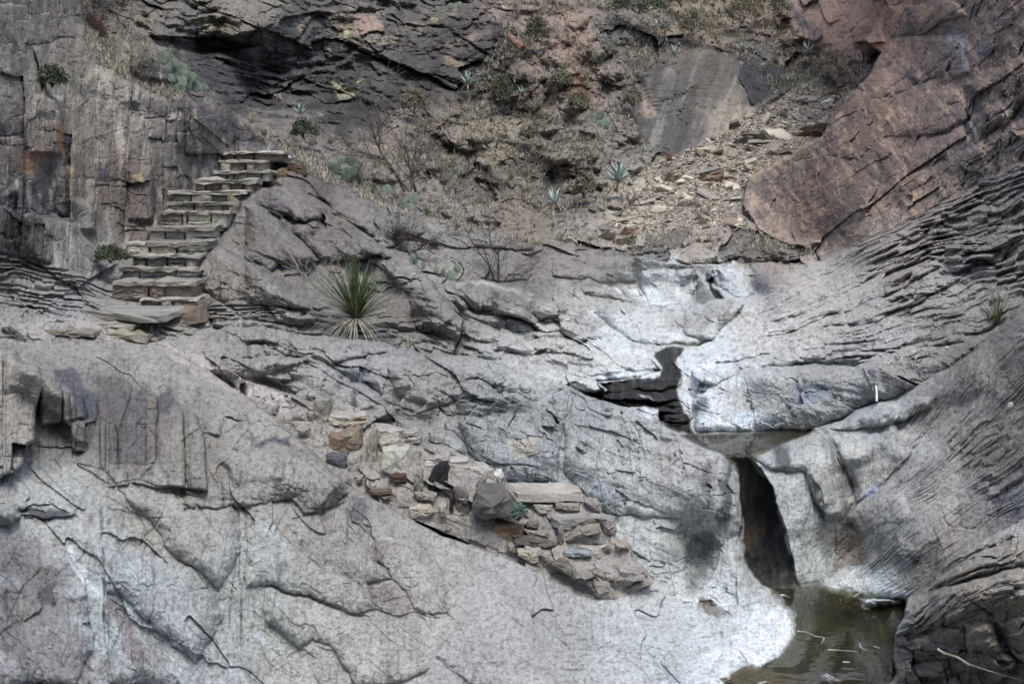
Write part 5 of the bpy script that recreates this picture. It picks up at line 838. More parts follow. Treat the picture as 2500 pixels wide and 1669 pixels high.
# ---------------------------------------------------------------- materials
def rock_material(name, bump=0.5, scale=1.0, grooves=True):
    m = bpy.data.materials.new(name); m.use_nodes = True; nt = m.node_tree; N = nt.nodes; L = nt.links
    b = N['Principled BSDF']
    a = N.new('ShaderNodeAttribute'); a.attribute_name = 'tint'
    w_ = N.new('ShaderNodeAttribute'); w_.attribute_name = 'wet'
    g = N.new('ShaderNodeNewGeometry')
    def noise(s, det, rough, sx=1, sy=1, sz=1):
        mp = N.new('ShaderNodeMapping'); mp.inputs['Scale'].default_value = (sx, sy, sz); L.new(g.outputs['Position'], mp.inputs[0])
        n = N.new('ShaderNodeTexNoise'); n.inputs['Scale'].default_value = s; n.inputs['Detail'].default_value = det; n.inputs['Roughness'].default_value = rough
        L.new(mp.outputs[0], n.inputs['Vector']); return n
    def math_(op, a_, b_=None, v=None):
        n = N.new('ShaderNodeMath'); n.operation = op; L.new(a_, n.inputs[0])
        if b_ is not None: L.new(b_, n.inputs[1])
        elif v is not None: n.inputs[1].default_value = v
        return n.outputs[0]
    na = noise(38 * scale, 6, .7); nb = noise(14 * scale, 4, .65, 2.2, 1, .25); nc = noise(120 * scale, 2, .6)
    mr = N.new('ShaderNodeMapRange'); mr.inputs[1].default_value = .3; mr.inputs[2].default_value = .7; mr.inputs[3].default_value = .72; mr.inputs[4].default_value = 1.28
    L.new(na.outputs[0], mr.inputs[0])
    mr2 = N.new('ShaderNodeMapRange'); mr2.inputs[1].default_value = .3; mr2.inputs[2].default_value = .5; mr2.inputs[3].default_value = .68; mr2.inputs[4].default_value = 1.0
    L.new(nb.outputs[0], mr2.inputs[0])
    mm = math_('MULTIPLY', mr.outputs[0], mr2.outputs[0]) if grooves else mr.outputs[0]
    vm = N.new('ShaderNodeVectorMath'); vm.operation = 'SCALE'; L.new(a.outputs['Color'], vm.inputs[0]); L.new(mm, vm.inputs['Scale'])
    L.new(vm.outputs[0], b.inputs['Base Color'])
    s1 = math_('MULTIPLY', nb.outputs[0], v=1.0 if grooves else .2); s2 = math_('ADD', s1, na.outputs[0]); s3 = math_('ADD', s2, math_('MULTIPLY', nc.outputs[0], v=.35))
    bp = N.new('ShaderNodeBump'); bp.inputs['Strength'].default_value = bump; bp.inputs['Distance'].default_value = 0.03; L.new(s3, bp.inputs['Height'])
    L.new(bp.outputs[0], b.inputs['Normal'])
    r = N.new('ShaderNodeMapRange'); r.inputs[3].default_value = .92; r.inputs[4].default_value = .3; L.new(w_.outputs['Fac'], r.inputs[0]); L.new(r.outputs[0], b.inputs['Roughness'])
    b.inputs['Specular IOR Level'].default_value = .25
    return m
ROCK = rock_material('weathered_rock', .8); STONE = rock_material('laid_stone', .9, 1.2, False)
def plain(name, rgb, rough=.8, var=.25, scale=30, rgb2=None, spec=.3, trans=0):
    m = bpy.data.materials.new(name); m.use_nodes = True; N = m.node_tree.nodes; L = m.node_tree.links; b = N['Principled BSDF']
    c = lin(rgb); c2 = lin(rgb2) if rgb2 else c * (1 - var)
    tc = N.new('ShaderNodeNewGeometry'); n = N.new('ShaderNodeTexNoise'); n.inputs['Scale'].default_value = scale; n.inputs['Detail'].default_value = 4; L.new(tc.outputs['Position'], n.inputs['Vector'])
    rp = N.new('ShaderNodeValToRGB'); rp.color_ramp.elements[0].position = .35; rp.color_ramp.elements[1].position = .65
    rp.color_ramp.elements[0].color = (*c2, 1); rp.color_ramp.elements[1].color = (*c, 1); L.new(n.outputs[0], rp.inputs[0]); L.new(rp.outputs[0], b.inputs['Base Color'])
    b.inputs['Roughness'].default_value = rough; b.inputs['Specular IOR Level'].default_value = spec
    return m
def tag(o, label=None, cat=None, group=None, kind=None):
    if label: o['label'] = label
    if cat: o['category'] = cat
    if group: o['group'] = group
    if kind: o['kind'] = kind
    return o
def link(name, me, mat=None, parent=None, loc=None):
    o = bpy.data.objects.new(name, me); COL.objects.link(o)
    if mat is not None and len(me.materials) == 0: me.materials.append(mat)
    if parent is not None: o.parent = parent
    if loc is not None: o.location = loc
    return o
def empty(name, loc): 
    o = bpy.data.objects.new(name, None); o.empty_display_size = .1; COL.objects.link(o); o.location = loc; return o
def np_mesh(name, V, Q, col=None, wt=None, smooth=False):
    me = bpy.data.meshes.new(name); k = Q.shape[1]
    me.vertices.add(len(V)); me.vertices.foreach_set('co', np.ascontiguousarray(V, np.float32).ravel())
    me.loops.add(Q.size); me.loops.foreach_set('vertex_index', np.ascontiguousarray(Q, np.int32).ravel())
    me.polygons.add(len(Q)); me.polygons.foreach_set('loop_start', np.arange(0, Q.size, k, dtype=np.int32)); 
    me.polygons.foreach_set('use_smooth', np.full(len(Q), smooth, bool))
    me.update(calc_edges=True)
    if col is not None:
        a = me.attributes.new('tint', 'FLOAT_COLOR', 'POINT'); a.data.foreach_set('color', np.c_[col, np.ones(len(col))].astype(np.float32).ravel())
    if wt is not None:
        a = me.attributes.new('wet', 'FLOAT', 'POINT'); a.data.foreach_set('value', wt.astype(np.float32).ravel())
    return me

# ---------------------------------------------------------------- the rock masses
print('meshes')
lab = np.zeros(T.shape, np.int8)          # 0 streambed rock
names = ['streambed_rock', 'back_cliff', 'scree_slope', 'brushy_slope', 'right_cliff', 'left_cliff', 'foreground_slab', 'right_outcrop', 'near_boulder', 'pool_bed', 'mortar', 'rock_ledges', 'strata_ledges']
bk = mBack > .5
lab[bk] = 3; lab[bk & ((Z_CLIFF > .5) | (Z_SLABB > .5) | (Z_TOPR > .5))] = 1; lab[bk & (Z_SCREE > .5)] = 2
nb_ = ~bk
lab[nb_ & (Z_WALL > .5)] = 4; lab[nb_ & (Z_STRATA > .5)] = 12; lab[nb_ & (Z_LEFT > .5)] = 5; lab[nb_ & (Z_LEDGE > .5)] = 11
lab[(mG > .5) & (UU > 1990)] = 7; lab[mStair > .5] = 10; lab[mFo > .5] = 6; lab[mP > .6] = 9; lab[mH > .5] = 8
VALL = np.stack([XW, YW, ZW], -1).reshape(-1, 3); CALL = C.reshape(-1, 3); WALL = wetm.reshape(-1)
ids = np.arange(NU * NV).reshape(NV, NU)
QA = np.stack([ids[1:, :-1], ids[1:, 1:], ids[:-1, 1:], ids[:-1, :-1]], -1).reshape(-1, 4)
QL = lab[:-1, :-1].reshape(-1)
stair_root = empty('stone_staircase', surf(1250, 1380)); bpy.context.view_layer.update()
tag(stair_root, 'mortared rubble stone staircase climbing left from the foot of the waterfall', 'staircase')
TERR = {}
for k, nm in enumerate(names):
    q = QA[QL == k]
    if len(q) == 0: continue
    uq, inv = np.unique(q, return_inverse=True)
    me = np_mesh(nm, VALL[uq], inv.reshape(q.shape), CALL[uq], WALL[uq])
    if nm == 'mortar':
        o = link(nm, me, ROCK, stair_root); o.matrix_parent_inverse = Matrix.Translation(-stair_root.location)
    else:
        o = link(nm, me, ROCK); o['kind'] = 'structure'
    TERR[nm] = o
# canyon floor continuing behind the camera; unseen walls added to cut fill light
gx, gy = np.meshgrid(np.linspace(-60, 60, 50), np.linspace(-70, 7, 34)); gz = -.7 + fbm2(gx * .2, gy * .2, 3, .5, 5) * .3 + np.minimum(np.maximum(np.abs(gx) - 6, 0) * 1.3, 9) + np.minimum(np.maximum(-12 - gy, 0) * 1.3, 9)
gi_ = np.arange(gx.size).reshape(gx.shape); gq = np.stack([gi_[:-1, :-1], gi_[:-1, 1:], gi_[1:, 1:], gi_[1:, :-1]], -1).reshape(-1, 4)
o = link('canyon_floor_shade_walls', np_mesh('canyon_floor_shade_walls', np.stack([gx, gy, gz], -1).reshape(-1, 3), gq, np.full((gx.size, 3), .25), np.zeros(gx.size)), ROCK); o['kind'] = 'structure'
# water
def water_material(name, rgb, alpha):
    m = bpy.data.materials.new(name); m.use_nodes = True; N = m.node_tree.nodes; L = m.node_tree.links; N.remove(N['Principled BSDF'])
    gl = N.new('ShaderNodeBsdfGlossy'); gl.inputs['Roughness'].default_value = .04; tr = N.new('ShaderNodeBsdfTransparent'); tr.inputs[0].default_value = (*rgb, 1)
    fr_ = N.new('ShaderNodeFresnel'); fr_.inputs[0].default_value = 1.33; mx = N.new('ShaderNodeMixShader')
    n = N.new('ShaderNodeTexNoise'); n.inputs['Scale'].default_value = 5; g = N.new('ShaderNodeNewGeometry'); L.new(g.outputs['Position'], n.inputs['Vector'])
    bp = N.new('ShaderNodeBump'); bp.inputs['Strength'].default_value = .15; bp.inputs['Distance'].default_value = .02; L.new(n.outputs[0], bp.inputs['Height']); L.new(bp.outputs[0], gl.inputs['Normal']); L.new(bp.outputs[0], fr_.inputs['Normal'])
    fm = N.new('ShaderNodeMath'); fm.operation = 'MULTIPLY'; fm.inputs[1].default_value = .28; L.new(fr_.outputs[0], fm.inputs[0]); L.new(fm.outputs[0], mx.inputs[0]); L.new(tr.outputs[0], mx.inputs[1]); L.new(gl.outputs[0], mx.inputs[2]); L.new(mx.outputs[0], N['Material Output'].inputs[0])
    return m
WATER = water_material('clear_pool_water', (.62, .62, .48), 1)
def water(name, poly, z, label_):
    pts = [atz(u, v, z) for u, v in poly]; me = bpy.data.meshes.new(name); me.from_pydata(pts, [], [list(range(len(pts)))]); o = link(name, me, WATER); o['kind'] = 'structure'; return o
water('pool_water', [(1880, 1436), (1960, 1436), (2000, 1426), (2110, 1450), (2330, 1440), (2350, 1800), (2400, 2600), (1400, 2600), (1700, 1690), (1770, 1610), (1850, 1560), (1900, 1500)], -.012, '')
water('basin_water', [(1650, 1063), (1700, 1058), (1850, 1052), (2000, 1047), (1960, 1075), (1860, 1108), (1760, 1125), (1690, 1090)], .935, '')
water('chute_water', [(1590, 862), (1600, 850), (1615, 840), (1640, 834), (1700, 836), (1760, 840), (1700, 847), (1660, 853), (1640, 866)], 1.300, '')

# ---------------------------------------------------------------- laid stones
def stone_mesh(name, poly, n, thick, rgb, proud=.02, m=14, seed=0, rough=.012, rust=None):
    r = random.Random(seed); P = [Vector(p) for p in poly]
    # corner-preserving subdivision
    pts = []
    per = sum((P[(i + 1) % len(P)] - P[i]).length for i in range(len(P)))
    for i in range(len(P)):
        a, b = P[i], P[(i + 1) % len(P)]; k = max(1, round((b - a).length / per * m))
        for q in range(k): pts.append(a.lerp(b, q / k))
    c = sum(pts, Vector()) / len(pts); m = len(pts); sz = per / 4; V = []; Cc = []; rough = min(rough * 1.5, sz * .045)
    def jit(k): return Vector((r.gauss(0, k), r.gauss(0, k), r.gauss(0, k)))
    R0 = [p - n * thick + jit(rough) for p in pts]; R05 = [p - n * thick * .35 + jit(rough * .8) for p in pts]
    R1 = [p + (p - c) * r.uniform(-.03, .02) + jit(rough * .5) for p in pts]
    b_ = min(.016, sz * .05); R2 = [p - (p - c).normalized() * b_ + n * b_ * .9 + jit(rough * .25) for p in R1]
    R3 = [c + (p - c) * .5 + n * (proud * r.uniform(.2, 1.5)) + jit(rough * .5) for p in pts]
    V = R0 + R05 + R1 + R2 + R3 + [c + n * proud * r.uniform(.5, 1.4)]
    Fc = []
    for k in range(4):
        for i in range(m):
            j = (i + 1) % m; Fc.append((k * m + i, k * m + j, (k + 1) * m + j, (k + 1) * m + i))
    for i in range(m): Fc.append((4 * m + i, 4 * m + (i + 1) % m, 5 * m))
    me = bpy.data.meshes.new(name); me.from_pydata(V, [], Fc)
    base = lin(rgb) * KAL; ru = (lin(rust) * .5 + lin(rgb) * .5) * KAL if rust else base
    cl = []
    ph = r.uniform(0, 6)
    for p in V:
        f = 1 + r.gauss(0, .13); w_ = 0.5 + .5 * math.sin(p.x * 17 + p.z * 23 + ph) if rust else 0
        cc = base * (1 - w_) + ru * w_; cl.append((cc[0] * f, cc[1] * f, cc[2] * f, 1))
    a = me.attributes.new('tint', 'FLOAT_COLOR', 'POINT'); a.data.foreach_set('color', np.array(cl, np.float32).ravel())
    me.materials.append(STONE); me.update(); return me
def child(o, root):
    o.parent = root; o.matrix_parent_inverse = Matrix.Translation(-root.location); return o
NS = [0]
def face_stone(root, pl, rgb, out=.05, thick=.22, rust=None, label=None, name='stone', proud=.02):
    uc = sum(p[0] for p in pl) / len(pl); vc = sum(p[1] for p in pl) / len(pl)
    Yp = surf(uc, vc).y - out; NS[0] += 1
    poly = [at(u, v, Yp) for u, v in pl]
    me = stone_mesh(name, poly, Vector((0, -1, .05)).normalized(), thick, rgb, proud, 14, NS[0], .008, rust)
    o = link(name, me); child(o, root)
    if label: o['label'] = label
    return o
def top_stone(root, pl, rgb, thick=.08, up=.03, label=None, name='stone', z=None):
    vb = max(p[1] for p in pl); uc = sum(p[0] for p in pl if p[1] > vb - 8) / len([p for p in pl if p[1] > vb - 8])
    if z is None: z = surf(uc, vb).z + up
    NS[0] += 1; poly = [atz(u, v, z) for u, v in pl]
    me = stone_mesh(name, poly[::-1] if False else poly, Vector((0, 0, 1)), thick, rgb, .008, 14, NS[0], .006)
    o = link(name, me); child(o, root)
    if label: o['label'] = label
    return o
GREY = (150, 144, 138); PALE = (178, 170, 155); DARK = (88, 84, 84); BROWN = (122, 108, 94)
S = lambda pl, rgb, **k: face_stone(stair_root, pl, rgb, **k)
TT = lambda pl, rgb, **k: top_stone(stair_root, pl, rgb, **k)
S(T10((560, 580), (680, 585), (685, 620), (665, 860), (575, 860), (555, 700)), (140, 134, 126), out=.10, label='upright pillar-like grey stone standing on end')
S(T10((675, 740), (740, 740), (740, 800), (672, 800)), PALE); S(T10((740, 735), (870, 740), (985, 715), (990, 745), (870, 765), (745, 760)), (150, 132, 118)); S(T10((740, 775), (1000, 760), (1005, 795), (770, 825)), PALE, rust=(160, 130, 100))
S(T10((685, 880), (930, 820), (950, 950), (930, 1000), (800, 1030), (685, 1025)), (140, 128, 112), rust=(130, 86, 56)); S(T10((650, 1040), (830, 1035), (825, 1110), (800, 1170), (720, 1120), (660, 1070)), (92, 94, 97), label='dark blue-grey varnished wall stone')
S(T10((1010, 850), (1065, 850), (1070, 1000), (1070, 1150), (1040, 1180), (985, 1170), (980, 960)), (150, 144, 132), out=.10, label='long upright stone set on end in the wall'); S(T10((1085, 850), (1265, 842), (1260, 880), (1215, 900), (1130, 880)), (70, 66, 66))
S(T10((1095, 940), (1190, 915), (1250, 915), (1250, 985), (1100, 990)), PALE, rust=(176, 140, 92)); S(T10((1290, 850), (1410, 845), (1415, 885), (1290, 895)), (160, 155, 148)); S(T10((1320, 905), (1430, 895), (1425, 945), (1330, 960)), (158, 150, 142))
S(T10((1115, 1000), (1320, 1000), (1335, 1150), (1310, 1190), (1180, 1200), (1110, 1170)), (184, 180, 166), label='large pale squarish wall stone'); S(T10((1165, 1205), (1310, 1200), (1310, 1260), (1220, 1280)), (84, 62, 54))
S(T10((1540, 1140), (1640, 1120), (1660, 1230), (1640, 1300), (1560, 1360), (1490, 1330), (1490, 1230)), (42, 40, 44), out=.08, label='black rounded triangular wall stone'); S(T10((1460, 1070), (1660, 1055), (1670, 1085), (1480, 1110)), (168, 158, 150))
S(T10((1715, 1100), (1815, 1095), (1815, 1135), (1760, 1150), (1715, 1120)), (160, 150, 142)); S(T10((1820, 1160), (1970, 1155), (1960, 1185), (1830, 1200)), (150, 146, 138)); S(T10((2015, 1190), (2090, 1180), (2110, 1220), (2080, 1260), (2020, 1250)), (206, 204, 198), label='white rounded corner stone')
S(T10((1870, 1290), (1930, 1235), (1970, 1225), (1960, 1260), (1900, 1305)), (138, 128, 118)); S(T10((1700, 1320), (1780, 1310), (1825, 1370), (1830, 1540), (1760, 1565), (1720, 1520)), (84, 74, 68), rust=(150, 144, 134)); S(T10((1670, 1360), (1695, 1350), (1700, 1530), (1665, 1540)), (54, 50, 50))
S(T10((1890, 1345), (2100, 1330), (2180, 1400), (2170, 1540), (1960, 1565), (1850, 1540), (1850, 1450)), (104, 101, 99), out=.16, thick=.35, proud=.07, label='big dark purplish block jutting from the wall'); S(T10((1335, 1480), (1420, 1440), (1520, 1450), (1550, 1500), (1490, 1555), (1350, 1560)), (174, 165, 148))
S(T10((1010, 1330), (1190, 1320), (1200, 1350), (1100, 1375), (1020, 1365)), (116, 96, 84)); S(T10((1110, 1385), (1180, 1380), (1180, 1400), (1130, 1410)), (120, 104, 92)); S(T10((1380, 1200), (1440, 1180), (1450, 1310), (1420, 1340), (1370, 1310)), (140, 134, 124)); S(T10((1580, 1450), (1640, 1440), (1640, 1540), (1590, 1550)), (170, 160, 146))
S(T10((830, 1060), (930, 1050), (935, 1160), (900, 1220), (820, 1180)), (160, 154, 146)); S(T10((900, 1215), (960, 1210), (950, 1270), (910, 1270)), (150, 142, 132)); S(T10((1380, 1345), (1560, 1370), (1540, 1420), (1400, 1400)), (150, 140, 130)); S(T10((420, 830), (520, 825), (510, 880), (440, 880)), (150, 144, 140)); S(T10((215, 640), (262, 640), (258, 720), (212, 715)), (140, 134, 130))
S(T10((380, 700), (500, 690), (505, 760), (390, 750)), (158, 152, 150)); S(T10((510, 690), (560, 690), (555, 760), (512, 760)), (146, 140, 136)); S(T10((410, 540), (500, 540), (490, 610), (400, 590)), (146, 142, 140)); S(T10((470, 520), (560, 550), (540, 590), (500, 570)), (168, 164, 162))
S(T15((255, 310), (470, 330), (470, 365), (320, 360)), (150, 142, 134)); S(T15((190, 410), (300, 370), (440, 400), (530, 430), (490, 470), (400, 470), (200, 430)), (104, 96, 90)); S(T15((590, 490), (700, 475), (810, 500), (820, 525), (740, 540), (600, 530)), (140, 146, 154), label='blue-grey oval stone in mortar')
S(T15((210, 490), (380, 480), (385, 580), (330, 590), (220, 520)), (172, 162, 144)); S(T15((230, 40), (350, 0), (490, 30), (490, 80), (300, 95), (240, 80)), (132, 122, 114)); S(T15((520, 90), (720, 110), (725, 155), (640, 165), (525, 140)), (150, 140, 132)); S(T15((770, 85), (880, 95), (890, 160), (830, 160)), (146, 140, 138))
S(T15((550, 240), (840, 205), (860, 250), (700, 290), (590, 300)), (134, 128, 122)); S(T15((610, 390), (700, 300), (880, 270), (900, 330), (760, 360), (640, 405)), (146, 136, 124)); S(T15((900, 250), (990, 235), (1020, 310), (980, 360), (920, 330)), (156, 146, 138)); S(T15((545, 300), (580, 270), (590, 300), (595, 400), (570, 430), (545, 400)), (138, 132, 124), out=.08)
S(T15((700, 455), (880, 480), (960, 440), (980, 465), (890, 500), (720, 475)), (140, 132, 122)); S(T15((1020, 440), (1130, 435), (1130, 465), (1030, 470)), (170, 158, 140)); S(T15((490, 590), (600, 560), (690, 640), (700, 740), (640, 700), (560, 640)), (120, 112, 102), out=.06); S(T15((690, 670), (860, 745), (830, 790), (700, 735)), (124, 114, 104), out=.06)
S(T15((1050, 650), (1180, 670), (1260, 650), (1250, 662), (1180, 690), (1080, 712)), (140, 130, 124)); S(T15((850, 610), (1000, 650), (1040, 700), (960, 730)), (170, 162, 160)); S(T15((780, 620), (850, 630), (960, 700), (960, 740), (830, 680)), (140, 130, 120)); S(T15((30, 260), (270, 265), (280, 390), (110, 400), (20, 340)), (128, 112, 96), rust=(146, 106, 66))
S(T15((290, 250), (390, 250), (380, 300), (290, 290)), (120, 110, 102)); S(T15((340, 110), (500, 110), (510, 180), (380, 190)), (160, 154, 146)); S(T15((130, 430), (200, 430), (250, 470), (190, 510), (140, 490)), (150, 144, 136)); S(T15((930, 690), (1000, 680), (1010, 720), (950, 730)), (160, 150, 142)); S(T15((820, 790), (960, 775), (1010, 815), (990, 870), (920, 882), (850, 850)), (166, 156, 148), out=.05, proud=.01, label='rounded mortar lump at the foot of the steps'); S(T15((1100, 800), (1240, 720), (1330, 745), (1240, 780), (1160, 850), (1090, 830)), (160, 150, 142), out=.05, proud=.01)
S(T11((200, 1370), (400, 1355), (490, 1385), (490, 1425), (240, 1430)), (130, 120, 112)); S(T11((520, 1445), (720, 1440), (725, 1490), (640, 1500), (525, 1475)), (150, 140, 132)); S(T11((760, 1425), (870, 1430), (885, 1500), (820, 1490)), (148, 142, 138))
for pl, c_ in [(T10((690, 650), (860, 645), (990, 690), (985, 712), (740, 730), (680, 720)), (172, 164, 158)), (T10((1040, 790), (1180, 795), (1300, 835), (1260, 842), (1080, 845)), (168, 160, 154)), (T10((1420, 955), (1600, 960), (1830, 1075), (1810, 1090), (1470, 1105), (1360, 1050)), (176, 168, 162)),
               (T10((1820, 1095), (1950, 1105), (2030, 1160), (1980, 1172), (1820, 1150)), (176, 168, 160)), (T11((110, 1275), (560, 1275), (700, 1295), (740, 1340), (500, 1352), (200, 1350)), (174, 164, 158)), (T15((480, 200), (830, 180), (1000, 210), (960, 240), (840, 205), (550, 240)), (158, 152, 150)),
               (T15((600, 430), (720, 370), (1000, 385), (1060, 400), (960, 445), (880, 478), (700, 450)), (170, 164, 160)), (T15((920, 545), (1080, 535), (1220, 590), (1260, 650), (1180, 668), (1050, 650)), (156, 148, 146)), (T15((700, 660), (860, 690), (970, 750), (860, 762)), (150, 140, 132)), (T15((640, 590), (780, 570), (850, 620), (780, 640), (690, 640)), (158, 150, 144))]:
    TT(pl, c_, thick=.07)
# upper steps
up_root = empty('upper_stone_steps', surf(440, 745)); bpy.context.view_layer.update()
tag(up_root, 'long flight of grey stone steps rising below the left cliff, above the ledge', 'steps')
STEPS = [(346, 482, 730, 751, GREY), (275, 478, 687, 729, (132, 120, 110)), (294, 478, 655, 687, (152, 150, 144)), (322, 484, 624, 656, (112, 106, 104)), (300, 505, 593, 625, (146, 140, 130)), (363, 525, 554, 594, (150, 144, 134)), (390, 556, 516, 555, (130, 122, 112)), (405, 580, 494, 517, (126, 118, 108)),
         (416, 590, 467, 495, (124, 116, 106)), (476, 622, 439, 468, (126, 114, 96)), (525, 660, 418, 440, (160, 152, 142)), (535, 650, 391, 419, (146, 136, 122)), (533, 690, 371, 392, (124, 114, 102))]
rs = random.Random(5); prevY = 0
for k, (u0, u1, vt, vb, c_) in enumerate(STEPS):
    Yk = min(surf(u, v).y for u in (u0 + 15, (u0 + u1) / 2, u1 - 15) for v in (vt, (vt + vb) / 2, vb)) - .06
    Yk = max(Yk, prevY + .22); prevY = Yk
    nb = rs.choice([3, 3, 4, 5]); cuts = sorted([u0 + rs.uniform(-6, 6), u1 + rs.uniform(-5, 5)] + [u0 + (u1 - u0) * (q + 1 + rs.uniform(-.38, .38)) / nb for q in range(nb - 1)])
    hh = vb - vt; cap = hh * rs.uniform(.16, .3)
    for q, (a, b) in enumerate(zip(cuts[:-1], cuts[1:])):      # riser stones
        f = rs.uniform(.85, 1.25); g_ = sum(c_) / 3; cc = tuple(min(255, (g_ + (x - g_) * .8) * f) for x in c_)
        if k == 6 and q >= nb - 2: cc = (190, 184, 166)
        Yq = Yk + rs.uniform(.0, .07); rows = 2 if (hh > 30 and rs.random() < .45) else 1; t0 = vt + cap * .8
        for rw in range(rows):
            NS[0] += 1; ya_ = t0 + (vb + 3 - t0) * rw / rows; yb_ = t0 + (vb + 3 - t0) * (rw + 1) / rows
            poly = [at(a + rs.uniform(0, 3), ya_ + rs.uniform(0, 2), Yq), at((a + b) / 2, ya_ + rs.uniform(-1, 1.5), Yq), at(b - rs.uniform(0, 3), ya_ + rs.uniform(0, 2), Yq), at(b - rs.uniform(0, 3), yb_ - rs.uniform(0, 2), Yq), at((a + b) / 2, yb_ + rs.uniform(-1, 1), Yq), at(a + rs.uniform(0, 3), yb_ - rs.uniform(0, 2), Yq)]
            child(link('stone', stone_mesh('stone', poly, Vector((rs.uniform(-.12, .12), -1, rs.uniform(-.05, .1))).normalized(), .5, cc, .022, 14, NS[0], .012, (120, 100, 80) if rs.random() < .4 else None)), up_root)
    c2 = sorted([u0 + rs.uniform(-8, 0), u1 + rs.uniform(0, 8)] + [u0 + (u1 - u0) * (rs.uniform(.25, .75))] * rs.choice([0, 1]))
    for a, b in zip(c2[:-1], c2[1:]):                            # worn tread slabs
        NS[0] += 1; Yq = Yk - rs.uniform(-.01, .03); n_ = 5; tp = [(a + (b - a) * q / n_, vt + rs.uniform(-1.5, 1.5)) for q in range(n_ + 1)]; bt = [(a + (b - a) * q / n_, vt + cap + rs.uniform(-1.5, 1.5)) for q in range(n_, -1, -1)]
        f = rs.uniform(.9, 1.15); child(link('tread', stone_mesh('tread', [at(u, v, Yq) for u, v in tp + bt], Vector((0, -1, .02)).normalized(), .6, tuple(x * f for x in (150, 144, 134)), .012, 16, NS[0], .01)), up_root)
for pl, c_, o_ in [([(194, 756), (290, 766), (380, 776), (380, 789), (290, 786), (196, 778)], (146, 138, 130), .12), ([(187, 785), (300, 789), (327, 792), (326, 805), (250, 801), (190, 802)], (158, 151, 140), .08), ([(107, 804), (160, 803), (224, 812), (224, 824), (160, 822), (108, 817)], (140, 130, 120), .08),
                   ([(239, 818), (280, 808), (363, 818), (360, 836), (300, 831), (245, 824)], (150, 143, 126), .08), ([(364, 824), (388, 826), (386, 842), (366, 840)], (128, 120, 110), .06), ([(384, 772), (432, 752), (482, 748), (494, 786), (430, 806), (386, 802)], (128, 112, 98), .10), ([(455, 752), (492, 748), (494, 780), (460, 790)], (130, 110, 90), .14),
                   ([(620, 400), (655, 392), (668, 408), (640, 424), (618, 420)], (110, 90, 72), .1), ([(655, 425), (690, 410), (705, 424), (700, 440), (662, 436)], (120, 100, 80), .1), ([(590, 447), (622, 440), (632, 470), (600, 484)], (130, 108, 84), .05), ([(700, 395), (735, 400), (745, 428), (712, 430)], (96, 76, 62), .1), ([(640, 445), (668, 440), (690, 452), (660, 462)], (90, 78, 66), .08),
                   ([(556, 470), (585, 500), (580, 540), (560, 545)], (126, 112, 98), .06), ([(505, 560), (530, 565), (540, 600), (515, 620)], (140, 128, 116), .06), ([(480, 600), (508, 610), (505, 660), (482, 650)], (136, 128, 120), .06)]:
    face_stone(up_root, pl, c_, out=o_, thick=.35)
top_stone(up_root, [(200, 754), (330, 747), (470, 747), (384, 774), (290, 765)], (150, 146, 142), z=surf(290, 770).z + .05, thick=.06)
face_stone(up_root, [(616, 368), (690, 368), (706, 386), (694, 402), (660, 396), (640, 384)], (186, 192, 194), out=.25, thick=.4, label='pale blue-white cap slab beside the topmost step')

# ---------------------------------------------------------------- loose rocks
def rock_mesh(name, r, flat=.4, rgb=GREY, n=7, mat=STONE, bumps=1):
    V = []; k = n
    a0 = [2 * math.pi * i / k + r.uniform(-.3, .3) for i in range(k)]; rr = [r.uniform(.75, 1.15) for _ in range(k)]; el = r.uniform(.6, .95)
    for (zz, s) in ((-flat * .5, r.uniform(.8, 1)), (flat * r.uniform(-.1, .3), 1.0), (flat * .5, r.uniform(.6, .9))):
        ox, oy = r.uniform(-.08, .08), r.uniform(-.08, .08)
        for a, q in zip(a0, rr): V.append((math.cos(a) * q * s * .5 + ox, math.sin(a) * q * s * el * .5 + oy, zz * .5 + r.gauss(0, .02)))
    Fc = [tuple(range(k - 1, -1, -1)), tuple(range(2 * k, 3 * k))]
    for L_ in (0, 1):
        for i in range(k): Fc.append((L_ * k + i, L_ * k + (i + 1) % k, (L_ + 1) * k + (i + 1) % k, (L_ + 1) * k + i))
    me = bpy.data.meshes.new(name); me.from_pydata(V, [], Fc); b = lin(rgb) * KAL
    cl = []
    for _ in V: f = 1 + r.gauss(0, .14); cl.append((b[0] * f, b[1] * f, b[2] * f, 1))
    at_ = me.attributes.new('tint', 'FLOAT_COLOR', 'POINT'); at_.data.foreach_set('color', np.array(cl, np.float32).ravel()); me.materials.append(mat); me.update()
    return me
rk = random.Random(11)
SLABC = [(190, 178, 164), (170, 158, 144), (204, 192, 176), (146, 134, 122), (180, 162, 144), (120, 112, 106), (150, 132, 118), (156, 150, 144)]
VAR = [rock_mesh('scree_stone', rk, rk.uniform(.18, .4), SLABC[i % 8], rk.choice([5, 6, 7])) for i in range(24)]
scree = TERR['scree_slope']
SCP = [(1985, 195), (2050, 240), (2005, 330), (1825, 435), (1805, 520), (1840, 552), (1700, 558), (1560, 572), (1490, 596), (1465, 560), (1560, 480), (1600, 440), (1530, 430), (1640, 385), (1760, 330), (1880, 250)]
def inpoly(poly, rr_):
    us = [p[0] for p in poly]; vs = [p[1] for p in poly]
    while True:
        u, v = rr_.uniform(min(us), max(us)), rr_.uniform(min(vs), max(vs))
        if sdf(poly, np.array([u]), np.array([v]))[0] > 0: return u, v
def place(o, u, v, size, r, tilt=.35, sink=.2):
    p = surf(u, v); o.location = p + Vector((0, 0, size * .06)); o.rotation_euler = (r.gauss(.15, tilt), r.gauss(0, tilt), r.uniform(0, 6.28)); o.scale = (size, size * r.uniform(.6, 1), size * r.uniform(.7, 1.3))
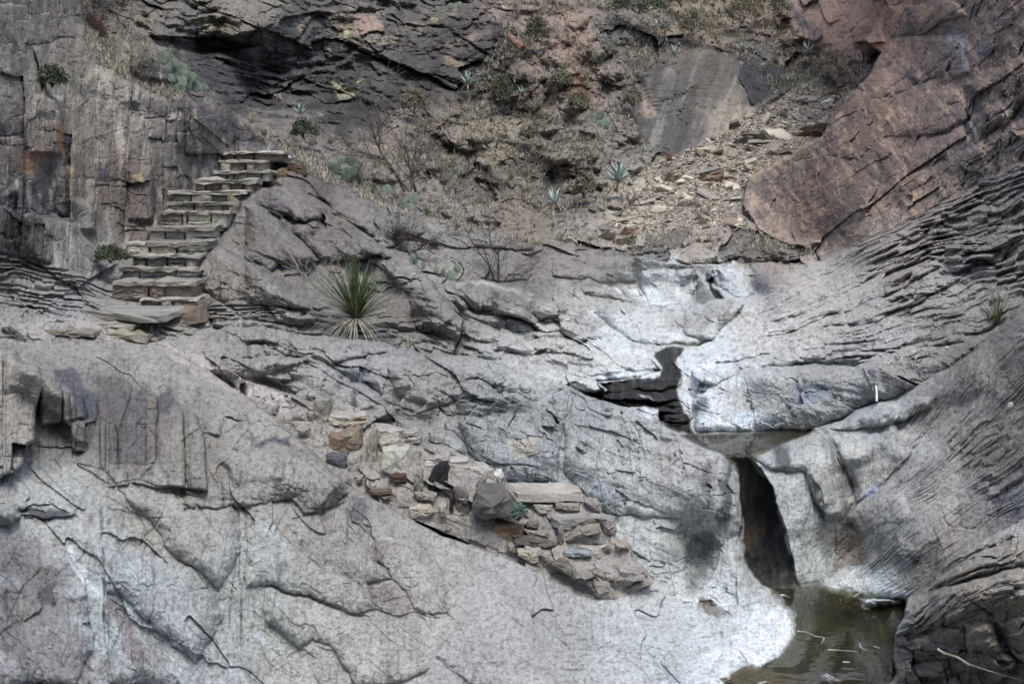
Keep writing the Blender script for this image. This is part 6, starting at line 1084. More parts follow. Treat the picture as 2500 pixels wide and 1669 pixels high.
for k in range(290):
    u, v = inpoly(SCP, rk); px = 15 * (4.6 ** (rk.random() ** 2.4)); size = px * surf(u, v).y / F
    o = link('stone', rk.choice(VAR)); place(o, u, v, size, rk); o.parent = scree
def rubble(name, n, sampler, pmin, pmax, seed, parent=None, cols=SLABC):
    r = random.Random(seed); vs, fs, cs = [], [], []
    protos = []
    for q in range(10):
        me = rock_mesh('tmp', r, r.uniform(.2, .5), cols[q % len(cols)], 5); v = np.zeros(len(me.vertices) * 3); me.vertices.foreach_get('co', v); protos.append((v.reshape(-1, 3), [tuple(p.vertices) for p in me.polygons], lin(cols[q % len(cols)]) * KAL)); bpy.data.meshes.remove(me)
    off = 0
    for _ in range(n):
        u, v = sampler(r); p = surf(u, v); px = pmin * ((pmax / pmin) ** (r.random() ** 2)); size = px * p.y / F
        pv, pf, pc = r.choice(protos); R = np.array(Euler((r.gauss(.15, .4), r.gauss(0, .4), r.uniform(0, 6.3))).to_matrix())
        q = (pv * np.array([size, size * .8, size])) @ R.T + np.array([p.x, p.y, p.z + size * .05]); vs.append(q); fs += [tuple(off + i for i in f) for f in pf]; off += len(q)
        cs.append(np.tile(pc * r.uniform(.7, 1.25), (len(q), 1)))
    me = bpy.data.meshes.new(name); me.from_pydata(np.concatenate(vs).tolist(), [], fs)
    a = me.attributes.new('tint', 'FLOAT_COLOR', 'POINT'); c = np.concatenate(cs); a.data.foreach_set('color', np.c_[c, np.ones(len(c))].astype(np.float32).ravel()); me.materials.append(STONE)
    o = link(name, me, None, parent); o['kind'] = 'stuff'; return o
rubble('small_scree', 6500, lambda r: inpoly(SCP, r), 5, 13, 21, scree)
jj, ii = np.nonzero((Z_SLOPE > .6) & (UU > -40) & (UU < 2200) & (VV > -30) & (VV < 620)); 
def slope_s(r): k = r.randrange(len(jj)); return AU[ii[k]] + r.uniform(-1, 1), AV[jj[k]] + r.uniform(-1, 1)
rubble('slope_rubble', 1500, slope_s, 5, 22, 22, TERR['brushy_slope'], [(128, 116, 106), (150, 138, 126), (104, 96, 92), (140, 116, 100)])
LP = [(2150, 870), (2250, 850), (2390, 800), (2370, 845), (2270, 880), (2170, 890)]
rubble('ledge_rubble', 120, lambda r: inpoly(LP, r), 4, 14, 23, TERR['strata_ledges'])
PL = [(1890, 1450), (1990, 1440), (2110, 1465), (2100, 1485), (2000, 1490), (1930, 1480)]
rubble('shore_gravel', 90, lambda r: inpoly(PL, r), 3, 10, 24, TERR['pool_bed']); PL2 = [(1780, 1650), (1900, 1610), (1960, 1560), (1950, 1510), (1975, 1520), (1970, 1580), (1880, 1669), (1780, 1669)]
rubble('shore_litter', 120, lambda r: inpoly(PL2, r), 2, 8, 25, TERR['pool_bed'])
def boulder(pl, Yo, thick, rgb, label, rust=None, name='boulder', proud=.08, n=Vector((0, -.8, .6))):
    uc = sum(p[0] for p in pl) / len(pl); vc = sum(p[1] for p in pl) / len(pl); Yp = surf(uc, vc).y - Yo; NS[0] += 1
    me = stone_mesh(name, [at(u, v, Yp) for u, v in pl], n.normalized(), thick, rgb, proud, 18, NS[0], .02, rust)
    c = at(uc, vc, Yp); o = link(name, me)
    for vtx in me.vertices: vtx.co -= c
    o.location = c; tag(o, label, 'boulder'); return o
boulder(T7((1390, 60), (1480, 80), (1580, 130), (1580, 170), (1460, 170), (1390, 130)), .1, .5, (146, 132, 120), 'dark-edged grey boulder at the left end of the big scree slab')
boulder(T7((1610, 130), (1760, 90), (1900, 40), (1910, 70), (1860, 130), (1780, 160), (1680, 165), (1620, 150)), .2, .8, (150, 132, 116), 'largest long tan slab lying in the middle of the scree', (120, 88, 66))
boulder(T7((1550, 290), (1700, 285), (1720, 330), (1640, 370), (1580, 355), (1520, 320)), .1, .3, (184, 172, 160), 'pale rounded flat boulder in the lower scree')
boulder(T7((1680, 460), (1790, 455), (1800, 485), (1720, 500), (1680, 480)), .08, .2, (178, 166, 150), 'pale flat stone near the bottom of the scree')
boulder(T4((450, 1100), (590, 1060), (700, 1050), (700, 1090), (600, 1130), (470, 1145)), .2, .8, (104, 82, 68), 'dark brown boulder half buried under the right wall', (90, 60, 46))
boulder(T4((470, 1070), (640, 1020), (740, 1010), (600, 1060), (490, 1080)), .25, .4, (150, 134, 120), 'thin grey slab resting on the dark brown scree boulder')
boulder(T4((700, 740), (860, 735), (840, 770), (720, 785)), .1, .3, (166, 144, 124), 'tan split slab near the top of the scree', (140, 100, 74))
boulder(T3((1960, 1170), (2100, 1110), (2150, 1120), (2080, 1160), (1990, 1190)), .1, .3, (120, 110, 104), 'dark flat slab in the upper left scree')
boulder(T7((1040, 580), (1060, 540), (1120, 510), (1180, 550), (1170, 590), (1090, 600)), .3, .5, (150, 128, 112), 'orange-faced boulder on the pile above the upper waterfall', (176, 120, 70))
boulder(T7((820, 610), (890, 560), (1010, 540), (1000, 570), (920, 600), (830, 640)), .3, .6, (164, 154, 142), 'long pale slab left of the orange-faced boulder')
boulder(T7((970, 640), (1080, 610), (1190, 590), (1160, 660), (1040, 705)), .35, .5, (144, 130, 116), 'layered slab beneath the orange-faced boulder')
boulder(T7((480, 610), (560, 595), (700, 620), (710, 655), (600, 655), (480, 650)), .2, .4, (184, 176, 162), 'low cream boulder behind the smooth rock crest')
boulder(T1((690, 160), (810, 100), (820, 160), (790, 200), (710, 200)), .2, .5, (128, 100, 84), 'reddish brown angular boulder at the top left corner')
boulder(T5((0, 1340), (90, 1325), (160, 1370), (200, 1420), (190, 1455), (0, 1450)), .08, .4, (106, 100, 106), 'dark slate boulder on the left edge of the ledge', proud=.04)
boulder(T2((230, 770), (290, 770), (300, 830), (250, 860), (220, 850)), .2, .3, (160, 146, 128), 'small tan rock perched against the black cliff foot')
boulder(T16((680, 1510), (730, 1475), (850, 1550), (830, 1600), (740, 1600), (690, 1560)), .05, .15, (156, 150, 158), 'grey stone standing in the pool at the bottom edge', proud=.03)
boulder(T15((1870, 1520), (1920, 1510), (1980, 1540), (1960, 1560), (1890, 1565)), .04, .1, (164, 152, 140), 'small tan stone on the white shore of the pool', proud=.02)
boulder(T16((1010, 960), (1060, 945), (1110, 970), (1040, 985)), .02, .06, (128, 110, 100), 'small brown stone at the far shore of the pool', proud=.01)
boulder(T16((340, 840), (380, 835), (440, 860), (420, 870), (360, 855)), .02, .05, (210, 212, 218), 'white pebble slab at the foot of the black waterfall', proud=.01)
boulder(T12((2215, 610), (2250, 605), (2262, 635), (2240, 655), (2218, 640)), .04, .06, (225, 222, 215), 'small white stone caught on the dark scaly right rock', proud=.01)

# ---------------------------------------------------------------- plants
def leafmat(name, rgb, rgb2, rough=.55): return plain(name, rgb, rough, rgb2=rgb2, scale=12, spec=.25)
M_AG = leafmat('agave_leaf', (168, 184, 182), (124, 142, 138)); M_AG2 = leafmat('agave_dry_leaf', (168, 148, 122), (120, 98, 78)); M_GREEN = leafmat('sotol_green', (78, 100, 58), (48, 66, 36)); M_STRAW = leafmat('straw', (182, 173, 154), (136, 127, 110), .9)
M_PAD = leafmat('cactus_pad', (118, 134, 116), (84, 102, 88)); M_WOOD = leafmat('dead_wood', (92, 82, 78), (52, 46, 44), .9); M_PALEW = leafmat('bleached_wood', (176, 168, 160), (130, 120, 112), .9); M_LEAF = leafmat('shrub_leaf', (86, 94, 70), (56, 64, 46), .8); M_OLIVE = leafmat('olive_shrub', (124, 118, 98), (86, 82, 68), .9)
M_GRG = leafmat('green_grass', (112, 122, 74), (78, 92, 52), .8); M_RED = leafmat('russet_twigs', (150, 108, 84), (110, 76, 60), .9); M_SAGE = leafmat('sage_leaf', (112, 138, 120), (80, 104, 90), .8)
def blade(L, W, droop, segs=4, fold=.25, name='leaf', base=.6):
    V = []; Fc = []
    for i in range(segs + 1):
        t = i / segs; w_ = W * .5 * (base + (1 - base) * math.sin(min(1, t * 2.2) * math.pi / 2)) * (1 - t ** 2.5) ; ang = droop * t
        x = L * t * math.cos(ang * .5); z = -L * t * math.sin(ang * .5)
        V += [(x, -w_, z + w_ * fold), (x, 0, z), (x, w_, z + w_ * fold)]
    for i in range(segs):
        a = i * 3; Fc += [(a, a + 1, a + 4, a + 3), (a + 1, a + 2, a + 5, a + 4)]
    me = bpy.data.meshes.new(name); me.from_pydata(V, [], Fc); return me
def setmat(me, m): me.materials.append(m); return me
AGL = [setmat(blade(1, .17, d, 4, .5), M_AG) for d in (-.15, .1, .35)]; AGD = setmat(blade(1, .13, 1.1, 4, .5), M_AG2)
YUC = [setmat(blade(1, .05, d, 3, .3), M_GREEN) for d in (0, .3)]; YUD = setmat(blade(1, .04, .8, 3, .3), M_STRAW)
pl_r = random.Random(17)
def rosette(name, u, v, wpx, label, cat, leaves, dry, n=22, nd=5, emin=.15, emax=1.45, Yo=.0, lname='leaf', group=None):
    p = surfm(u, v, wpx * .35); R = wpx * .74 * p.y / F; root = empty(name, p + Vector((0, -.22 - Yo, .06))); tag(root, label, cat, group)
    for k in range(n):
        a = k * 2.39996 + pl_r.uniform(-.2, .2); e = emax - (emax - emin) * (k / n) ** .8 + pl_r.uniform(-.08, .08); L_ = R * (1.0 if e < .9 else 1.05) * pl_r.uniform(.85, 1.12)
        o = link(lname, pl_r.choice(leaves), None, root); o.rotation_euler = (0, -e, a); o.scale = (L_, L_, L_)
    for k in range(nd):
        a = pl_r.uniform(0, 6.28); e = pl_r.uniform(-.35, .15); L_ = R * pl_r.uniform(.7, 1); o = link('dry_leaf', dry, None, root); o.rotation_euler = (0, -e, a); o.scale = (L_, L_, L_)
    return root
AG = [(1508, 452, 74, 'large blue-grey agave at the left edge of the scree above the dark slab', 26, 5), (1352, 505, 62, 'agave with many tan dead leaves in the gully left of the dark slab', 12, 12), (1143, 214, 46, 'pale spiky agave against the foot of the black cliff', 22, 6), (738, 288, 44, 'agave in the left half of the pair under the black cliff', 20, 4), (784, 300, 32, 'smaller agave just right of another one under the black cliff', 16, 3),
      (1614, 78, 44, 'agave with curled leaves on the grassy slope near the top edge', 16, 8), (1642, 142, 34, 'agave above the right grey rock slab, on loose stones', 18, 5), (1810, 132, 36, 'agave right of the grey rock slab, left of two on that ledge', 20, 3), (1850, 138, 22, 'small agave between two bigger ones on the ledge above the scree', 14, 2), (1966, 140, 44, 'agave on the ledge at the top end of the scree', 20, 4),
      (2037, 135, 22, 'small dark agave below the orange overhang', 14, 3), (1083, 304, 28, 'small agave in the middle of the dry slope', 14, 3), (1575, 380, 30, 'small agave at the foot of the grey slab beside a russet bush', 16, 2), (1272, 236, 26, 'agave with pale dead leaves left of the reddish rock rib', 12, 8), (1345, 188, 24, 'agave partly hidden in a bush on the rock rib', 12, 3), (1624, 110, 18, 'tiny pale agave between two larger ones near the top', 10, 2), (683, 65, 16, 'tiny agave in a crack at the top of the black cliff', 10, 1), (1180, 562 - 150, 22, 'small agave low on the dry slope above the rock crest', 12, 4), (1680, 95, 16, 'tiny agave high on the slope right of the curled one', 10, 1), (1578, 130, 18, 'small agave left of the loose stones on the slope', 10, 2)]
for u, v, wp, lb, n, nd in AG: rosette('agave', u, v, wp, lb, 'agave', AGL, AGD, n, nd)
YU = [(1200, 305, 34, 'dark green spiky yucca mid slope, left one', 26, 3), (1308, 300, 26, 'green yucca with straw base, left of a twin', 22, 6), (1335, 300, 30, 'green yucca right beside its twin on the slope', 26, 3), (1744, 105, 36, 'green yucca high on the slope beside pale grass', 30, 3), (1350, 20, 40, 'yellow-green yucca at the top edge of the slope', 26, 5), (1283, 440, 34, 'green yucca low on the slope', 26, 3), (1245, 445, 26, 'green yucca left of a brighter one low on the slope', 20, 5), (915, 482, 44, 'green lechuguilla clump on the edge of the rock crest below the dead tree', 26, 10), (1045, 535, 46, 'green lechuguilla clump at the right end of the crest, beside tan grass', 28, 12), (960, 505, 30, 'lechuguilla clump between two cactus pads on the crest', 18, 8),
      (172, 50, 36, 'green yucca in the top left corner', 20, 4), (268, 108, 26, 'thin yellow-green yucca on the upper left slope', 12, 3), (585, 290, 24, 'green yucca in tan grass beyond the left ridge', 20, 4), (325, 305, 30, 'sparse three-leaved green plant on the left cliff face', 6, 1), (300, 262, 12, 'tiny green tuft on the left cliff face', 8, 0), (1200, 330, 22, 'small yucca beneath another mid slope', 16, 4), (505, 235, 26, 'pale lechuguilla below the cactus on the left ridge', 10, 8), (1480, 205, 28, 'spiky tuft right of the reddish rib', 16, 4), (1478, 180, 22, 'lower tuft in the cleft right of the reddish rib', 14, 6), (880, 355, 24, 'green tuft below the black cliff, left of the dead tree', 18, 3)]
for u, v, wp, lb, n, nd in YU: rosette('yucca', u, v, wp, lb, 'yucca', YUC, YUD, n, nd, .1, 1.4)
# hanging dry yucca
p = surf(1900, 142); root = empty('dry_yucca', p + Vector((0, -.3, 0))); tag(root, 'cream dead yucca skirt hanging over the dark ledge', 'yucca')
for k in range(26):
    o = link('leaf', YUD, None, root); o.rotation_euler = (0, pl_r.uniform(.7, 1.3), pl_r.uniform(math.pi, 2 * math.pi)); q = pl_r.uniform(.22, .4); o.scale = (q, q * 1.6, q)
# the big sotol
def long_leaf(droop, W, m): return setmat(blade(1, W, droop, 7, .4, 'leaf', .9), m)
SG_ = [long_leaf(d, .022, M_GREEN) for d in (.0, .15, .3, .5)]; SD_ = [long_leaf(d, .018, M_STRAW) for d in (.5, .9, 1.3)]; SY_ = [long_leaf(d, .016, leafmat('sotol_yellow', (150, 150, 96), (104, 108, 64))) for d in (.2, .5)]
def sotol(u, v, up_px, label, n, nd, side=1.0, lean=0.0):
    p = surfm(u, v); root = empty('sotol', p + Vector((0, -.25, .05))); tag(root, label, 'sotol'); H_ = up_px * p.y / F
    for k in range(n):
        e = abs(pl_r.gauss(1.12, .33)); e = min(e, 1.57) ; a = pl_r.uniform(0, 6.28); L_ = H_ * pl_r.uniform(.7, 1.05)
        o = link('leaf', pl_r.choice(SG_ if pl_r.random() < .8 else SY_), None, root); o.rotation_euler = (lean, -e, a); o.scale = (L_, L_, L_)
    for k in range(n // 3):
        a = pl_r.choice([pl_r.gauss(0, .5), pl_r.gauss(math.pi, .5)]); e = pl_r.uniform(.15, .8); L_ = H_ * pl_r.uniform(.7, 1) * side
        o = link('leaf', pl_r.choice(SG_ + SY_), None, root); o.rotation_euler = (0, -e, a); o.scale = (L_, L_, L_)
    for k in range(nd):
        a = pl_r.choice([pl_r.gauss(-1.57, 1.1), pl_r.uniform(0, 6.28)]); e = pl_r.uniform(-.45, .25); L_ = H_ * pl_r.uniform(.5, .85)
        o = link('dry_leaf', pl_r.choice(SD_), None, root); o.rotation_euler = (0, -e, a); o.scale = (L_, L_, L_)
sotol(874, 783, 165, 'big green sotol with straw skirt growing from the rock below the dead brush', 185, 80, .95)
sotol(2412, 800, 105, 'sotol with sparse dark green leaves behind the right rock edge', 60, 10, 1.0)

# tufts, bushes, ground cover
def tuft_mesh(name, n, m, spread=.9, W=.012, seed=0, seg=3, up=1.0):
    r = random.Random(seed); V = []; Fc = []
    for k in range(n):
        a = r.uniform(0, 6.28); e = min(1.5, max(.1, r.gauss(1.05 * up, .35 * spread))); L_ = r.uniform(.5, 1); dr = r.uniform(.1, .9); bx, by = r.gauss(0, .06), r.gauss(0, .06); b0 = len(V)
        for i in range(seg + 1):
            t = i / seg; w_ = W * (1 - t * .8); ee = e - dr * t; x = L_ * t * math.cos(ee); z = L_ * t * math.sin(ee)
            for s_ in (-1, 1): V.append((bx + x * math.cos(a) - s_ * w_ * math.sin(a) , by + x * math.sin(a) + s_ * w_ * math.cos(a), z))
        for i in range(seg): Fc.append((b0 + 2 * i, b0 + 2 * i + 1, b0 + 2 * i + 3, b0 + 2 * i + 2))
    me = bpy.data.meshes.new(name); me.from_pydata(V, [], Fc); return setmat(me, m)
TUF = [tuft_mesh('dry_tuft', 90, M_STRAW, 1, .011, q) for q in range(4)]; TUG = [tuft_mesh('green_tuft', 70, M_GRG, 1, .013, q + 9) for q in range(2)]; TUR = tuft_mesh('red_tuft', 110, M_RED, .8, .012, 31)
def single(name, me, u, v, size, label, cat, group=None, Yo=.18, rz=None):
    p = surfm(u, v, size * .3); o = link(name, me); o.location = p + Vector((0, -Yo, -.01)); o.rotation_euler = (0, 0, pl_r.uniform(0, 6.28) if rz is None else rz); s_ = size * p.y / F; o.scale = (s_, s_, s_); tag(o, label, cat, group); return o
for u, v, sz, me, lb in [(365, 150, 60, TUF[0], 'tall tan grass clump left of the prickly pear on the left ridge'), (1118, 552, 62, TUF[1], 'wide tan grass clump on the rock crest in the middle'), (1312, 592, 42, TUF[2], 'pale straw grass clump behind the crest beside cream boulders'), (1630, 392, 42, TUR, 'russet bush at the base of the grey slab'), (490, 728, 34, TUF[3], 'hanging straw tuft beside the lower steps'), (512, 700, 40, TUF[0], 'straw grass against the right side of the steps'), (1208, 392, 44, TUF[1], 'yellowish grass bunch mid slope'), (1000, 842, 40, TUF[2], 'dry grass under the sotol skirt to the right'), (1720, 640, 26, TUF[3], 'short dry grass on the lip of the upper waterfall'), (1745, 628, 20, TUG[0], 'greenish grass bit on the lip of the upper waterfall'), (205, 500, 26, TUF[1], 'thin dry grass in the cleft of the left cliff'),
                       (880, 690 + 0, 30, TUF[2], 'dry grass behind the sotol'), (835, 545, 36, TUF[3], 'dry grass in a seam of the left rock ridge'), (1850, 205, 26, TUF[1], 'dry grass at the upper left edge of the scree'), (2072, 230, 22, TUF[3], 'tan grass at the foot of the right wall'), (650, 330, 40, TUG[1], 'greenish grass just beyond the top of the steps'), (620, 300, 46, TUF[0], 'pale tall grass beyond the left ridge'), (210, 190, 40, TUF[2], 'light dry grass on the top of the left cliff')]:
    single('grass_tuft', me, u, v, sz, lb, 'grass', None)
for k in range(200):
    u, v = slope_s(pl_r)
    if 1500 < u and v > 250: continue
    single('grass_tuft', pl_r.choice(TUF), u, v, pl_r.uniform(22, 46), 'straw-coloured dry grass tuft on the rocky slope below the cliffs', 'grass', 'dry grass tufts on the slope')
def bush(name, u, v, wpx, hpx, mat, label, n=900, leaf=.03, stems=10, smat=None, dens=1.0):
    r = random.Random(int(u * 7 + v)); p = surfm(u, v, wpx * .3); k = p.y / F; R = wpx * .5 * k; H_ = hpx * k; root = empty(name, p + Vector((0, -.1, 0))); tag(root, label, 'shrub'); V = []; Fc = []
    for q in range(n):
        a = r.uniform(0, 6.28); e = r.uniform(-.2, 1.5); rr_ = r.uniform(.35, 1.0) ** .5 * (1 + .22 * math.sin(a * 3 + e * 4)); c = Vector((math.cos(a) * math.cos(e) * R * rr_, math.sin(a) * math.cos(e) * R * rr_ * .8, max(0, H_ * .35 + math.sin(e) * H_ * .62 * rr_)))
        d = Vector((r.gauss(0, 1), r.gauss(0, 1), r.gauss(.3, 1))).normalized(); t = d.orthogonal().normalized(); L_ = leaf * r.uniform(.6, 1.4); b = len(V); V += [c, c + d * L_ * .5 + t * L_ * .28, c + d * L_, c + d * L_ * .5 - t * L_ * .28]; Fc.append((b, b + 1, b + 2, b + 3))
    me = bpy.data.meshes.new('foliage'); me.from_pydata(V, [], Fc); link('foliage', setmat(me, mat), None, root)
    V = []; Fc = []
    for q in range(stems):
        a = r.uniform(0, 6.28); e = r.uniform(.5, 1.4); pth = [Vector((0, 0, 0))]; 
        for i in range(4): pth.append(pth[-1] + Vector((math.cos(a) * math.cos(e) * R, math.sin(a) * math.cos(e) * R, math.sin(e) * H_ * .9)) * .25 + Vector((r.gauss(0, .02), r.gauss(0, .02), 0)))
        tube(V, Fc, pth, .008, .003)
    me = bpy.data.meshes.new('stem'); me.from_pydata(V, [], Fc); link('stem', setmat(me, smat or M_WOOD), None, root)
def tube(V, Fc, pth, r0, r1, n=4):
    b0 = len(V); m = len(pth)
    for i, p in enumerate(pth):
        d = (pth[min(i + 1, m - 1)] - pth[max(i - 1, 0)]).normalized(); a = d.orthogonal().normalized(); b = d.cross(a); rr_ = r0 + (r1 - r0) * i / max(1, m - 1)
        for k in range(n): V.append(p + (a * math.cos(6.2832 * k / n) + b * math.sin(6.2832 * k / n)) * rr_)
    for i in range(m - 1):
        for k in range(n): Fc.append((b0 + i * n + k, b0 + i * n + (k + 1) % n, b0 + (i + 1) * n + (k + 1) % n, b0 + (i + 1) * n + k))
for a in [(1012, 278, 70, 56, M_OLIVE, 'round straw-olive bush in front of the black cliff', 1500, .05), (1222, 262, 56, 76, M_LEAF, 'dark green bush right of the pale agave', 1500, .05), (745, 340, 66, 44, M_LEAF, 'dark low bush beneath the pair of agaves', 1200, .05), (1412, 275, 60, 50, M_OLIVE, 'grey-olive bush below the red notch', 1300, .05), (1425, 482, 52, 60, M_OLIVE, 'yellow-topped brown bush left of the big agave', 1300, .05), (1310, 105, 60, 60, M_LEAF, 'dark green bush by the fallen log', 1400, .05), (1560, 36, 150, 60, M_LEAF, 'wide dark shrub thicket at the top edge', 3000, .06), (1690, 90, 70, 60, M_OLIVE, 'greyish thicket right of the curled agave', 1500, .05), (1455, 165, 30, 26, M_LEAF, 'small green cushion bush on the reddish rib', 600, .04), (1370, 215, 60, 40, M_OLIVE, 'low bush behind the agave on the rib', 1200, .05), (135, 215, 66, 50, M_LEAF, 'dark shrub in the cleft of the left cliff top', 1300, .04), (276, 640, 80, 40, M_LEAF, 'dark green cushion shrub at the left of the steps', 2200, .028), (1265, 1262, 34, 44, M_SAGE, 'small grey-green plant growing out of the stair wall', 900, .02), (1290, 300 + 40, 50, 30, M_OLIVE, 'low brown bush mid slope', 900, .05), (1810, 60, 90, 70, M_OLIVE, 'pale brush below the top right cliff', 1600, .05), (1660, 20, 80, 50, M_OLIVE, 'brush at the top edge right of the thicket', 1400, .05), (1545, 290 - 30, 50, 40, M_OLIVE, 'dry bush left of the grey slab', 900, .05), (1900, 40, 60, 50, M_LEAF, 'twiggy bush under the brown overhang', 700, .05)]:
    bush('shrub', a[0], a[1], a[2], a[3], a[4], a[5], a[6], a[7])
# prickly pears
def pad_mesh(seed):
    r = random.Random(seed); V = []; Fc = []; n = 12; rings = [(0, .05), (.35, .035), (.72, .04), (1.0, 0.0)]
    prof = []
    for i in range(n):
        a = 6.2832 * i / n; prof.append((math.sin(a) * .5 * (1 + .12 * math.cos(a)), .52 + math.cos(a) * .52))
    for side in (-1, 1):
        b = len(V); V.append((0, side * .055, .52))
        for f in (.55, .9): 
            for x, z in prof: V.append((x * f, side * (.055 if f < .6 else .04), .52 + (z - .52) * f))
        for i in range(n): Fc.append((b, b + 1 + i, b + 1 + (i + 1) % n)); Fc.append((b + 1 + i, b + 1 + n + i, b + 1 + n + (i + 1) % n, b + 1 + (i + 1) % n))
    b = len(V); V += [(x, 0, z) for x, z in prof]
    for s_ in (0, 1):
        o_ = s_ * (1 + 2 * n) + 1 + n
        for i in range(n): Fc.append((o_ + i, b + i, b + (i + 1) % n, o_ + (i + 1) % n))
    me = bpy.data.meshes.new('pad'); me.from_pydata(V, [], Fc); 
    for p in me.polygons: p.use_smooth = True
    return setmat(me, M_PAD)
PAD = pad_mesh(1)
def cactus(label, base, pads, Yo=.15, dY=.0):
    p = surf(*base); root = empty('prickly_pear', p + Vector((0, -Yo, 0))); tag(root, label, 'cactus'); k = p.y / F
    for i, (u, v, rp, ang) in enumerate(pads):     # pad centre, radius in sight pixels, lean
        c = at(u, v, p.y - Yo + pl_r.uniform(-.08, .08)) - root.location; S_ = 2 * rp * k; ya = pl_r.uniform(-.6, .6)
        M = Euler((pl_r.uniform(-.2, .2), ang, ya)).to_matrix(); o = link('pad', PAD, None, root); o.rotation_euler = M.to_euler(); o.scale = (S_ * pl_r.uniform(.78, 1.02), S_ * .8, S_); o.location = c - (M @ Vector((0, 0, .52))) * S_
cactus('green prickly pear cactus sprawling on the left ridge by the black cliff', (440, 200), [(400, 141, 16, -.2), (415, 126, 8, .4), (425, 153, 12, .2), (430, 172, 14, -.1), (412, 177, 13, -.4), (447, 168, 13, .5), (455, 185, 13, .2), (470, 190, 13, .3), (460, 207, 16, 0), (480, 212, 14, .4), (490, 200, 8, .2), (446, 200, 14, -.2), (420, 192, 12, -.6), (497, 214, 10, .5), (435, 215, 11, -.3)])
cactus('prickly pear with upright blue-green pads on the crest left of the dead tree', (855, 440), [(818, 412, 15, -.3), (858, 393, 13, .1), (848, 425, 16, -.1), (868, 415, 13, .3), (833, 393, 9, -.2), (878, 402, 9, .5), (830, 432, 10, -.5), (868, 440, 14, .4), (806, 402, 8, -.5)])
cactus('single upright cactus pad on the crest by the lechuguilla', (985, 515), [(983, 500, 12, 0), (1008, 488, 11, .3), (1002, 505, 10, .2), (945, 462, 11, .5)], .1)
cactus('low prickly pear chain on the smooth rock below the dead scrub', (1100, 680), [(1100, 675, 13, 0), (1117, 655, 11, .5), (1065, 658, 9, -.4), (1082, 664, 9, .1), (1032, 646, 8, -.4), (1125, 684, 6, 1.0), (1008, 628, 11, -.2), (1015, 640, 8, .3)], .1)
cactus('grey-green prickly pear with flopped pads mid slope', (1465, 305), [(1450, 290, 11, .1), (1465, 282, 11, .4), (1478, 300, 12, .7), (1462, 304, 10, -.2), (1440, 300, 9, -.6), (1470, 312, 9, .2), (1485, 293, 8, .5)])
cactus('small prickly pear at the lower slope by dark leaves', (1105, 425), [(1096, 403, 6, 0), (1100, 425, 6, .3), (1112, 432, 6, .2), (1090, 432, 5, -.3)])
cactus('small prickly pear at the top edge, center', (1085, 20), [(1080, 8, 8, 0), (1100, 16, 8, .4), (1112, 22, 7, .2), (1068, 22, 7, -.3), (1122, 10, 6, .6)])
cactus('tiny cactus pad beside the rock rib', (1530, 92), [(1531, 88, 6, 0), (1540, 92, 5, .4)])

# dead wood
def branchy(name, label, cat, trunks, Yb, mat, depth=3, r0=.035, twig=.35, n=5, seed=0, fan=.6, per=5):
    r = random.Random(seed); root = empty(name, at(trunks[0][0][0], trunks[0][0][1], Yb)); tag(root, label, cat); o0 = root.location
    V = []; Fc = []; V2 = []; F2 = []
    def grow(p, d, L_, rad, lv, VV_, FF_):
        pth = [p]; 
        for i in range(4): d = (d + Vector((r.gauss(0, .16), r.gauss(0, .16), r.gauss(.03, .14)))).normalized(); pth.append(pth[-1] + d * L_ / 4)
        tube(VV_, FF_, pth, rad, rad * .5, 3)
        if lv > 0:
            for q in range(r.choice([2, 3])): grow(r.choice(pth[1:]), (d + Vector((r.gauss(0, fan), r.gauss(0, fan), r.gauss(0, fan)))).normalized(), L_ * r.uniform(.5, .8), rad * .55, lv - 1, VV_, FF_)
    for t in trunks:
        pts = [at(u, v, Yb + r.uniform(-.15, .15)) - o0 for u, v in t]; tube(V, Fc, pts, r0, r0 * .3, 5)
        for q in range(per):
            i = r.randrange(1, len(pts)); d = (pts[i] - pts[i - 1]).normalized(); grow(pts[i].lerp(pts[i - 1], r.random()), (d + Vector((r.gauss(0, fan), r.gauss(0, fan), r.gauss(0, fan * .7)))).normalized(), twig * r.uniform(.6, 1.3), r0 * .35, depth - 1, V2, F2)
    me = bpy.data.meshes.new('trunk'); me.from_pydata(V, [], Fc); link('trunk', setmat(me, mat), None, root)
    if V2: me = bpy.data.meshes.new('twigs'); me.from_pydata(V2, [], F2); link('twigs', setmat(me, mat), None, root)
yT = surf(1010, 500).y - .3
branchy('dead_tree', 'leafless dark tree with leaning trunks in front of the back cliff', 'tree', [T2((1340, 1568), (1200, 1380), (1100, 1230), (1040, 1080), (1000, 950), (930, 800)), T2((1390, 1568), (1350, 1400), (1320, 1250), (1340, 1120)), T2((1300, 1568), (1230, 1420), (1120, 1330), (1000, 1270), (900, 1230), (720, 1120)), T2((1060, 1130), (1110, 1000), (1060, 880), (1110, 800)), T2((1350, 1568), (1380, 1400), (1360, 1300), (1440, 1300))], yT, leafmat('grey_dead_wood', (112, 104, 100), (72, 66, 64), .9), 3, .024, .6, seed=4, fan=.6, per=12)
branchy('dead_scrub', 'low tangle of dead grey scrub in the seam left of the prickly pear chain', 'shrub', [T6((1150, 690), (1160, 620), (1200, 580), (1250, 570)), T6((1250, 690), (1300, 600), (1400, 620), (1500, 640)), T6((1160, 680), (1230, 560), (1290, 620)), T6((1330, 740), (1420, 690), (1540, 620)), T6((1340, 730), (1260, 690), (1100, 640))], surf(970, 600).y - .15, M_WOOD, 3, .014, .28, seed=5, per=18, fan=.9)
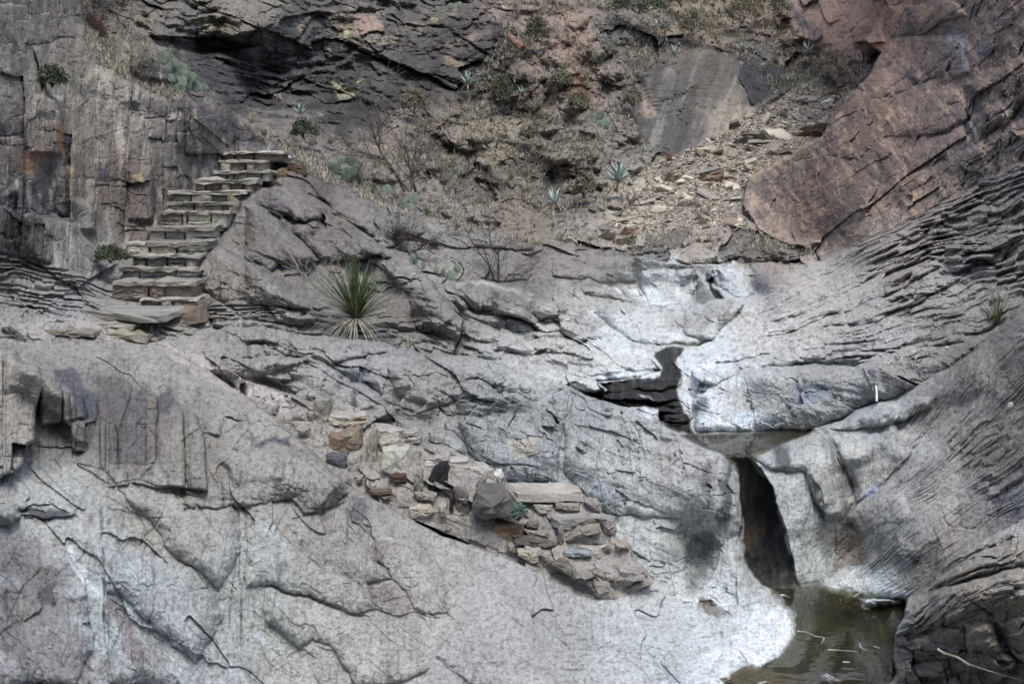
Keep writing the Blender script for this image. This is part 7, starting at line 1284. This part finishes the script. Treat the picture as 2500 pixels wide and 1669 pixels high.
branchy('bare_shrub', 'thin leafless shrub standing against the smooth rock wall', 'shrub', [T6((2070, 970), (2070, 800), (2060, 730), (2130, 660)), T6((2030, 940), (1990, 830), (1920, 740), (1840, 620), (1810, 550)), T6((2110, 970), (2150, 900), (2250, 910), (2310, 880)), T6((2070, 740), (2020, 700), (1990, 560))], surf(1220, 690).y - .15, M_WOOD, 3, .012, .3, seed=6, per=9, fan=.6)
branchy('dry_brush', 'pale leafless brush left of the sotol', 'shrub', [T6((500, 1000), (420, 830), (330, 690), (230, 610)), T6((640, 1130), (560, 1000), (480, 900), (290, 830)), T6((620, 1120), (660, 990), (640, 900)), T6((560, 1050), (700, 980), (720, 860))], surf(760, 700).y - .2, M_PALEW, 3, .007, .3, seed=7, per=8, fan=.6)
branchy('dry_brush', 'tall thin dry stalks at the top left corner', 'shrub', [T1((600, 130), (560, 60), (500, 0)), T1((600, 150), (680, 60), (860, 20)), T1((960, 150), (900, 60), (860, 0)), T1((960, 150), (1000, 60), (1010, 0)), T1((620, 150), (640, 60), (690, 0))], surf(230, 45).y - .3, M_WOOD, 2, .012, .4, seed=8, per=7)
branchy('dead_brush', 'grey fallen twigs hanging below the twin yuccas', 'shrub', [T3((540, 920), (500, 1010), (480, 1080)), T3((540, 920), (580, 990), (600, 1060)), T3((560, 910), (640, 960)), T3((540, 925), (400, 1030), (300, 1080), (200, 1250))], surf(1360, 290).y - .3, M_PALEW, 2, .012, .25, seed=9, per=5)
branchy('bleached_twig', 'long pale twig lying across the near boulder in the bottom right corner', 'stick', [T16((1640, 1285), (1700, 1320), (1800, 1350), (1900, 1410), (2000, 1445), (2150, 1490), (2345, 1545), (2600, 1600))], 7.75, M_PALEW, 1, .009, .2, seed=10, per=0)
branchy('white_stick', 'thin white stick standing against the grey wall right of the upper pool', 'stick', [T12((1140, 600), (1140, 520), (1130, 440), (1120, 378))], surf(2140, 945).y - .08, plain('white_paint_wood', (235, 232, 226), .7), 1, .011, .1, seed=11, per=0)
def stick(px, z, label, rad=.006, mat=M_PALEW):
    r = random.Random(len(label)); pts = [atz(u, v, z + .006 * math.sin(i * 2.1)) for i, (u, v) in enumerate(px)]; V = []; Fc = []; c = pts[0].copy(); tube(V, Fc, [p - c for p in pts], rad, rad * .5, 5); me = bpy.data.meshes.new('stick'); me.from_pydata(V, [], Fc); o = link('stick', setmat(me, mat)); o.location = c; tag(o, label, 'stick')
stick(T16((490, 1140), (560, 1145), (640, 1180), (710, 1190), (745, 1195)), .02, 'pale curved branch reaching over the pool from the white shore', .008); stick(T16((712, 1192), (700, 1220), (685, 1245)), .025, 'short pale fork below the curved branch in the pool')
stick(T16((740, 1290), (850, 1295), (920, 1300), (980, 1305)), .005, 'straight pale twig floating mid pool'); stick(T16((865, 1390), (920, 1392)), .005, 'short white stub floating low in the pool', .008); stick(T16((810, 1195), (850, 1170), (900, 1210)), .02, 'dark bent twig in the pool right of the branch', .006, M_WOOD)
stick(T16((1000, 1240), (1010, 1270), (1060, 1295)), .01, 'small forked twig in the pool near the right rock'); stick(T16((950, 860), (1010, 820), (1040, 815)), .02, 'pale twig on the far shore of the pool'); stick(T16((170, 1568), (240, 1550)), .02, 'pale stub at the bottom edge on the shore litter', .01); stick(T16((1120, 1265), (1165, 1278)), .01, 'tiny pale stub near the right edge of the pool', .008)
stick(T15((2030, 1300), (2080, 1360), (2100, 1420)), .06, 'weathered twig in the crack of the white shore')
# fallen log
V = []; Fc = []; yl = surf(1260, 110).y - .3; a_ = at(1242, 88, yl); b_ = at(1276, 118, yl - .3); tube(V, Fc, [Vector(), (b_ - a_) * .5, b_ - a_], .075, .085, 9); n0 = len(V); Fc += [tuple(range(8, -1, -1)), tuple(range(n0 - 9, n0))]
me = bpy.data.meshes.new('log'); me.from_pydata(V, [], Fc); o = link('log', setmat(me, leafmat('log_wood', (140, 106, 88), (96, 66, 52), .9))); o.location = a_; tag(o, 'short reddish-brown broken log leaning on the slope near the top', 'log')

# dry ground cover on the slope and in the seams
def cover(name, n, sampler, mat, lo, hi, seed, parent=None):
    r = random.Random(seed); V = []; Fc = []
    for k in range(n):
        while True:
            u, v = sampler(r)
            if vn2(np.array([u / 60.]), np.array([v / 45.]), seed)[0] + .5 * vn2(np.array([u / 20.]), np.array([v / 15.]), seed)[0] > -.05 + r.gauss(0, .15): break
        p = surf(u, v); s_ = p.y / F; 
        for q in range(5):
            a = r.uniform(0, 6.28); e = r.uniform(.3, 1.5); L_ = r.uniform(lo, hi) * s_; w_ = .9 * s_; b = len(V); base = p + Vector((r.gauss(0, 3) * s_, -.02, r.gauss(0, 1.5) * s_)); d = Vector((math.cos(a) * math.cos(e), math.sin(a) * math.cos(e), math.sin(e))); t = Vector((-math.sin(a), math.cos(a), 0)) * w_; m = base + d * L_ * .6; tp = m + (d + Vector((0, 0, -.5))) * L_ * .4
            V += [base - t, base + t, m + t * .6, m - t * .6, tp]; Fc += [(b, b + 1, b + 2, b + 3), (b + 3, b + 2, b + 4)]
    me = bpy.data.meshes.new(name); me.from_pydata(V, [], Fc); o = link(name, setmat(me, mat)); tag(o, None, None, None, 'stuff'); return o
o = cover('dry_grass', 3400, slope_s, M_STRAW, 7, 20, 41); tag(o, 'sparse straw-coloured dry grass covering the rocky slope', 'dry grass')
o = cover('low_brush', 1500, slope_s, M_OLIVE, 6, 16, 42); tag(o, 'low olive-brown brush scattered between the dry grass', 'brush')
for nm, poly, n_, sd_2, lb in [('ridge_grass', [(210, 60), (330, 130), (470, 235), (430, 250), (300, 190), (190, 130)], 420, 51, 'thin dry grass along the top of the left rock ridge'), ('crest_grass', [(600, 290), (740, 385), (860, 445), (1000, 515), (990, 530), (850, 470), (720, 412), (600, 320)], 420, 52, 'tan dry grass along the edge of the rock crest'), ('seam_grass', [(1080, 535), (1180, 555), (1330, 590), (1330, 600), (1180, 575), (1080, 552)], 160, 53, 'pale grass in the gully behind the smooth crest'), ('landing_litter', [(290, 690), (480, 745), (360, 840), (250, 840), (230, 760)], 60, 54, 'bits of dead grass around the landing of the steps'), ('wall_foot_grass', [(1850, 190), (2060, 170), (2080, 230), (1880, 230)], 220, 55, 'dry grass along the top edge of the scree')]:
    o = cover(nm, n_, lambda r, q=poly: inpoly(q, r), M_STRAW, 8, 22, sd_2); o['label'] = lb
print('done')
